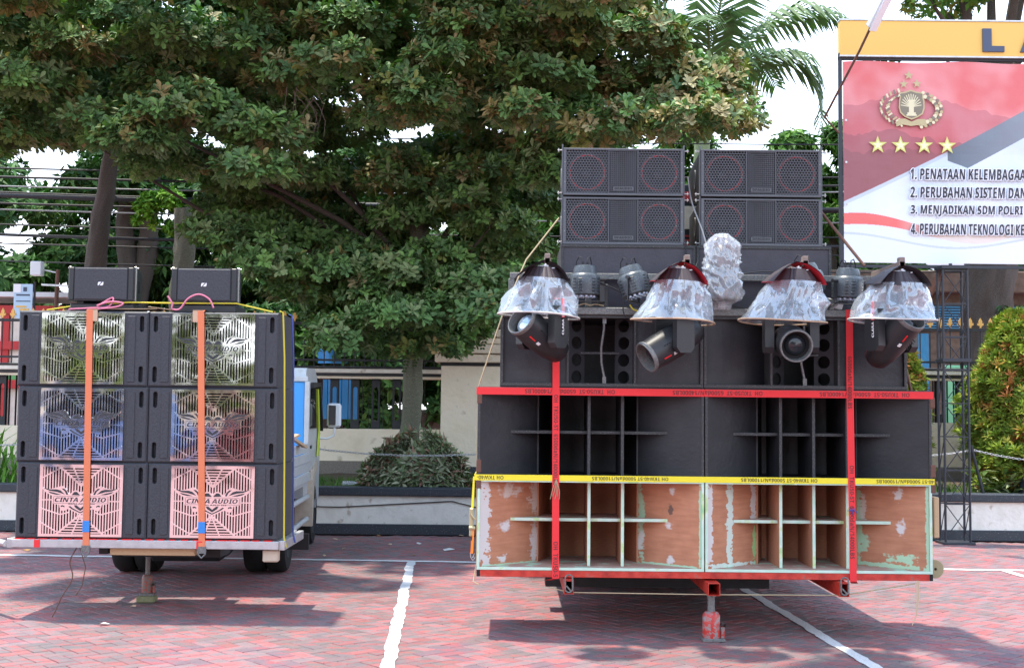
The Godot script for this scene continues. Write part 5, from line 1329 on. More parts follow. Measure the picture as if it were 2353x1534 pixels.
	g = G.new(); g.span(Vector3(-0.29, 0.48, 0.001), Vector3(0.29, 0.56, 0.006)); part(g, "red_panel", M.kiosk_red, r)
	g = G.new(); g.span(Vector3(-0.29, 0.25, 0.001), Vector3(0.29, 0.44, 0.006)); part(g, "pale_panel", M.cream_wall, r)
	g = G.new()
	for k in 4: g.span(Vector3(-0.1, 0.08 + k * 0.035, 0.001), Vector3(0.12, 0.094 + k * 0.035, 0.006))
	part(g, "red_print", M.kiosk_red, r)
	g = G.new(); g.lathe([Vector2(0.01, -0.025), Vector2(0.063, -0.025), Vector2(0.066, -0.02), Vector2(0.066, 0.02), Vector2(0.063, 0.025), Vector2(0.01, 0.025)], 32, Transform3D(Basis(Vector3.RIGHT, PI / 2), Vector3.ZERO))
	tag(part(g, "webbing_roll", mat("olive_webbing", Color(0.33, 0.27, 0.15), 0.85), null, Transform3D(Basis(Vector3.UP, 0.15), Vector3(3.05, 0.505, F - 0.09))), "round beige webbing roll hanging at the right bed corner", "roll")
	g = G.new()
	var pts = [Vector3(2.905, 0.43, F), Vector3(2.90, 0.30, F + 0.01), Vector3(2.885, 0.19, F + 0.02), Vector3(2.85, 0.12, F + 0.03)]
	for i in 3: g.quad(pts[i] + Vector3(-0.012 + i * 0.003, 0, 0), pts[i] + Vector3(0.012 - i * 0.003, 0, 0), pts[i + 1] + Vector3(0.009 - i * 0.003, 0, 0), pts[i + 1] + Vector3(-0.009 + i * 0.003, 0, 0), Vector3.BACK)
	tag(part(g, "strap_tail", M.tan_pad), "frayed pale strap tail dangling below the right bed corner", "strap")

# ---------------------------------------------------------------- stage lights
func axes(dir: Vector3) -> Basis:      # basis whose y runs along dir
	var y = dir.normalized()
	var x = Vector3.UP.cross(y)
	if x.length() < 0.05: x = Vector3.RIGHT
	x = x.normalized()
	return Basis(x, y, x.cross(y))

func moving_head(label: String, at: Vector3, dir: Vector3, print_side: float):
	var t = thing("moving_head_light", label, "stage light", at, 0, "moving head lights hung under plastic covers")
	t.scale = Vector3.ONE * 1.3
	dir = dir.normalized()
	var ax = Vector3.UP.cross(dir).normalized()
	var fw = ax.cross(Vector3.UP)
	var g = G.new()
	g.box(Vector3(0, 0.17, 0), Vector3(0.2, 0.06, 0.13), Basis(ax, Vector3.UP, fw), 0.02); g.box(Vector3(0, 0.24, 0), Vector3(0.05, 0.1, 0.06)); part(g, "base", M.black_plastic, t)
	for s in [-1.0, 1.0]:
		g = G.new()
		var outline = PackedVector2Array([Vector2(-0.052, -0.035), Vector2(-0.03, -0.062), Vector2(0.03, -0.062), Vector2(0.052, -0.035), Vector2(0.05, 0.16), Vector2(-0.05, 0.16)])
		g.prism(outline, -0.024, 0.024, Transform3D(Basis(-fw * s, Vector3.UP, ax * s), ax * s * 0.118))
		var arm = part(g, "yoke_arm", M.black_plastic, t)
		if s == print_side:
			var ff = Basis(Vector3.UP.cross(ax * s), Vector3.UP, ax * s)
			var tb = ff * Basis(Vector3.BACK, PI / 2)
			g = G.new(); g.box(ax * s * 0.1425 + ff * Vector3(0.012, 0.07, 0), Vector3(0.024, 0.135, 0.0015), ff); part(g, "red_plate", M.rubber, arm)
			text("CLARA", "lettering", M.white_print, arm, ax * s * 0.1435 + ff * Vector3(0.012, 0.05, 0), 0.082, 0.015, tb, 0, 0.001)
			g = G.new(); g.box(ax * s * 0.1434 + ff * Vector3(0.012, 0.15, 0), Vector3(0.024, 0.10, 0.0015), ff); part(g, "red_strip", M.red_plastic, arm)
			text("5", "lettering", M.white_print, arm, ax * s * 0.1445 + ff * Vector3(0.012, 0.108, 0), 0.012, 0.015, tb, 0, 0.001)
	var hb = axes(dir)
	g = G.new()
	g.lathe([Vector2(0, -0.17), Vector2(0.05, -0.17), Vector2(0.066, -0.155), Vector2(0.082, -0.08), Vector2(0.088, 0.0), Vector2(0.087, 0.09), Vector2(0.083, 0.15), Vector2(0.083, 0.168)], 28, Transform3D(hb, Vector3.ZERO), 0.5)
	var hd = part(g, "head", M.black_plastic, t)
	g = G.new(); g.lathe([Vector2(0.083, 0.160), Vector2(0.087, 0.172), Vector2(0.084, 0.184), Vector2(0.077, 0.184), Vector2(0.075, 0.13)], 28, Transform3D(hb, Vector3.ZERO)); part(g, "front_rim", M.steel_grey, hd)
	g = G.new(); g.lathe([Vector2(0.0755, 0.13), Vector2(0.056, 0.13)], 28, Transform3D(hb, Vector3.ZERO)); part(g, "bezel", M.rubber, hd)
	g = G.new(); g.lathe([Vector2(0.057, 0.13), Vector2(0.05, 0.146), Vector2(0.03, 0.158), Vector2(0, 0.163)], 28, Transform3D(hb, Vector3.ZERO)); part(g, "lens", M.lens_glass if dir.x < -0.5 and dir.y > 0 else M.dark_glass, hd)
	# vent slits, red mark and badge on the underside facing the viewer
	var down = (Vector3(0, -0.75, 1) - dir * dir.dot(Vector3(0, -0.75, 1))).normalized()
	var cr = dir.cross(down).normalized()
	g = G.new(); g.box(dir * 0.1 + down * 0.0865, Vector3(0.006, 0.045, 0.004), Basis(cr, dir, cr.cross(dir))); part(g, "red_mark", M.red_plastic, hd)
	g = G.new(); g.box(dir * 0.05 + down * 0.0885 , Vector3(0.016, 0.02, 0.003), Basis(cr, dir, cr.cross(dir))); part(g, "badge", M.white_print, hd)
	g = G.new()
	for q in 5: g.box(dir * (0.03 + 0.016 * q) + (down * 0.75 + cr * 0.66).normalized() * 0.087, Vector3(0.03, 0.004, 0.004), Basis(cr, dir, cr.cross(dir)) * Basis(Vector3.UP, -0.7))
	part(g, "vent_slit", M.rubber, hd)

func rain_cover(label: String, at: Vector3, rx: float, height: float, skew: float, inside: Material, hoop: Material, sd: int, tilt: float):
	# at: centre of the bottom hoop
	var t = thing("rain_cover", label, "rain cover", at, 0, "clear plastic rain covers over the moving heads")
	t.rotation.z = tilt
	var f = FastNoiseLite.new(); f.seed = sd; f.frequency = 1.0; f.fractal_octaves = 2
	var N = 72; var R = 22
	var g = G.new()
	var rows = []
	for j in R + 1:
		var v = j / float(R)
		var row = []
		for i in N:
			var a = TAU * i / N
			var e = lerp(rx, rx * 0.58, pow(v, 0.8)); var ez = lerp(rx * 0.82, rx * 0.50, v)
			var fold = f.get_noise_3d(cos(a) * 1.7, sin(a) * 1.7, v * 0.35 + sd)
			var fine = f.get_noise_3d(cos(a) * 2.6 + v * 1.2, sin(a) * 2.6, v * 2.4 + sd + 50)
			var amp = sin(PI * clamp(v, 0.015, 0.9))
			var k = 1.0 + amp * (0.75 * (0.13 - abs(fold)) + 0.07 * (0.1 - abs(fine)))
			var bulge = 0.07 * amp * f.get_noise_3d(cos(a) * 0.7 + sd, v * 0.9, sin(a) * 0.7)
			row.append(Vector3(cos(a) * (e * k + bulge) + skew * v, v * height * 0.68 + 0.012 * (1.0 - v) * f.get_noise_2d(cos(a) * 1.3 + sd, sin(a) * 1.3), sin(a) * (ez * k + bulge)))
		rows.append(row)
	g.sheet(rows)
	part(g, "clear_skirt", M.vinyl, t)
	g = G.new()
	var ring = []
	for i in N + 1:
		var a = TAU * i / N
		ring.append(Vector3(cos(a) * rx, 0.006 * sin(a * 2.0 + sd), sin(a) * rx * 0.82))
	g.tube(ring, 0.006, 6, false)
	part(g, "hoop", hoop, t)
	# dark cloth band and the folded cloth cap
	g = G.new()
	var y0 = height * 0.66; var y1 = height * 0.9
	var prev = []
	for i in N + 1:
		var a = TAU * i / N
		var w = 1.0 + 0.08 * f.get_noise_2d(cos(a) * 6, sin(a) * 6)
		var p0 = Vector3(cos(a) * rx * 0.575 * w + skew, y0 - 0.012, sin(a) * rx * 0.48 * w); var p1 = Vector3(cos(a) * rx * 0.34 + skew, y1, sin(a) * rx * 0.24)
		if i > 0: g.quad(prev[0], p0, p1, prev[1], Vector3(cos(a), 0.2, sin(a)))
		prev = [p0, p1]
	part(g, "cloth_band", M.cloth_dark, t)
	# cape shaped cap: the left flap falls towards the viewer, the right flap stands open and shows its lining
	var flaps = [
		[Vector3(0.02, height * 1.03, 0.03), Vector3(-0.02, height * 1.02, -0.12), Vector3(-rx * 0.66, y0 + 0.02, -0.14), Vector3(-rx * 0.66, y0 - 0.02, 0.25), Vector3(-rx * 0.36, height * 0.93, 0.20)],
		[Vector3(0.0, height * 1.03, 0.03), Vector3(0.0, height * 1.02, -0.12), Vector3(rx * 0.56, y0 + 0.03, -0.13), Vector3(rx * 0.66, y0 - 0.01, 0.10), Vector3(rx * 0.46, height * 0.98, 0.14)]]
	for s in 2:
		var q = flaps[s]
		for layer in 2:
			var off = Vector3(0, -0.0045 * layer, -0.003 * layer)
			var grid = []
			for j in 9:
				var v = j / 8.0
				var line = []
				for i in 7:
					var u = i / 6.0
					var top: Vector3 = q[0].lerp(q[1], u)
					var bottom: Vector3 = q[3].lerp(q[2], u)
					var mid: Vector3 = q[4].lerp((q[1] + q[2]) * 0.5 + Vector3(0, 0.02, 0), u)
					var p = top * (1 - v) * (1 - v) + mid * 2 * v * (1 - v) + bottom * v * v
					p.y += 0.006 * f.get_noise_3d(v * 5.0, u * 5.0, s * 9.0 + sd)
					line.append(p + Vector3(skew, 0, 0) + off)
				grid.append(line)
			g = G.new(); g.sheet(grid, false)
			part(g, "cloth_flap" if layer == 0 else "flap_lining", M.cloth_dark if layer == 0 else inside, t)
	g = G.new()
	g.box(Vector3(skew, height * 0.90, 0.03), Vector3(0.075, 0.02, 0.03), Basis(Vector3.BACK, 0.1), 0.003); g.box(Vector3(skew + 0.02, height * 0.86, 0.045), Vector3(0.022, 0.07, 0.02), Basis(Vector3.BACK, 0.3), 0.004); g.tube([Vector3(skew + 0.02, height * 0.86, 0.05), Vector3(skew + 0.08, height * 0.885, 0.06)], 0.004, 6); g.box(Vector3(skew - 0.02, height * 0.875, 0.04), Vector3(0.04, 0.014, 0.02), Basis(Vector3.BACK, -0.4), 0.003)
	part(g, "clamp", M.lamp_white, t)

func par_can(label: String, at: Vector3, axis: Vector3, yaw: float):
	# axis: from the lens to the back cap
	var t = thing("par_can", label, "stage light", at, yaw, "grey par can lights on the rig")
	var b = Transform3D(axes(axis), Vector3.ZERO)
	var g = G.new()
	g.lathe([Vector2(0.085, -0.10), Vector2(0.108, -0.09), Vector2(0.112, -0.02), Vector2(0.112, 0.035), Vector2(0.102, 0.05), Vector2(0.088, 0.06), Vector2(0.083, 0.09), Vector2(0.072, 0.115), Vector2(0.03, 0.122), Vector2(0, 0.122)], 14, b, 0.75)
	var body = part(g, "housing", M.par_grey, t)
	g = G.new()
	for k in 14:
		var q = TAU * (k + 0.5) / 14
		if k % 3 == 0: continue
		for r in 5: g.box(b * Vector3(cos(q) * 0.1095, -0.07 + r * 0.022, sin(q) * 0.1095), Vector3(0.03, 0.006, 0.008), b.basis * Basis(Vector3(-sin(q), 0, cos(q)), Vector3.UP, Vector3(-cos(q), 0, -sin(q))), 0.002)
	part(g, "cooling_rib", M.black_plastic, body)
	g = G.new(); g.lathe([Vector2(0.0, -0.095), Vector2(0.09, -0.095), Vector2(0.09, -0.1)], 20, b); var face = part(g, "lens_plate", M.rubber, body)
	g = G.new()
	for k in 19:
		var rr = 0.0 if k == 0 else (0.035 if k < 7 else 0.07)
		var q = TAU * k / (6.0 if k < 7 else 12.0)
		g.lathe([Vector2(0.013, -0.1), Vector2(0.011, -0.112), Vector2(0, -0.116)], 8, b * Transform3D(Basis(), Vector3(cos(q) * rr, 0, sin(q) * rr)))
	part(g, "led_lens", M.lens_glass, face)
	g = G.new()
	var side = b.basis.x
	for s in [-1.0, 1.0]:
		g.bar(side * s * 0.124 + Vector3(0, 0.02, 0), side * s * 0.128 + Vector3(0, -0.14, 0), 0.006, 0.035, side)
		g.tube([side * s * 0.108 + Vector3(0, 0.02, 0), side * s * 0.155 + Vector3(0, 0.02, 0)], 0.014, 8)
	g.bar(side * -0.13 + Vector3(0, -0.14, 0), side * 0.13 + Vector3(0, -0.14, 0), 0.035, 0.006)
	part(g, "yoke", M.black_plastic, t)
	g = G.new()
	var tp = b * Vector3(0, 0.122, 0)
	for s in [-0.018, 0.018]:
		g.tube([tp + Vector3(s, -0.01, 0), tp + Vector3(s, 0.02, 0)], 0.009, 8)
		g.tube([tp + Vector3(s, 0.02, 0), tp + Vector3(s * 1.1, 0.05, -0.005), tp + Vector3(s * 2.2, 0.062, -0.02), tp + Vector3(s * 3.0, 0.03, -0.05), tp + Vector3(s * 3.2, -0.05, -0.07)], 0.004, 6)
	part(g, "cable_gland", M.cable_black, t)

func make_stage_lights():
	var z = -8.42
	moving_head("moving head light with pale lens pointing left, under leftmost cover", Vector3(0.205, 2.115, z), Vector3(-0.62, 0.46, 0.62), 1.0)
	moving_head("moving head light pointing down left, under second cover", Vector3(1.115, 2.09, z), Vector3(-0.80, -0.46, 0.30), 0.0)
	moving_head("moving head light facing the viewer, under third cover", Vector3(1.93, 2.105, z), Vector3(-0.05, -0.20, 1.0), 0.0)
	moving_head("moving head light with dark lens turned up, under rightmost cover", Vector3(2.63, 2.12, z), Vector3(0.34, 0.60, 0.66), -1.0)
	rain_cover("clear rain cover with black lined cap, leftmost of four", Vector3(0.183, 2.265, z), 0.285, 0.375, 0.01, M.cloth_dark, M.hoop_white, 5, -0.055)
	rain_cover("clear rain cover with red lined cap, beside the wrapped light", Vector3(1.112, 2.235, z), 0.29, 0.405, 0.03, M.cloth_red, M.hoop_rust, 12, -0.05)
	rain_cover("clear rain cover with red lined cap, third from left", Vector3(1.875, 2.238, z), 0.305, 0.41, 0.075, M.cloth_red, M.hoop_rust, 21, -0.03)
	rain_cover("clear rain cover with black lined cap, rightmost of four", Vector3(2.637, 2.255, z), 0.303, 0.375, 0.04, M.cloth_dark, M.hoop_white, 33, -0.01)
	par_can("grey par can standing upright near the left rain cover", Vector3(0.52, 2.535, -8.72), Vector3(0, 1, 0.02), 0.1)
	par_can("tilted grey par can with lens aimed down right, left of centre", Vector3(0.865, 2.53, -8.66), Vector3(-0.28, 1, -0.12), 0.0)
	par_can("tilted grey par can behind the third rain cover", Vector3(2.14, 2.57, -8.76), Vector3(-0.25, 1, 0.0), 0.2)
	par_can("dark par can standing between the two right rain covers", Vector3(2.41, 2.535, -8.72), Vector3(0.05, 1, 0.05), -0.2)
	# lamp wrapped in a clear bag
	var t = thing("wrapped_light", "stage light wrapped in a crumpled clear plastic bag at the centre", "stage light", Vector3(1.50, 2.40, -8.68))
	var g = G.new()
	g.lathe([Vector2(0, 0.0), Vector2(0.1, 0.0), Vector2(0.105, 0.16), Vector2(0.08, 0.3), Vector2(0.05, 0.40), Vector2(0, 0.42)], 20); part(g, "lamp_body", M.black_plastic, t)
	g = G.new(); g.span(Vector3(-0.02, -0.04, -0.02), Vector3(0.02, 0.01, 0.02)); part(g, "mount", M.steel_grey, t)
	g = G.new()
	var f = FastNoiseLite.new(); f.seed = 77; f.frequency = 1.0; f.fractal_octaves = 2
	var prof = [[0.05, -0.06], [0.07, -0.02], [0.13, 0.02], [0.14, 0.08], [0.135, 0.16], [0.13, 0.2], [0.115, 0.24], [0.12, 0.28], [0.115, 0.33], [0.11, 0.4], [0.085, 0.45], [0.045, 0.485], [0.0, 0.495]]
	var rows = []
	for j in 37:
		var q = j / 36.0 * (prof.size() - 1)
		var a = prof[int(q)]; var b = prof[min(int(q) + 1, prof.size() - 1)]
		var fr = q - int(q)
		var row = []
		for i in 56:
			var an = TAU * i / 56
			var y = lerp(a[1], b[1], fr)
			var n1 = abs(f.get_noise_3d(cos(an) * 1.3, sin(an) * 1.3, y * 7)); var n2 = abs(f.get_noise_3d(cos(an) * 2.6 + y * 8, sin(an) * 2.6, y * 15 + 20))
			var r = lerp(a[0], b[0], fr) * (0.88 + 0.42 * n1 + 0.34 * n2)
			row.append(Vector3(cos(an) * r * 1.0, y, sin(an) * r * 0.9))
		rows.append(row)
	g.sheet(rows)
	part(g, "plastic_bag", M.bag, t)
	# sockets and loose cables on the shelf
	g = G.new(); g.span(Vector3(-0.04, 0, -0.012), Vector3(0.04, 0.165, 0.012), 0.004)
	var ps = tag(part(g, "power_strip", M.black_plastic, null, Transform3D(Basis(), Vector3(0.655, 2.363, -8.80))), "small black power strip standing on the lighting shelf", "power strip")
	g = G.new()
	for k in 3: g.box(Vector3(0, 0.04 + k * 0.045, 0.013), Vector3(0.03, 0.026, 0.004), Basis(), 0.002)
	part(g, "socket", M.rubber, ps)
	g = G.new(); g.box(Vector3(0, 0.03, 0), Vector3(0.24, 0.06, 0.04), Basis(), 0.01)
	var ws = tag(part(g, "power_strip", M.lamp_white, null, Transform3D(Basis(Vector3.BACK, -0.3), Vector3(2.26, 2.385, -8.76))), "white socket strip lying tilted beside the third cover", "power strip")
	g = G.new()
	for k in 3: g.lathe([Vector2(0, 0.021), Vector2(0.018, 0.021), Vector2(0.02, 0.0205)], 12, Transform3D(Basis(Vector3.RIGHT, PI / 2), Vector3(-0.06 + k * 0.06, 0.03, 0.0)))
	part(g, "socket", M.cable_grey, ws)
	var runs = [[[Vector3(0.6, 2.54, -8.72), Vector3(0.75, 2.48, -8.72), Vector3(0.82, 2.42, -8.71)], "black cable from the upright par can to the tilted one"],
		[[Vector3(0.80, 2.46, -8.64), Vector3(0.79, 2.32, -8.64), Vector3(0.83, 2.27, -8.64), Vector3(0.90, 2.30, -8.64), Vector3(0.91, 2.37, -8.66)], "black cable loop hanging over the beam left of centre"],
		[[Vector3(1.64, 2.60, -8.80), Vector3(1.72, 2.625, -8.84), Vector3(1.85, 2.64, -8.86), Vector3(2.0, 2.63, -8.86)], "black cable bundle running right from the wrapped light"],
		[[Vector3(1.52, 2.38, -8.70), Vector3(1.62, 2.365, -8.70), Vector3(1.75, 2.34, -8.69)], "black cable lying on the beam below the wrapped light"],
		[[Vector3(2.20, 2.30, -8.70), Vector3(2.28, 2.37, -8.70), Vector3(2.36, 2.41, -8.72), Vector3(2.46, 2.38, -8.72)], "black cable beside the white socket strip"],
		[[Vector3(0.47, 2.365, -8.76), Vector3(0.52, 2.38, -8.74), Vector3(0.56, 2.368, -8.74), Vector3(0.60, 2.378, -8.76), Vector3(0.66, 2.366, -8.75)], "pale twine tangle on the lighting shelf"]]
	for i in runs.size():
		g = G.new(); g.tube(smooth(runs[i][0]), 0.005, 6)
		tag(part(g, "light_cable", M.cable_black if i < 5 else M.rope_tan), runs[i][1], "cable")
	g = G.new(); g.tube(smooth([Vector3(0.84, 2.37, -8.68), Vector3(0.87, 2.335, -8.68), Vector3(0.93, 2.325, -8.69), Vector3(1.0, 2.33, -8.70)]), 0.006, 6)
	tag(part(g, "yellow_cable", M.rope_yellow), "short yellow cable hanging over the beam", "cable")

# ---------------------------------------------------------------- hoarding, mast and lamp
func banner_texture() -> ImageTexture:
	var W = 860; var H = 522
	var out = PackedByteArray(); out.resize(W * H * 3)
	var f = FastNoiseLite.new(); f.seed = 6; f.frequency = 0.006; f.fractal_octaves = 3
	for j in H:
		for i in W:
			var x = 1938.0 + i * 0.9; var y = 147.0 + j * 0.885          # drawing units of the print
			var nz = f.get_noise_2d(x, y)
			var c: Color
			var edge = 471.0 - (x - 1934.0) * 0.455 + (x - 1934.0) * (x - 1934.0) * -0.00012
			if y < edge:
				c = Color(0.68, 0.15, 0.145).lerp(Color(0.74, 0.27, 0.265), clamp(0.5 + nz * 1.6, 0, 1))
				var d1 = 245.0 + 18.0 * sin(x * 0.011 + 1.0) + 25.0 * f.get_noise_1d(x * 1.5)
				if y > d1: c = c.lerp(Color(0.44, 0.13, 0.15), 0.55)
				var d2 = 305.0 + 0.10 * (x - 1934.0) + 30.0 * f.get_noise_1d(x * 2.0 + 500)
				if y > d2 and x < 2225: c = c.lerp(Color(0.30, 0.10, 0.11), 0.6)
				if y > 350.0 + 20.0 * f.get_noise_1d(x * 2.0 + 900): c = c.lerp(Color(0.22, 0.085, 0.09), 0.5)
			else:
				c = Color(0.60, 0.68, 0.75).lerp(Color(0.76, 0.81, 0.86), clamp((y - 330.0) / 180.0 + nz * 0.6, 0, 1))
				var band = edge + 62.0 - max(0.0, 2225.0 - x) * 0.9
				if x > 2180 and y < band: c = Color(0.14, 0.17, 0.20).lerp(Color(0.24, 0.27, 0.30), clamp((x - 2190.0) / 160.0, 0, 1))
				elif y < edge + 9.0: c = c.lerp(Color(0.40, 0.46, 0.52), 0.5)
				var wv = 505.0 + 22.0 * sin((x - 1990.0) * 0.0125 - 1.3) + 12.0
				if y > wv and y < wv + 22.0 + 4.0 * sin(x * 0.02):
					c = Color(0.80, 0.16, 0.14).lerp(Color(0.78, 0.70, 0.62), clamp((x - 2060.0) / 110.0, 0, 1))
				var w2 = 555.0 + 16.0 * sin((x - 1990.0) * 0.012 - 0.9)
				if y > w2 and y < w2 + 5.0: c = c.lerp(Color(0.45, 0.50, 0.52), 0.6)
			c = c.linear_to_srgb()
			var k = (j * W + i) * 3
			out[k] = int(c.r * 255); out[k + 1] = int(c.g * 255); out[k + 2] = int(c.b * 255)
	return ImageTexture.create_from_image(Image.create_from_data(W, H, false, Image.FORMAT_RGB8, out))

func star_poly(c: Vector2, r: float) -> PackedVector2Array:
	var p = PackedVector2Array()
	for k in 10:
		var q = PI / 2 + TAU * k / 10
		p.append(c + Vector2(cos(q), sin(q)) * (r if k % 2 == 0 else r * 0.40))
	return p

func make_hoarding():
	var t = thing("banner_hoarding", "large red and pale printed banner below a yellow headboard", "banner", Vector3(4.27, 3.56, -15.6))
	var K = 0.0056
	var U = func(px, py): return Vector2((px - 1933.0) * K, (608.0 - py) * K * 1.015)
	var bm = mat("banner_print", Color.WHITE, 0.55)
	bm.albedo_texture = banner_texture()
	bm.normal_enabled = true; bm.normal_texture = normal_tex(noises.coarse, 2.5); bm.normal_scale = 0.35
	var g = G.new()
	var f = FastNoiseLite.new(); f.seed = 71; f.frequency = 0.9; f.fractal_octaves = 3
	var nx = 40; var ny = 24
	var pt = func(i, j):
		var x = 4.33 * i / nx; var y = 2.63 * j / ny
		var e = 0.022 * f.get_noise_2d(x * 1.2, y) * sin(PI * clamp(float(j) / ny, 0, 1)) 
		return [Vector3(x, y + (0.012 * sin(x * 5.0) if j == ny else 0.0), e), Vector2(float(i) / nx, 1.0 - float(j) / ny)]
	for i in nx:
		for j in ny:
			var a = pt.call(i, j); var b = pt.call(i + 1, j); var c = pt.call(i + 1, j + 1); var d = pt.call(i, j + 1)
			g.quad(a[0], b[0], c[0], d[0], Vector3.BACK, [a[1], b[1], c[1], d[1]])
	var sheet = part(g, "printed_sheet", bm, t)
	g = G.new()
	for k in 5: g.lathe([Vector2(0, 0.002), Vector2(0.015, 0.002)], 8, Transform3D(Basis(Vector3.RIGHT, PI / 2), Vector3(0.03, 0.2 + k * 0.55, 0.03)))
	part(g, "eyelet", M.steel_pin, sheet)
	# printed lettering with a pale outline
	var rows = ["1. PENATAAN KELEMBAGAA", "2. PERUBAHAN SISTEM DAN", "3. MENJADIKAN SDM POLRI", "4. PERUBAHAN TEKNOLOGI KEP"]
	var wid = [266, 266, 258, 272]
	for r in 4:
		var p: Vector2 = U.call(2086.0 + wid[r] / 2.0, 405.0 + r * 42.0)
		for o in [Vector2(0.012, 0), Vector2(-0.012, 0), Vector2(0, 0.012), Vector2(0, -0.012), Vector2(0.009, 0.009), Vector2(-0.009, -0.009), Vector2(0.009, -0.009), Vector2(-0.009, 0.009)]:
			text(rows[r], "lettering_outline", M.text_white, sheet, Vector3(p.x + o.x, p.y + o.y, 0.03 + 0.0002 * (o.x + o.y)), wid[r] * K, 0.142, Basis(), 0.05, 0.001)
		text(rows[r], "lettering", M.text_dark, sheet, Vector3(p.x, p.y, 0.033), wid[r] * K, 0.142, Basis(), 0.05, 0.001)
	# emblem: shield in a wreath with three stars, four larger stars below
	var C = func(cx, cy): return U.call(1900.0 + cx / 2.474, cy / 2.474)
	var e = G.new(); var ed = G.new(); var ep = G.new()
	var sh = [[467, 522], [500, 533], [540, 538], [538, 560], [545, 585], [545, 630], [535, 660], [505, 680], [470, 694], [430, 678], [405, 655], [397, 625], [400, 580], [405, 560], [395, 540], [430, 535]]
	var sp = PackedVector2Array()
	for q in sh: sp.append(C.call(q[0], q[1]))
	var shield = G.new(); shield.prism(sp, 0.032, 0.035); part(shield, "emblem_shield", M.emblem_gold, sheet)
	var inn = PackedVector2Array()
	for q in sp: inn.append(C.call(470, 605) + (q - C.call(470, 605)) * 0.90)
	var field = G.new(); field.prism(inn, 0.0352, 0.036); part(field, "shield_field", M.emblem_dark, sheet)
	for k in 13:
		var q = deg_to_rad(8 + k * 13.7)
		var a: Vector2 = C.call(468, 620); 
		ep.strip(a + Vector2(cos(q), sin(q)) * 0.03, a + Vector2(cos(q) * 0.135, sin(q) * 0.17), 0.011, 0.0362, 0.037)
	for s in [[440, 664, 500, 672], [446, 652, 494, 664], [455, 590, 483, 652], [448, 580, 490, 590]]:
		var a: Vector2 = C.call(s[0], s[3]); var b: Vector2 = C.call(s[2], s[1])
		ep.prism(PackedVector2Array([a, Vector2(b.x, a.y), b, Vector2(a.x, b.y)]), 0.0372, 0.038)
	for sd in [-1.0, 1.0]:
		for k in 22:
			var q = deg_to_rad(58 + k * 9.2)
			var c: Vector2 = C.call(470 + 18 * sd * 0, 635)
			for row in 2:
				var rr = Vector2(0.335 + 0.055 * row, 0.20 + 0.042 * row)
				var p = c + Vector2(cos(q) * rr.x * 1.0 * -sd * -1.0, sin(q) * rr.y)
				p.x = c.x + sd * abs(cos(q) * rr.x) if q < PI * 1.0 or true else p.x
				p.x = c.x - sd * cos(q) * rr.x if sd < 0 else c.x - cos(q) * rr.x
				if sd < 0: p.x = c.x + cos(q) * rr.x
				if (sd > 0 and p.x < c.x + 0.13) or (sd < 0 and p.x > c.x - 0.13):
					if p.y > c.y: continue
				var gg = [e, ep, ed][(k + row) % 3]
				if sd < 0: gg.strip(p, p + Vector2(0.05, 0.035) if row == 0 else p + Vector2(-0.02, 0.05), 0.024, 0.032, 0.0345 + 0.0002 * k)
				else:
					var disc = PackedVector2Array()
					for i in 8: disc.append(p + Vector2(cos(TAU * i / 8), sin(TAU * i / 8)) * (0.028 - 0.006 * row))
					gg.prism(disc, 0.032, 0.0345 + 0.0002 * k)
	var rib = PackedVector2Array()
	for q in [[395, 690], [430, 688], [468, 705], [505, 690], [548, 690], [560, 735], [520, 722], [468, 730], [415, 722], [380, 735]]: rib.append(C.call(q[0], q[1]))
	var ribbon = G.new(); ribbon.prism(rib, 0.036, 0.040); part(ribbon, "emblem_ribbon", M.emblem_gold, sheet)
	for q in [[456, 440], [427, 490], [502, 487]]:
		var st = G.new(); st.prism(star_poly(C.call(q[0], q[1]), 0.062), 0.032, 0.035); part(st, "small_star", M.emblem_gold, sheet)
	for w in [[e, "wreath_gold", M.emblem_gold], [ed, "wreath_shade", M.emblem_dark], [ep, "emblem_highlight", M.emblem_pale]]: part(w[0], w[1], w[2], sheet).set_meta("kind", "stuff")
	for q in [275, 405, 540, 672]:
		g = G.new(); g.prism(star_poly(C.call(q, 840), 0.122), 0.032, 0.035); var so = part(g, "printed_star", M.star_yellow, sheet)
		g = G.new(); g.prism(star_poly(C.call(q, 840), 0.07), 0.0352, 0.036); part(g, "star_centre", M.star_pale, so)
	# frame and headboard
	g = G.new()
	g.span(Vector3(-0.05, -0.05, -0.06), Vector3(-0.005, 2.75, -0.01), 0.004); part(g, "frame_post", M.truss_black, t)
	g = G.new(); g.span(Vector3(-0.05, 2.66, -0.06), Vector3(4.4, 2.70, -0.02)); part(g, "frame_rail", M.truss_black, t)
	g = G.new(); g.span(Vector3(-0.05, -0.06, -0.06), Vector3(4.4, -0.02, -0.02)); part(g, "frame_rail", M.truss_black, t)
	for xx in [1.37, 1.6, 3.0]:
		g = G.new(); g.span(Vector3(xx, -0.02, -0.06), Vector3(xx + 0.035, 2.78, -0.03)); part(g, "frame_upright", M.truss_black, t)
	g = G.new(); g.span(Vector3(-0.035, 2.71, -0.10), Vector3(4.4, 3.17, 0.02), 0.004); var hb = part(g, "headboard", M.banner_yellow, t)
	g = G.new(); g.span(Vector3(-0.04, 3.17, -0.11), Vector3(4.4, 3.19, 0.03)); g.span(Vector3(-0.04, 2.69, -0.11), Vector3(4.4, 2.71, 0.03)); part(g, "headboard_trim", M.alloy, hb)
	g = G.new()
	var l0: Vector2 = U.call(2257, 121)
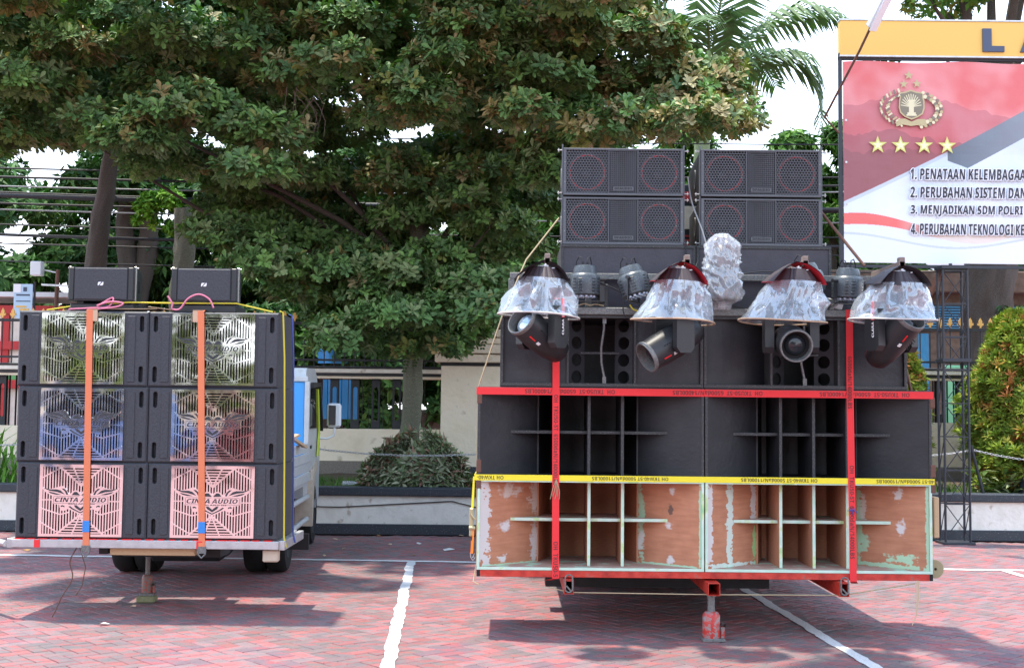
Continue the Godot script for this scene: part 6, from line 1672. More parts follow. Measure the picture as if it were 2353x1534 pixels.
	g.prism(PackedVector2Array([l0, l0 + Vector2(0.28, 0), l0 + Vector2(0.28, 0.075), l0 + Vector2(0.115, 0.075), l0 + Vector2(0.115, 0.305), l0 + Vector2(0, 0.305)]), 0.02, 0.045); part(g, "letter", M.sign_navy, hb)
	var a0: Vector2 = U.call(2346, 121)
	text("A", "letter", M.sign_navy, hb, Vector3(a0.x + 0.16, a0.y + 0.152, 0.034), 0.34, 0.305, Basis(), 0, 0.024)
	# lattice mast carrying it
	var m = thing("lattice_mast", "slim dark lattice mast carrying the banner, standing before the planter", "mast", Vector3(5.605, 0, -15.45))
	g = G.new(); g.span(Vector3(-0.2, 0, -0.16), Vector3(0.2, 0.03, 0.16), 0.004); part(g, "base_plate", M.truss_black, m)
	for sx in [-0.155, 0.155]:
		for sz in [-0.1, 0.1]:
			g = G.new(); g.tube([Vector3(sx, 0.03, sz), Vector3(sx, 3.5, sz)], 0.016, 8); part(g, "leg", M.truss_black, m)
	for k in 8:
		var y0 = 0.08 + k * 0.42; var y1 = y0 + 0.42
		for sz in [-0.1, 0.1]:
			g = G.new(); g.bar(Vector3(-0.155, y1, sz), Vector3(0.155, y1, sz), 0.014, 0.014); part(g, "rung", M.truss_black, m)
			for s in ([-1, 1] if sz > 0 else []):
				g = G.new(); g.tube([Vector3(-0.155 * s, y0, sz), Vector3(0.155 * s, y1, sz)], 0.006, 6); part(g, "diagonal", M.truss_black, m)
		for sx in [-0.155, 0.155]:
			g = G.new(); g.tube([Vector3(sx, y0, -0.1), Vector3(sx, y1, 0.1)], 0.006, 6); part(g, "diagonal", M.truss_black, m)
	for yy in [2.28, 3.46]:
		g = G.new(); g.span(Vector3(-0.18, yy, -0.14), Vector3(0.18, yy + 0.045, 0.14), 0.003); part(g, "joint_plate", M.truss_black, m)
	g = G.new(); g.bar(Vector3(5.55, 3.5, -15.62), Vector3(5.0, 2.1, -16.3), 0.05, 0.07)
	tag(part(g, "banner_brace", M.rust_brown), "rusty brown brace slanting down behind the banner mast", "brace")
	# flood lamp on an arm
	var p = thing("banner_lamp", "strip lamp on a long slanting brown arm before the banner", "lamp", Vector3(4.22, 5.25, -15.62))
	g = G.new(); g.tube([Vector3(0, 0, 0), Vector3(-0.19, 0.2, 0.02), Vector3(0.10, 0.9, 0.6), Vector3(0.18, 1.16, 0.9)], 0.016, 8); part(g, "arm", M.rust_brown, p)
	g = G.new(); g.bar(Vector3(0.17, 1.12, 0.88), Vector3(0.36, 1.62, 1.35), 0.14, 0.09, Vector3.UP, 0.015); var hs = part(g, "housing", M.lamp_white, p)
	g = G.new(); g.bar(Vector3(0.18, 1.065, 0.90), Vector3(0.35, 1.56, 1.37), 0.10, 0.02, Vector3.UP, 0.005); part(g, "diffuser", M.text_white, hs)

# ---------------------------------------------------------------- foliage
func leaf_shape(g: G, o: Vector3, dir: Vector3, up: Vector3, L: float, wd: float, obovate := true, droop := 0.1):
	dir = dir.normalized()
	var s = dir.cross(up).normalized()
	var u = s.cross(dir).normalized()
	var m = 0.62 if obovate else 0.42
	var mid = o + dir * L * m - u * L * 0.05
	var l = o + dir * L * m + s * wd * 0.5 + u * L * 0.04; var r = o + dir * L * m - s * wd * 0.5 + u * L * 0.04
	var tip = o + dir * L - u * L * droop
	if obovate:
		var l2 = o + dir * L * 0.9 + s * wd * 0.33 - u * L * droop * 0.5; var r2 = o + dir * L * 0.9 - s * wd * 0.33 - u * L * droop * 0.5
		g.flat(o, l, mid, u); g.flat(o, mid, r, u); g.flat(l, l2, mid, u); g.flat(mid, r2, r, u); g.flat(l2, tip, mid, u); g.flat(tip, r2, mid, u)
	else:
		g.flat(o, l, mid, u); g.flat(o, mid, r, u); g.flat(l, tip, mid, u); g.flat(mid, tip, r, u)

func rosette(sd: int, count: int, L: float, wd: float, lo: float, hi: float, obovate := true) -> ArrayMesh:
	var r = RandomNumberGenerator.new(); r.seed = sd
	var g = G.new()
	for k in count:
		var a = TAU * k / count * 2.4 + r.randf_range(-0.3, 0.3)
		var e = r.randf_range(lo, hi)
		var d = Vector3(cos(a) * cos(e), sin(e), sin(a) * cos(e))
		var v = r.randf_range(0.8, 1.2)
		g.col = Color(v, v, v)
		var len = L * r.randf_range(0.7, 1.1)
		leaf_shape(g, Vector3(cos(a) * 0.01, r.randf_range(-0.05, 0.02) * L / 0.13, sin(a) * 0.01), d, Vector3.UP, len, wd * len / L, obovate, r.randf_range(0.02, 0.2))
	g.col = Color(1.6, 0.9, 0.7)
	g.tube([Vector3(0, -L * 1.3, 0), Vector3(0, 0.01, 0)], L * 0.03, 3, false)
	return g.mesh()

func turned(up: Vector3, r: RandomNumberGenerator) -> Basis:
	var b = axes(up)
	return b * Basis(Vector3.UP, r.randf() * TAU)

func crown(parent: Node, called: String, mesh: Mesh, m: Material, spots: Array):     # spots: [Transform3D, Color]
	var mm = MultiMesh.new()
	mm.transform_format = MultiMesh.TRANSFORM_3D
	mm.use_colors = true
	mm.mesh = mesh
	mm.instance_count = spots.size()
	for i in spots.size():
		mm.set_instance_transform(i, spots[i][0]); mm.set_instance_color(i, spots[i][1])
	var o = MultiMeshInstance3D.new()
	o.multimesh = mm; o.material_override = m
	if parent == null:
		o.name = numbered(called); add_child(o)
	else:
		o.name = called; parent.add_child(o, true)
	o.set_meta("kind", "stuff")
	return o

func pad_spots(out: Array, c: Vector3, rad: Vector3, n: int, r: RandomNumberGenerator, tones: Array, odds: float, s0: float, s1: float, alt: Array):
	for k in n:
		var a = r.randf() * TAU
		var h = r.randf_range(-0.55, 1.0)
		var q = sqrt(max(0.0, 1.0 - h * h))
		var d = Vector3(cos(a) * q, h, sin(a) * q)
		var p = c + d * rad * pow(r.randf(), 0.28)
		var up = (d * Vector3(0.8, 0.5, 0.8) + Vector3(r.randf_range(-0.4, 0.4), 0.62, r.randf_range(-0.4, 0.4))).normalized()
		var col: Color = tones[r.randi() % tones.size()]
		if r.randf() < odds: col = alt[r.randi() % alt.size()]
		col = col * r.randf_range(0.75, 1.25)
		out.append([Transform3D(turned(up, r).scaled(Vector3.ONE * r.randf_range(s0, s1)), p), col])

func spot(px: float, py: float, d: float) -> Vector3:
	var b = Basis.from_euler(Vector3(atan(178.0 / FOCAL), 0, 0.0105))
	var v = b * Vector3((px - 1176.5) / FOCAL, -(py - 767.0) / FOCAL, -1.0)
	return v * (d / -v.z) + Vector3(0, 1.6, 0)

func make_trees():
	var r = RandomNumberGenerator.new(); r.seed = 99
	var greens = [Color(0.115, 0.215, 0.07), Color(0.135, 0.245, 0.075), Color(0.165, 0.29, 0.08), Color(0.105, 0.19, 0.075), Color(0.19, 0.25, 0.11)]
	var olives = [Color(0.26, 0.22, 0.08), Color(0.30, 0.23, 0.10), Color(0.22, 0.25, 0.07), Color(0.36, 0.31, 0.16)]
	var rose = rosette(5, 11, 0.118, 0.055, -0.1, 1.05)
	# the big tree over the planter
	var t = thing("shade_tree", "broad dark green tree growing from the planter behind both trucks", "tree", Vector3(-1.4, 0.55, -16.9))
	var g = G.new()
	g.bark([Vector3(-0.03, -0.05, 0), Vector3(0, 0.15, 0), Vector3(0.0, 0.8, 0), Vector3(0.03, 1.6, 0.0), Vector3(0.08, 2.3, 0.02), Vector3(0.1, 3.2, 0.1), Vector3(0.05, 4.4, 0.2)], [0.2, 0.155, 0.135, 0.13, 0.135, 0.12, 0.09], 22, 1)
	part(g, "trunk", M.bark, t)
	var poly = PackedVector2Array()
	for q in [[-150, -150], [1330, -150], [1440, -60], [1480, 30], [1550, 70], [1610, 150], [1720, 225], [1750, 305], [1600, 310], [1300, 330], [1272, 420], [1260, 560], [1170, 710], [1090, 760], [1010, 815], [870, 825], [760, 790], [680, 710], [600, 650], [520, 560], [490, 470], [380, 400], [250, 370], [200, 300], [60, 320], [-150, 340]]: poly.append(Vector2(q[0], q[1]))
	var spots = []; var centres = []
	var py = -400.0
	while py < 830:
		var px = -130.0
		while px < 1790:
			var q = Vector2(px + r.randf_range(-38, 38), py + r.randf_range(-28, 28))
			px += 72.0
			if not Geometry2D.is_point_in_polygon(q, poly): continue
			var hole = q.x > 720 and q.x < 1230 and q.y > 300 and q.y < 640
			if r.randf() < (0.16 if hole else 0.06): continue
			var d = 15.2 + r.randf_range(-0.3, 2.6)
			if q.y < 420: d = 13.6 + r.randf_range(0.0, 4.6)
			if q.x > 1250: d = 14.0 + r.randf_range(0.0, 2.0)
			if q.y < -20: d = 12.0 + r.randf_range(0.0, 6.0)
			if hole: d = 15.8 + r.randf_range(0, 2.4)
			centres.append([spot(q.x, q.y, d), q])
		py += 56.0
	# more of the crown above the frame, reaching over the trucks' cabs
	for k in 20: centres.append([Vector3(r.randf_range(-8.5, 0.8), r.randf_range(6.2, 7.0), r.randf_range(-13.4, -11.2)), Vector2(0, -300)])
	for c in centres:
		var p: Vector3 = c[0]
		var odd = 0.04 if r.randf() < 0.6 else 0.26
		if c[1].y > 420: odd *= 0.3
		if c[1].x > 1380: odd = 0.5
		pad_spots(spots, p, Vector3(r.randf_range(0.42, 0.62), r.randf_range(0.17, 0.26), r.randf_range(0.4, 0.6)), 120 if c[1].x < 1380 or c[1].y < 0 else 70, r, greens, odd, 0.75, 1.2, olives)
	# limbs from the trunk out to some of the sprays
	var base = t.position
	for i in range(0, centres.size(), 5):
		var e: Vector3 = centres[i][0] - base
		if e.z > 1.2 or e.y > 5.5: continue
		var s = Vector3(0.08, clamp(e.y * 0.55, 1.8, 4.2), 0.05)
		var mid = s.lerp(e, 0.5) + Vector3(r.randf_range(-0.3, 0.3), r.randf_range(-0.5, 0.4), r.randf_range(-0.3, 0.3))
		g = G.new(); g.tube([s, s.lerp(mid, 0.5) + Vector3(0, 0.1, 0), mid, mid.lerp(e, 0.5), e], [0.05, 0.04, 0.03, 0.018, 0.008], 7); part(g, "limb", M.bark_dark, t)
	# the sprays nearest the viewer and in the frame stand singly
	var ranked = []
	for s in spots:
		var p: Vector3 = s[0].origin
		var seen = p.z < -5 and absf(p.x) < -p.z * 0.40 and p.y < 1.6 - p.z * 0.325
		ranked.append([-p.z if seen else 100.0, s])
	ranked.sort_custom(func(x, y): return x[0] < y[0])
	var rest = []
	var tints = []
	for k in greens.size() + olives.size():
		var c: Color = (greens + olives)[k]
		var m = M.leaf.duplicate(); m.albedo_color = c.linear_to_srgb(); tints.append(m)
	for i in ranked.size():
		var s = ranked[i][1]
		if i < 300:
			var best = 0; var bd = 9.0
			for k in tints.size():
				var c: Color = (greens + olives)[k]
				var d = absf(c.r - s[1].r) + absf(c.g - s[1].g)
				if d < bd: bd = d; best = k
			part(rose, "leaf_spray", tints[best], t, Transform3D(s[0].basis, s[0].origin - base))
		else: rest.append([Transform3D(s[0].basis, s[0].origin - base), s[1]])
	crown(t, "crown", rose, M.leaf, rest)
	# dead grey twigs and hanging ferny strands
	g = G.new()
	for k in 9:
		var p = spot(r.randf_range(650, 720), r.randf_range(180, 230), 14.3) - base
		var dx = r.randf_range(-0.12, 0.16)
		g.tube([p, p + Vector3(dx, -0.12, 0), p + Vector3(dx * 1.8, -0.3, 0.05), p + Vector3(dx * 1.2 + r.randf_range(-0.1, 0.1), -0.5 - r.randf() * 0.25, 0.05)], [0.005, 0.004, 0.003, 0.002], 4)
	part(g, "dead_twig", M.rust_steel, t)
	g = G.new()
	for k in 9:
		var p = spot(860 + k * 24 + (60 if k > 4 else 0), r.randf_range(700, 770), 16.6) - base
		for j in 12:
			var o = p + Vector3(0.015 * sin(j), -j * 0.045, 0.0)
			for s in [-1, 1]: leaf_shape(g, o, Vector3(s, -0.7, 0.2), Vector3.BACK, 0.10 * (1.0 - j * 0.05), 0.035, false)
	M.fern = M.leaf.duplicate(); M.fern.albedo_color = lin(0.05, 0.10, 0.03)
	part(g, "hanging_fern", M.fern, t)

	# ---- trees farther back, each with trunk and crown
	var slim = rosette(17, 12, 0.24, 0.075, -0.9, 0.8, false)
	var broad = rosette(23, 10, 0.22, 0.10, -0.5, 0.9, false)
	var mids = [Color(0.05, 0.125, 0.03), Color(0.065, 0.15, 0.035), Color(0.045, 0.105, 0.032), Color(0.09, 0.18, 0.04)]
	var brights = [Color(0.10, 0.22, 0.035), Color(0.085, 0.20, 0.03), Color(0.14, 0.26, 0.05), Color(0.06, 0.15, 0.03)]
	var list = [
		[Vector3(-11.5, 0, -26.0), Vector3(3.0, 3.2, 2.0), 4.6, 34, mids, broad, "leafy mid green tree at the far left edge behind the fence"],
		[Vector3(-7.6, 0, -27.5), Vector3(2.7, 3.4, 2.0), 4.6, 42, mids, broad, "leafy tree behind the leaning trunk on the left"],
		[Vector3(-4.2, 0, -27.0), Vector3(2.7, 3.4, 2.0), 4.6, 40, mids, broad, "leafy tree behind the broken stump on the left"],
		[Vector3(-1.0, 0, -28.0), Vector3(2.7, 3.4, 2.0), 4.8, 36, mids, broad, "dim tree straight behind the big tree trunk"],
		[Vector3(2.4, 0, -28.5), Vector3(2.6, 3.0, 2.0), 5.6, 40, brights, slim, "bright green tree behind the left array speakers"],
		[Vector3(6.9, 0, -26.5), Vector3(1.7, 2.8, 1.5), 5.0, 64, brights, slim, "narrow mango like tree between array speakers and banner"],
		[Vector3(-9.6, 0, -22.8), Vector3(1.6, 1.6, 1.0), 2.9, 14, mids, broad, "low dense tree behind the kiosk at far left"],
		[Vector3(-6.2, 0, -24.6), Vector3(1.9, 1.9, 1.0), 3.2, 18, mids, slim, "low dense tree between the forked trunk and the stump"],
		[Vector3(-3.6, 0, -23.2), Vector3(1.6, 1.5, 0.8), 2.6, 14, mids, broad, "low bushy tree behind the slotted fence between the trucks"],
		[Vector3(-0.4, 0, -23.8), Vector3(1.8, 2.0, 0.8), 3.2, 18, mids, broad, "low bushy tree behind the cream gate pier"],
		[Vector3(3.4, 0, -24.5), Vector3(2.0, 2.4, 0.8), 3.6, 16, mids, slim, "low leafy tree behind the centre of the rig"],
		[Vector3(5.9, 0, -24.0), Vector3(1.2, 1.6, 0.8), 2.9, 12, brights, slim, "low bright tree beside the blue doored house"],
		[Vector3(12.0, 0, -27.0), Vector3(2.4, 2.4, 2.0), 5.0, 14, mids, slim, "green tree behind the right hand end of the banner"]]
	for a in list:
		var b = thing("background_tree", a[6], "tree", a[0], 0, "trees across the street")
		g = G.new(); g.tube([Vector3(0, 0, 0), Vector3(0.1, 2.0, 0), Vector3(-0.05, 3.6, 0), Vector3(0.1, a[2] + 0.6, 0.1)], [0.3, 0.24, 0.2, 0.1], 10); part(g, "trunk", M.bark_dark, b)
		var sp = []
		for k in a[3]:
			var d = Vector3(r.randf_range(-1, 1), r.randf_range(-1, 1), r.randf_range(-1, 1))
			if d.length() > 1: d = d.normalized()
			var rad = a[1].x * 0.32
			pad_spots(sp, Vector3(0, a[2], 0) + d * a[1], Vector3(rad, rad * 0.65, rad), 75, r, a[4], 0.05, 0.9, 1.5, brights)
			if k % 4 == 0:
				g = G.new(); g.tube([Vector3(0.0, 3.2, 0), Vector3(0, a[2] * 0.8, 0) + d * a[1] * 0.5, Vector3(0, a[2], 0) + d * a[1]], [0.09, 0.05, 0.015], 6); part(g, "limb", M.bark_dark, b)
		crown(b, "crown", a[5], M.leaf_thin, sp)
	# massive trunk behind the banner with foliage above it
	var big = thing("massive_tree", "massive rough trunked tree rising behind the banner mast", "tree", Vector3(8.05, 0, -20.6))
	g = G.new(); g.bark([Vector3(0, 0, 0), Vector3(0.02, 0.8, 0), Vector3(0.0, 2.4, 0), Vector3(0.02, 3.6, 0), Vector3(0.1, 5.5, 0), Vector3(0.2, 8.0, 0)], [0.62, 0.48, 0.42, 0.40, 0.34, 0.25], 32, 2); part(g, "trunk", M.bark_dark, big)
	var sp2 = []
	for k in 34:
		var p = Vector3(r.randf_range(-2.3, 2.6), r.randf_range(7.6, 10.4), r.randf_range(-1.5, 2.0))
		pad_spots(sp2, p, Vector3(0.55, 0.28, 0.55), 30, r, brights, 0.2, 0.6, 0.95, [Color(0.25, 0.25, 0.05)])
		if k % 3 == 0:
			g = G.new(); g.tube([Vector3(0.15, 6.4, 0), Vector3(p.x * 0.5, p.y - 0.5, p.z * 0.5), p], [0.12, 0.06, 0.015], 7); part(g, "limb", M.bark_dark, big)
	crown(big, "crown", broad, M.leaf_thin, sp2)
	g = G.new()
	for k in 10: 
		for j in 6: leaf_shape(g, Vector3(0.1 + j * 0.02, 3.45 - j * 0.05, 0.42), Vector3(cos(k * 0.7) , -0.4 - 0.1 * j, 0.5), Vector3.UP, 0.22, 0.05, false)
	part(g, "clinging_fern", M.fern, big)
	# leaning trunk, forked trunk and broken stump on the left
	var s1 = thing("leaning_tree", "slender leaning dark trunk above the left speaker", "tree", Vector3(-7.5, 0, -20.4))
	g = G.new(); g.bark([Vector3(0, 0, 0), Vector3(0.22, 2.0, 0), Vector3(0.45, 3.9, 0), Vector3(0.62, 5.4, 0), Vector3(0.72, 6.6, 0)], [0.2, 0.18, 0.165, 0.15, 0.1], 22, 3); part(g, "trunk", M.bark_dark, s1)
	var s1s = []
	for k in 14: pad_spots(s1s, Vector3(r.randf_range(-1.0, 1.8), r.randf_range(6.0, 7.8), r.randf_range(-1, 1)), Vector3(0.5, 0.3, 0.5), 50, r, mids, 0.05, 0.8, 1.3, brights)
	crown(s1, "crown", broad, M.leaf_thin, s1s)
	var s2 = thing("forked_tree", "thick forked trunk standing between the two plain speakers", "tree", Vector3(-7.3, 0, -23.5))
	g = G.new(); g.bark([Vector3(0, 0, 0), Vector3(0, 2.2, 0), Vector3(-0.05, 3.6, 0), Vector3(-0.25, 5.2, 0), Vector3(-0.2, 6.6, 0)], [0.34, 0.3, 0.26, 0.16, 0.1], 22, 4); g.bark([Vector3(0, 3.3, 0), Vector3(0.2, 4.6, 0), Vector3(0.3, 6.2, 0)], [0.2, 0.18, 0.1], 18, 5); part(g, "trunk", M.bark_dark, s2)
	var s2s = []
	for k in 12: pad_spots(s2s, Vector3(r.randf_range(-1.2, 1.2), r.randf_range(5.6, 7.6), r.randf_range(-1, 1)), Vector3(0.6, 0.35, 0.5), 50, r, mids, 0.05, 0.8, 1.3, brights)
	crown(s2, "crown", broad, M.leaf_thin, s2s)
	var s3 = thing("broken_stump", "pale broken tree stump wrapped in bright green vine", "tree stump", Vector3(-5.45, 0, -19.8))
	g = G.new(); g.bark([Vector3(-0.05, 0, 0), Vector3(0.0, 2.0, 0), Vector3(0.05, 3.8, 0), Vector3(0.07, 4.85, 0)], [0.2, 0.18, 0.165, 0.15], 22, 6); g.tube([Vector3(0.12, 4.8, 0), Vector3(0.16, 5.0, 0)], [0.06, 0.01], 6); part(g, "trunk", M.bark, s3)
	var s3s = []
	for k in 9: pad_spots(s3s, Vector3(r.randf_range(-0.75, 0.3), r.randf_range(4.5, 5.4), r.randf_range(-0.3, -0.1)), Vector3(0.22, 0.14, 0.2), 26, r, [Color(0.16, 0.34, 0.03), Color(0.2, 0.40, 0.04), Color(0.12, 0.28, 0.03)], 0, 0.4, 0.65, brights)
	crown(s3, "vine", broad, M.leaf_thin, s3s)
	make_palm(r)
	make_low_plants(r)

func make_palm(r: RandomNumberGenerator):
	var t = thing("palm_tree", "tall green palm with arching fronds above the right array speakers", "palm tree", Vector3(3.62, 0, -23.2))
	var g = G.new(); g.tube([Vector3(-0.1, 0, 0), Vector3(-0.05, 3, 0), Vector3(-0.02, 5.6, 0), Vector3(0, 6.4, 0), Vector3(0.02, 7.4, 0), Vector3(0.05, 8.3, 0)], [0.2, 0.16, 0.14, 0.16, 0.13, 0.08], 12); part(g, "trunk", M.palm_green, t)
	var tips = [[Vector3(0.7, 0.75, 0.3), Vector3(1.9, 0.9, 0.5), Vector3(1.75, -0.65, 0.5)], [Vector3(0.5, 0.9, 0), Vector3(1.2, 1.6, 0.2), Vector3(2.1, 1.2, 0.3)], [Vector3(0.2, 1.1, 0.3), Vector3(0.2, 2.0, 0.8), Vector3(0.3, 2.1, 1.7)], [Vector3(-0.4, 0.9, 0.3), Vector3(-0.9, 1.5, 0.5), Vector3(-1.5, 1.1, 0.7)], [Vector3(-0.6, 0.5, 0.3), Vector3(-1.2, 0.5, 0.4), Vector3(-1.6, -0.2, 0.4)], [Vector3(0.3, 0.9, -0.5), Vector3(0.9, 1.3, -1.1), Vector3(1.5, 0.6, -1.6)], [Vector3(-0.2, 1.0, -0.5), Vector3(-0.5, 1.4, -1.2), Vector3(-0.7, 0.8, -2.0)], [Vector3(0.1, 0.9, 0.5), Vector3(-0.2, 1.1, 1.2), Vector3(-0.3, 0.6, 1.9)]]
	for a in tips:
		var f = G.new()
		var base = Vector3(0.04, 7.75, 0)
		var pts = []
		for k in 25:
			var q = k / 24.0
			pts.append(base + a[0] * 1.2 * 3 * q * (1 - q) * (1 - q) + a[1] * 1.2 * 3 * q * q * (1 - q) * 1.0 + a[2] * 1.2 * q * q * q)
		f.col = Color(0.16, 0.22, 0.09)
		f.tube(pts, [0.04, 0.036, 0.034, 0.032, 0.03, 0.028, 0.027, 0.026, 0.025, 0.024, 0.022, 0.02, 0.019, 0.018, 0.017, 0.016, 0.015, 0.014, 0.013, 0.012, 0.01, 0.009, 0.008, 0.006, 0.004], 5)
		for k in range(4, 25):
			for h in 3:
				var d = (pts[min(k + 1, 24)] - pts[k - 1]).normalized()
				var sd = d.cross(Vector3.UP).normalized()
				for s in [-1.0, 1.0]:
					var L = 0.95 * sin(PI * clamp((k + h * 0.33) / 26.0, 0.12, 0.95)) + 0.2
					var v = r.randf_range(0.8, 1.25)
					f.col = Color(0.12, 0.19, 0.085) * v
					var o = pts[k].lerp(pts[k - 1], h * 0.33)
					var dir = (sd * s * 0.9 + d * 0.75 + Vector3(0, r.randf_range(-0.35, 0.1), 0)).normalized()
					var e1 = o + dir * L * 0.55; var e2 = e1 + (dir + Vector3(0, -0.9, 0)).normalized() * L * 0.45
					var wv = d.normalized() * 0.036
					f.quad(o - wv * 0.4, o + wv * 0.4, e1 + wv, e1 - wv, Vector3.UP); f.flat(e1 - wv, e1 + wv, e2, Vector3.UP)
		part(f, "frond", M.leaf_thin, t)

func make_low_plants(r: RandomNumberGenerator):
	var small = rosette(31, 9, 0.125, 0.034, 0.1, 1.2, false)
	# clipped cone bushes with red and yellow tips
	var tips = [Color(0.50, 0.20, 0.07), Color(0.52, 0.34, 0.08), Color(0.44, 0.42, 0.08)]
	var body = [Color(0.22, 0.31, 0.04), Color(0.29, 0.37, 0.05), Color(0.36, 0.40, 0.06), Color(0.16, 0.25, 0.04)]
	for a in [[Vector3(6.95, 0.5, -16.75), 0.66, 2.4, 3800, "tall clipped bush with yellow and red tips beside the mast"], [Vector3(5.42, 0.5, -17.0), 0.36, 2.05, 1500, "slimmer clipped bush with red tips behind the rig's right end"], [Vector3(8.6, 0.5, -16.8), 0.5, 2.1, 900, "clipped yellow green bush at the right edge of the planter"]]:
		var t = thing("clipped_bush", a[4], "bush", a[0], 0, "clipped bushes in the planter")
		var g = G.new(); g.tube([Vector3(0, 0, 0), Vector3(0, a[2] * 0.8, 0)], [0.06, 0.02], 7); part(g, "stem", M.bark_dark, t)
		var sp = []
		for k in a[3]:
			var h = r.randf(); var an = r.randf() * TAU
			var prof = pow(sin(PI * clamp(h * 0.76 + 0.22, 0, 1)), 0.62) * (1.0 - 0.08 * h) * (1.0 + 0.13 * sin(an * 3.0 + h * 9.0) + 0.08 * sin(an * 5.0 - h * 17.0))
			var rr = a[1] * prof * r.randf_range(0.72, 1.1) 
			var p = Vector3(cos(an) * rr, 0.12 + h * a[2], sin(an) * rr)
			var up = Vector3(cos(an) * 0.8, 0.8 , sin(an) * 0.8).normalized()
			sp.append([Transform3D(turned(up, r).scaled(Vector3.ONE * r.randf_range(0.7, 1.15)), p), (tips[r.randi() % 3] if r.randf() < 0.2 else body[r.randi() % 4]) * r.randf_range(0.8, 1.2)])
		crown(t, "foliage", small, M.leaf_thin, sp)
	# mound shrub at the tree's foot
	var t2 = thing("mound_shrub", "low grey green and reddish shrub at the foot of the big tree", "shrub", Vector3(-1.28, 0.52, -16.35))
	var s2 = []
	var mixed = [Color(0.17, 0.22, 0.11), Color(0.27, 0.30, 0.19), Color(0.22, 0.27, 0.13), Color(0.32, 0.18, 0.13), Color(0.40, 0.40, 0.27)]
	for k in 900:
		var an = r.randf() * TAU; var h = r.randf()
		var rr = sqrt(1 - h * h) * r.randf_range(0.75, 1.05)
		s2.append([Transform3D(turned(Vector3(cos(an) * 0.7, 0.6, sin(an) * 0.7).normalized(), r).scaled(Vector3.ONE * r.randf_range(0.8, 1.3)), Vector3(cos(an) * rr * 0.70, 0.04 + h * 0.50 * (1.0 + 0.3 * sin(an * 2.0 + 0.6) + 0.15 * sin(an * 5)) + 0.07 * r.randf(), sin(an) * rr * 0.3)), mixed[r.randi() % 5] * r.randf_range(0.8, 1.2)])
	crown(t2, "foliage", rosette(41, 8, 0.145, 0.05, -0.3, 1.1, false), M.leaf_thin, s2)
	var g2 = G.new(); g2.tube([Vector3(0, -0.02, 0), Vector3(0.05, 0.3, 0)], 0.02, 6); part(g2, "stem", M.bark_dark, t2)
	# sword leaved plants at the far left, large leaved plants at right
	for a in [[Vector3(-6.9, 0.5, -16.45), 46, 0.95, Color(0.16, 0.34, 0.05), "bright sword leaved plants at the far left of the planter"], [Vector3(-6.2, 0.5, -16.5), 26, 0.6, Color(0.12, 0.28, 0.05), "shorter sword leaved plant hidden by the left stack"]]:
		var t = thing("sword_plant", a[4], "plant", a[0])
		for k in a[1]:
			var g = G.new()
			g.col = a[3] * r.randf_range(0.7, 1.3)
			var o = Vector3(r.randf_range(-0.35, 0.35), 0, r.randf_range(-0.12, 0.12))
			var an = r.randf() * TAU
			var L = a[2] * r.randf_range(0.6, 1.1)
			var e = Vector3(cos(an) * 0.28 * L, L * 0.7, sin(an) * 0.28 * L); var e2 = Vector3(cos(an) * 0.6 * L, L * r.randf_range(0.7, 0.95), sin(an) * 0.6 * L)
			var w = Vector3(-sin(an), 0, cos(an)) * 0.022
			g.quad(o - w * 0.6, o + w * 0.6, o + e + w, o + e - w, Vector3.UP + Vector3.BACK); g.flat(o + e - w, o + e + w, o + e2, Vector3.UP + Vector3.BACK)
			part(g, "leaf", M.leaf_thin, t)
	for a in [[Vector3(6.25, 0.52, -16.25), 0.30, 26, "beside the leaning post"], [Vector3(6.62, 0.52, -16.2), 0.30, 26, "under the tall clipped bush"], [Vector3(6.9, 0.52, -16.3), 0.28, 22, "behind the dark concrete block"]]:
		var t = thing("variegated_plant", "pale variegated leafy plant " + a[3], "plant", a[0], 0, "variegated plants in the right planter")
		for k in a[2]:
			var g = G.new()
			g.col = (Color(0.30, 0.33, 0.16) if r.randf() < 0.5 else Color(0.12, 0.20, 0.07)) * r.randf_range(0.8, 1.2)
			var an = r.randf() * TAU
			leaf_shape(g, Vector3(r.randf_range(-0.12, 0.12), r.randf_range(0.02, 0.35), r.randf_range(-0.08, 0.08)), Vector3(cos(an), r.randf_range(-0.2, 0.9), sin(an)), Vector3.UP, a[1] * r.randf_range(0.6, 1.0), 0.07, false, 0.2)
			part(g, "leaf", M.leaf_thin, t)
	# grass and weeds
	var tuft = G.new()
	for k in 9:
		var an = r.randf() * TAU
		tuft.flat(Vector3(cos(an) * 0.01 - sin(an) * 0.004, 0, sin(an) * 0.01), Vector3(cos(an) * 0.01 + sin(an) * 0.004, 0, sin(an) * 0.01), Vector3(cos(an) * 0.05, r.randf_range(0.05, 0.1), sin(an) * 0.05), Vector3.BACK)
	var gs = []
	for k in 5200:
		var x = r.randf_range(-8, 8.5)
		var z = -16.06 - r.randf() * 1.2
		gs.append([Transform3D(Basis(Vector3.UP, r.randf() * TAU).scaled(Vector3.ONE * r.randf_range(0.6, 1.5)), Vector3(x, 0.52 + 0.16 * (-16.04 - z) / 2.1, z)), [Color(0.10, 0.22, 0.04), Color(0.14, 0.26, 0.05), Color(0.07, 0.15, 0.03)][r.randi() % 3]])
	tag(crown(null, "planter_grass", tuft.mesh(), M.leaf_thin, gs), "short green grass and weeds growing along the planter", "grass")

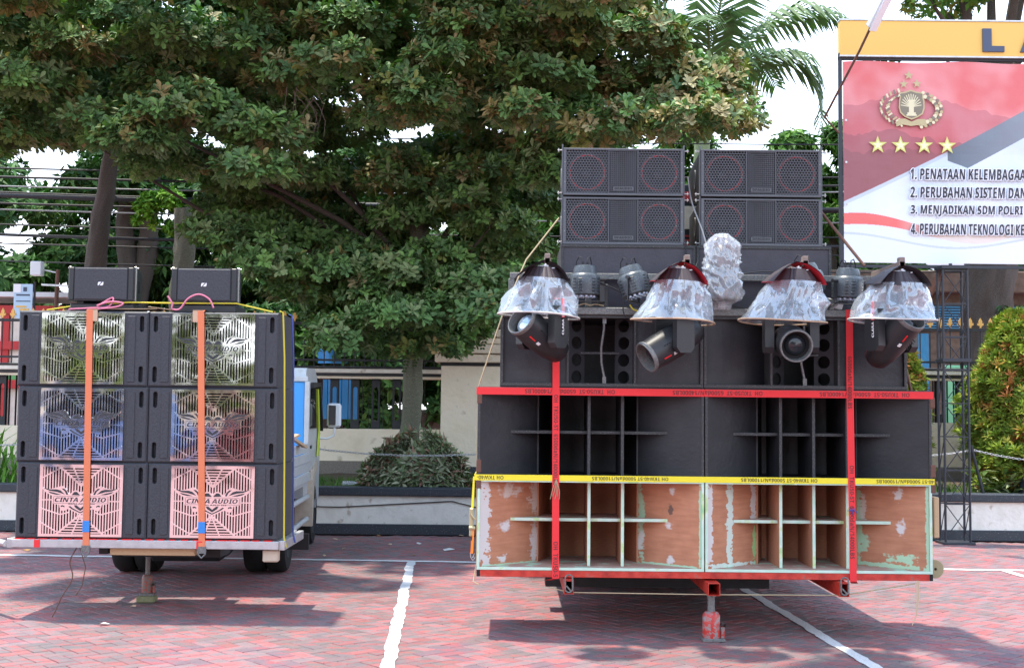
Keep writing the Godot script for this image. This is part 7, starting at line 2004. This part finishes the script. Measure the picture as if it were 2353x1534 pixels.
# ---------------------------------------------------------------- small things
func chain_run(pts: Array, label: String):
	var t = thing("hanging_chain", label, "chain", pts[0], 0, "grey chains along the planter")
	var total = []
	for i in pts.size() - 1:
		for k in 12: total.append((pts[i] as Vector3).lerp(pts[i + 1], k / 12.0))
	total.append(pts[-1])
	var len = 0.0
	var cum = [0.0]
	for i in range(1, total.size()):
		len += total[i].distance_to(total[i - 1]); cum.append(len)
	var link = G.new()
	var ring = []
	for k in 13:
		var q = TAU * k / 12
		ring.append(Vector3(cos(q) * 0.011, 0, sin(q) * 0.011 + (0.012 if sin(q) > 0 else -0.012)))
	link.tube(ring, 0.0042, 4, false)
	var lm = link.mesh()
	var d = 0.0; var n = 0
	while d < len and n < 300:
		var i = 1
		while cum[i] < d: i += 1
		var p = total[i - 1].lerp(total[i], (d - cum[i - 1]) / max(1e-4, cum[i] - cum[i - 1]))
		var z = (total[i] - total[i - 1]).normalized()
		var x = Vector3.UP.cross(z).normalized()
		var b = Basis(x, z.cross(x), z) * Basis(Vector3.BACK, PI / 2 * (n % 2) + 0.4)
		part(lm, "link", M.chain, t, Transform3D(b, p - pts[0]))
		d += 0.036; n += 1

func sag(a: Vector3, b: Vector3, s: float) -> Array:
	var o = []
	for k in 9:
		var q = k / 8.0
		o.append(a.lerp(b, q) + Vector3(0, -4 * s * q * (1 - q), 0))
	return o

func make_small_things():
	chain_run(sag(Vector3(-3.4, 1.22, -16.0), Vector3(0.6, 1.16, -16.0), 0.18), "grey chain sagging in front of the shrub between the trucks")
	chain_run(sag(Vector3(3.6, 1.3, -16.0), Vector3(6.05, 1.16, -16.0), 0.16), "grey chain from the rig's right end to the leaning post")
	chain_run(sag(Vector3(6.05, 1.16, -16.0), Vector3(8.4, 1.2, -16.0), 0.16), "grey chain running right from the leaning post")
	chain_run(sag(Vector3(-8.2, 1.1, -16.0), Vector3(-5.6, 1.18, -16.0), 0.06), "grey chain before the sword leaved plants at far left")
	for a in [[Vector3(6.16, 0.6, -15.95), Vector3(6.03, 1.2, -16.0), "thin black post leaning on the planter cap beside the mast"], [Vector3(-3.4, 0.6, -15.95), Vector3(-3.4, 1.24, -16.0), "thin black chain post hidden behind the silver truck"], [Vector3(0.6, 0.6, -15.95), Vector3(0.6, 1.18, -16.0), "thin black chain post behind the rig"], [Vector3(3.6, 0.6, -15.95), Vector3(3.6, 1.32, -16.0), "thin black chain post behind the rig's right half"]]:
		var g = G.new(); g.tube([Vector3.ZERO, a[1] - a[0]], 0.022, 8); g.tube([a[1] - a[0] - Vector3(0, 0.0, 0), a[1] - a[0] + Vector3(0, 0.025, 0)], [0.026, 0.012], 8)
		tag(part(g, "chain_post", M.fence_black, null, Transform3D(Basis(), a[0])), a[2], "post", "chain posts on the planter")
	var g = G.new(); g.prism(PackedVector2Array([Vector2(-0.25, 0), Vector2(0.25, 0), Vector2(0.2, 0.45), Vector2(-0.14, 0.45)]), -0.2, 0.2)
	tag(part(g, "concrete_pot", M.navy_band, null, Transform3D(Basis(), Vector3(6.95, 0.6, -15.98))), "dark tapered concrete block at the right edge of the planter", "block")
	# litter
	var r = RandomNumberGenerator.new(); r.seed = 64
	# photo position, kind, size, label
	var bits = [[725, 1222, 0, 0.16, "white cup lying at the foot of the planter wall"], [770, 1240, 1, 0.09, "pale scrap on the paving beside the silver truck's front wheel"], [790, 1262, 1, 0.08, "folded pale scrap on the paving right of the silver truck"], [745, 1278, 1, 0.07, "small pale scrap on the far white line"],
		[895, 1252, 1, 0.06, "tiny pale scrap beyond the far end of the bay line"], [962, 1250, 0, 0.11, "white paper scrap beside the far end of the bay line"], [1030, 1264, 0, 0.2, "crumpled white cup on the paving left of the plywood tier"], [950, 1277, 2, 0.08, "brown fallen leaf just beyond the bay line's far end"],
		[870, 1232, 2, 0.09, "brown fallen leaf near the planter wall between the trucks"], [240, 1436, 0, 0.085, "white paper scrap on the paving in front of the left truck"], [305, 1395, 1, 0.05, "pale scrap on the paving near the worn bottle jack"], [60, 1265, 2, 0.14, "orange brown fallen leaf at the far left of the paving"], [1060, 1232, 1, 0.07, "pale scrap against the wall left of the ratchet"]]
	for b in bits:
		var ray = spot(b[0], b[1], 10.0) - Vector3(0, 1.6, 0)
		var p = Vector3(0, 1.6, 0) + ray * (1.6 / -ray.y)
		var L: float = b[3]
		g = G.new()
		var c = [Vector3(-L * 0.5, 0.006, L * 0.1), Vector3(-L * 0.1, 0.012, L * 0.3), Vector3(L * 0.5, 0.006, L * 0.12), Vector3(L * 0.4, 0.02, -L * 0.2), Vector3(-L * 0.2, 0.012, -L * 0.25)]
		var mid = Vector3(0, 0.022, 0)
		for k in 5: g.flat(c[k], c[(k + 1) % 5], mid, Vector3.UP)
		tag(part(g, ["paper_scrap", "litter_scrap", "fallen_leaf"][b[2]], [M.litter_white, M.tan_pad, M.litter_leaf][b[2]], null, Transform3D(Basis(Vector3.UP, r.randf() * TAU), p)), b[4], "litter", "litter on the paving")
	g = G.new(); g.tube([Vector3(-0.09, 0, 0), Vector3(0.05, 0, 0), Vector3(0.08, 0, 0), Vector3(0.1, 0, 0)], [0.03, 0.03, 0.018, 0.012], 10)
	tag(part(g, "plastic_bottle", M.bag, null, Transform3D(Basis(Vector3.UP, 0.3), Vector3(-2.12, 0.64, -16.1))), "clear plastic bottle lying in the planter weeds", "bottle")

# ---------------------------------------------------------------- what the mirror grilles see behind the viewer, and the tree that shades the lower right
func make_behind_camera():
	var r = RandomNumberGenerator.new(); r.seed = 7
	var leafy = rosette(51, 10, 0.2, 0.09, -0.3, 0.9)
	var tones = [Color(0.05, 0.12, 0.03), Color(0.07, 0.15, 0.03), Color(0.12, 0.18, 0.04)]
	var t = thing("near_tree", "leafy tree outside the frame shading the lower right paving", "tree", Vector3(6.6, 0, -3.6))
	var g = G.new(); g.tube([Vector3(0, 0, 0), Vector3(-0.1, 2.4, 0), Vector3(-0.5, 4.4, -0.6), Vector3(-1.4, 6.0, -1.4)], [0.28, 0.22, 0.18, 0.1], 12); part(g, "trunk", M.bark, t)
	var sp = []
	for k in 30:
		var p = Vector3(r.randf_range(-0.2, 3.6), r.randf_range(5.6, 7.0), r.randf_range(-8.75, -5.2)) - t.position
		pad_spots(sp, p, Vector3(0.5, 0.22, 0.45), 40, r, tones, 0.0, 0.8, 1.2, tones)
		g = G.new(); g.tube([Vector3(-0.7, 4.9, -0.8), Vector3(p.x * 0.6, 5.4, p.z * 0.6), p], [0.07, 0.04, 0.012], 6); part(g, "limb", M.bark_dark, t)
	crown(t, "crown", leafy, M.leaf, sp)
	for a in [[-13.0, 17.0, "leftmost"], [-9.0, 19.0, "second"], [-5.0, 17.5, "third"], [-1.0, 19.5, "fourth"], [3.0, 18.5, "rightmost"]]:
		var b = thing("opposite_tree", "yellow green tree across the yard mirrored in the grilles, %s one" % a[2], "tree", Vector3(a[0], 0, a[1]), 0, "trees mirrored in the grilles")
		g = G.new(); g.tube([Vector3(0, 0, 0), Vector3(0.1, 2.2, 0), Vector3(0, 4.4, 0)], [0.25, 0.2, 0.12], 10); part(g, "trunk", M.bark, b)
		var s = []
		for k in 30: pad_spots(s, Vector3(r.randf_range(-2.6, 2.6), r.randf_range(1.8, 7.0), r.randf_range(-1.5, 1.5)), Vector3(0.8, 0.5, 0.7), 40, r, [Color(0.14, 0.22, 0.04), Color(0.22, 0.27, 0.05), Color(0.3, 0.28, 0.08)], 0, 1.1, 1.7, tones)
		crown(b, "crown", leafy, M.leaf_thin, s)
	# parked blue van and red hatchback across the yard
	for a in [[Vector3(-10.6, 0, 14.5), M.van_blue, 1.95, 4.2, "blue van parked across the yard, mirrored in the grilles"], [Vector3(-6.6, 0, 16.0), M.car_red, 1.5, 3.8, "red car parked across the yard, mirrored in the grilles"]]:
		var v = thing("parked_vehicle", a[4], "vehicle", a[0])
		var h: float = a[2]; var L: float = a[3] / 2
		g = G.new(); g.prism(PackedVector2Array([Vector2(-L, 0.3), Vector2(L, 0.3), Vector2(L, 0.85), Vector2(L * 0.75, 0.98), Vector2(L * 0.42, h), Vector2(-L * 0.85, h), Vector2(-L, 1.0)]), -0.8, 0.8); part(g, "body", a[1], v)
		g = G.new(); g.prism(PackedVector2Array([Vector2(-L * 0.85, 1.05), Vector2(L * 0.66, 1.05), Vector2(L * 0.4, h - 0.1), Vector2(-L * 0.8, h - 0.1)]), -0.81, 0.81); part(g, "side_window", M.dark_glass, v)
		for s in [-0.62, 0.62]:
			for w in [-1, 1]: wheel_parts(v, Transform3D(Basis(Vector3.UP, PI / 2), Vector3(s * L, 0.32, w * 0.72)), 0.32, 0.18)
	var w = thing("yard_wall", "pale wall across the yard behind the viewer", "wall", Vector3(-4, 0, 24))
	g = G.new(); g.span(Vector3(-22, 0, 0), Vector3(22, 2.4, 0.25)); part(g, "wall", M.cream_wall, w)
	g = G.new(); g.span(Vector3(-22, 2.4, -0.05), Vector3(22, 2.5, 0.3)); part(g, "cap", M.navy_band, w)
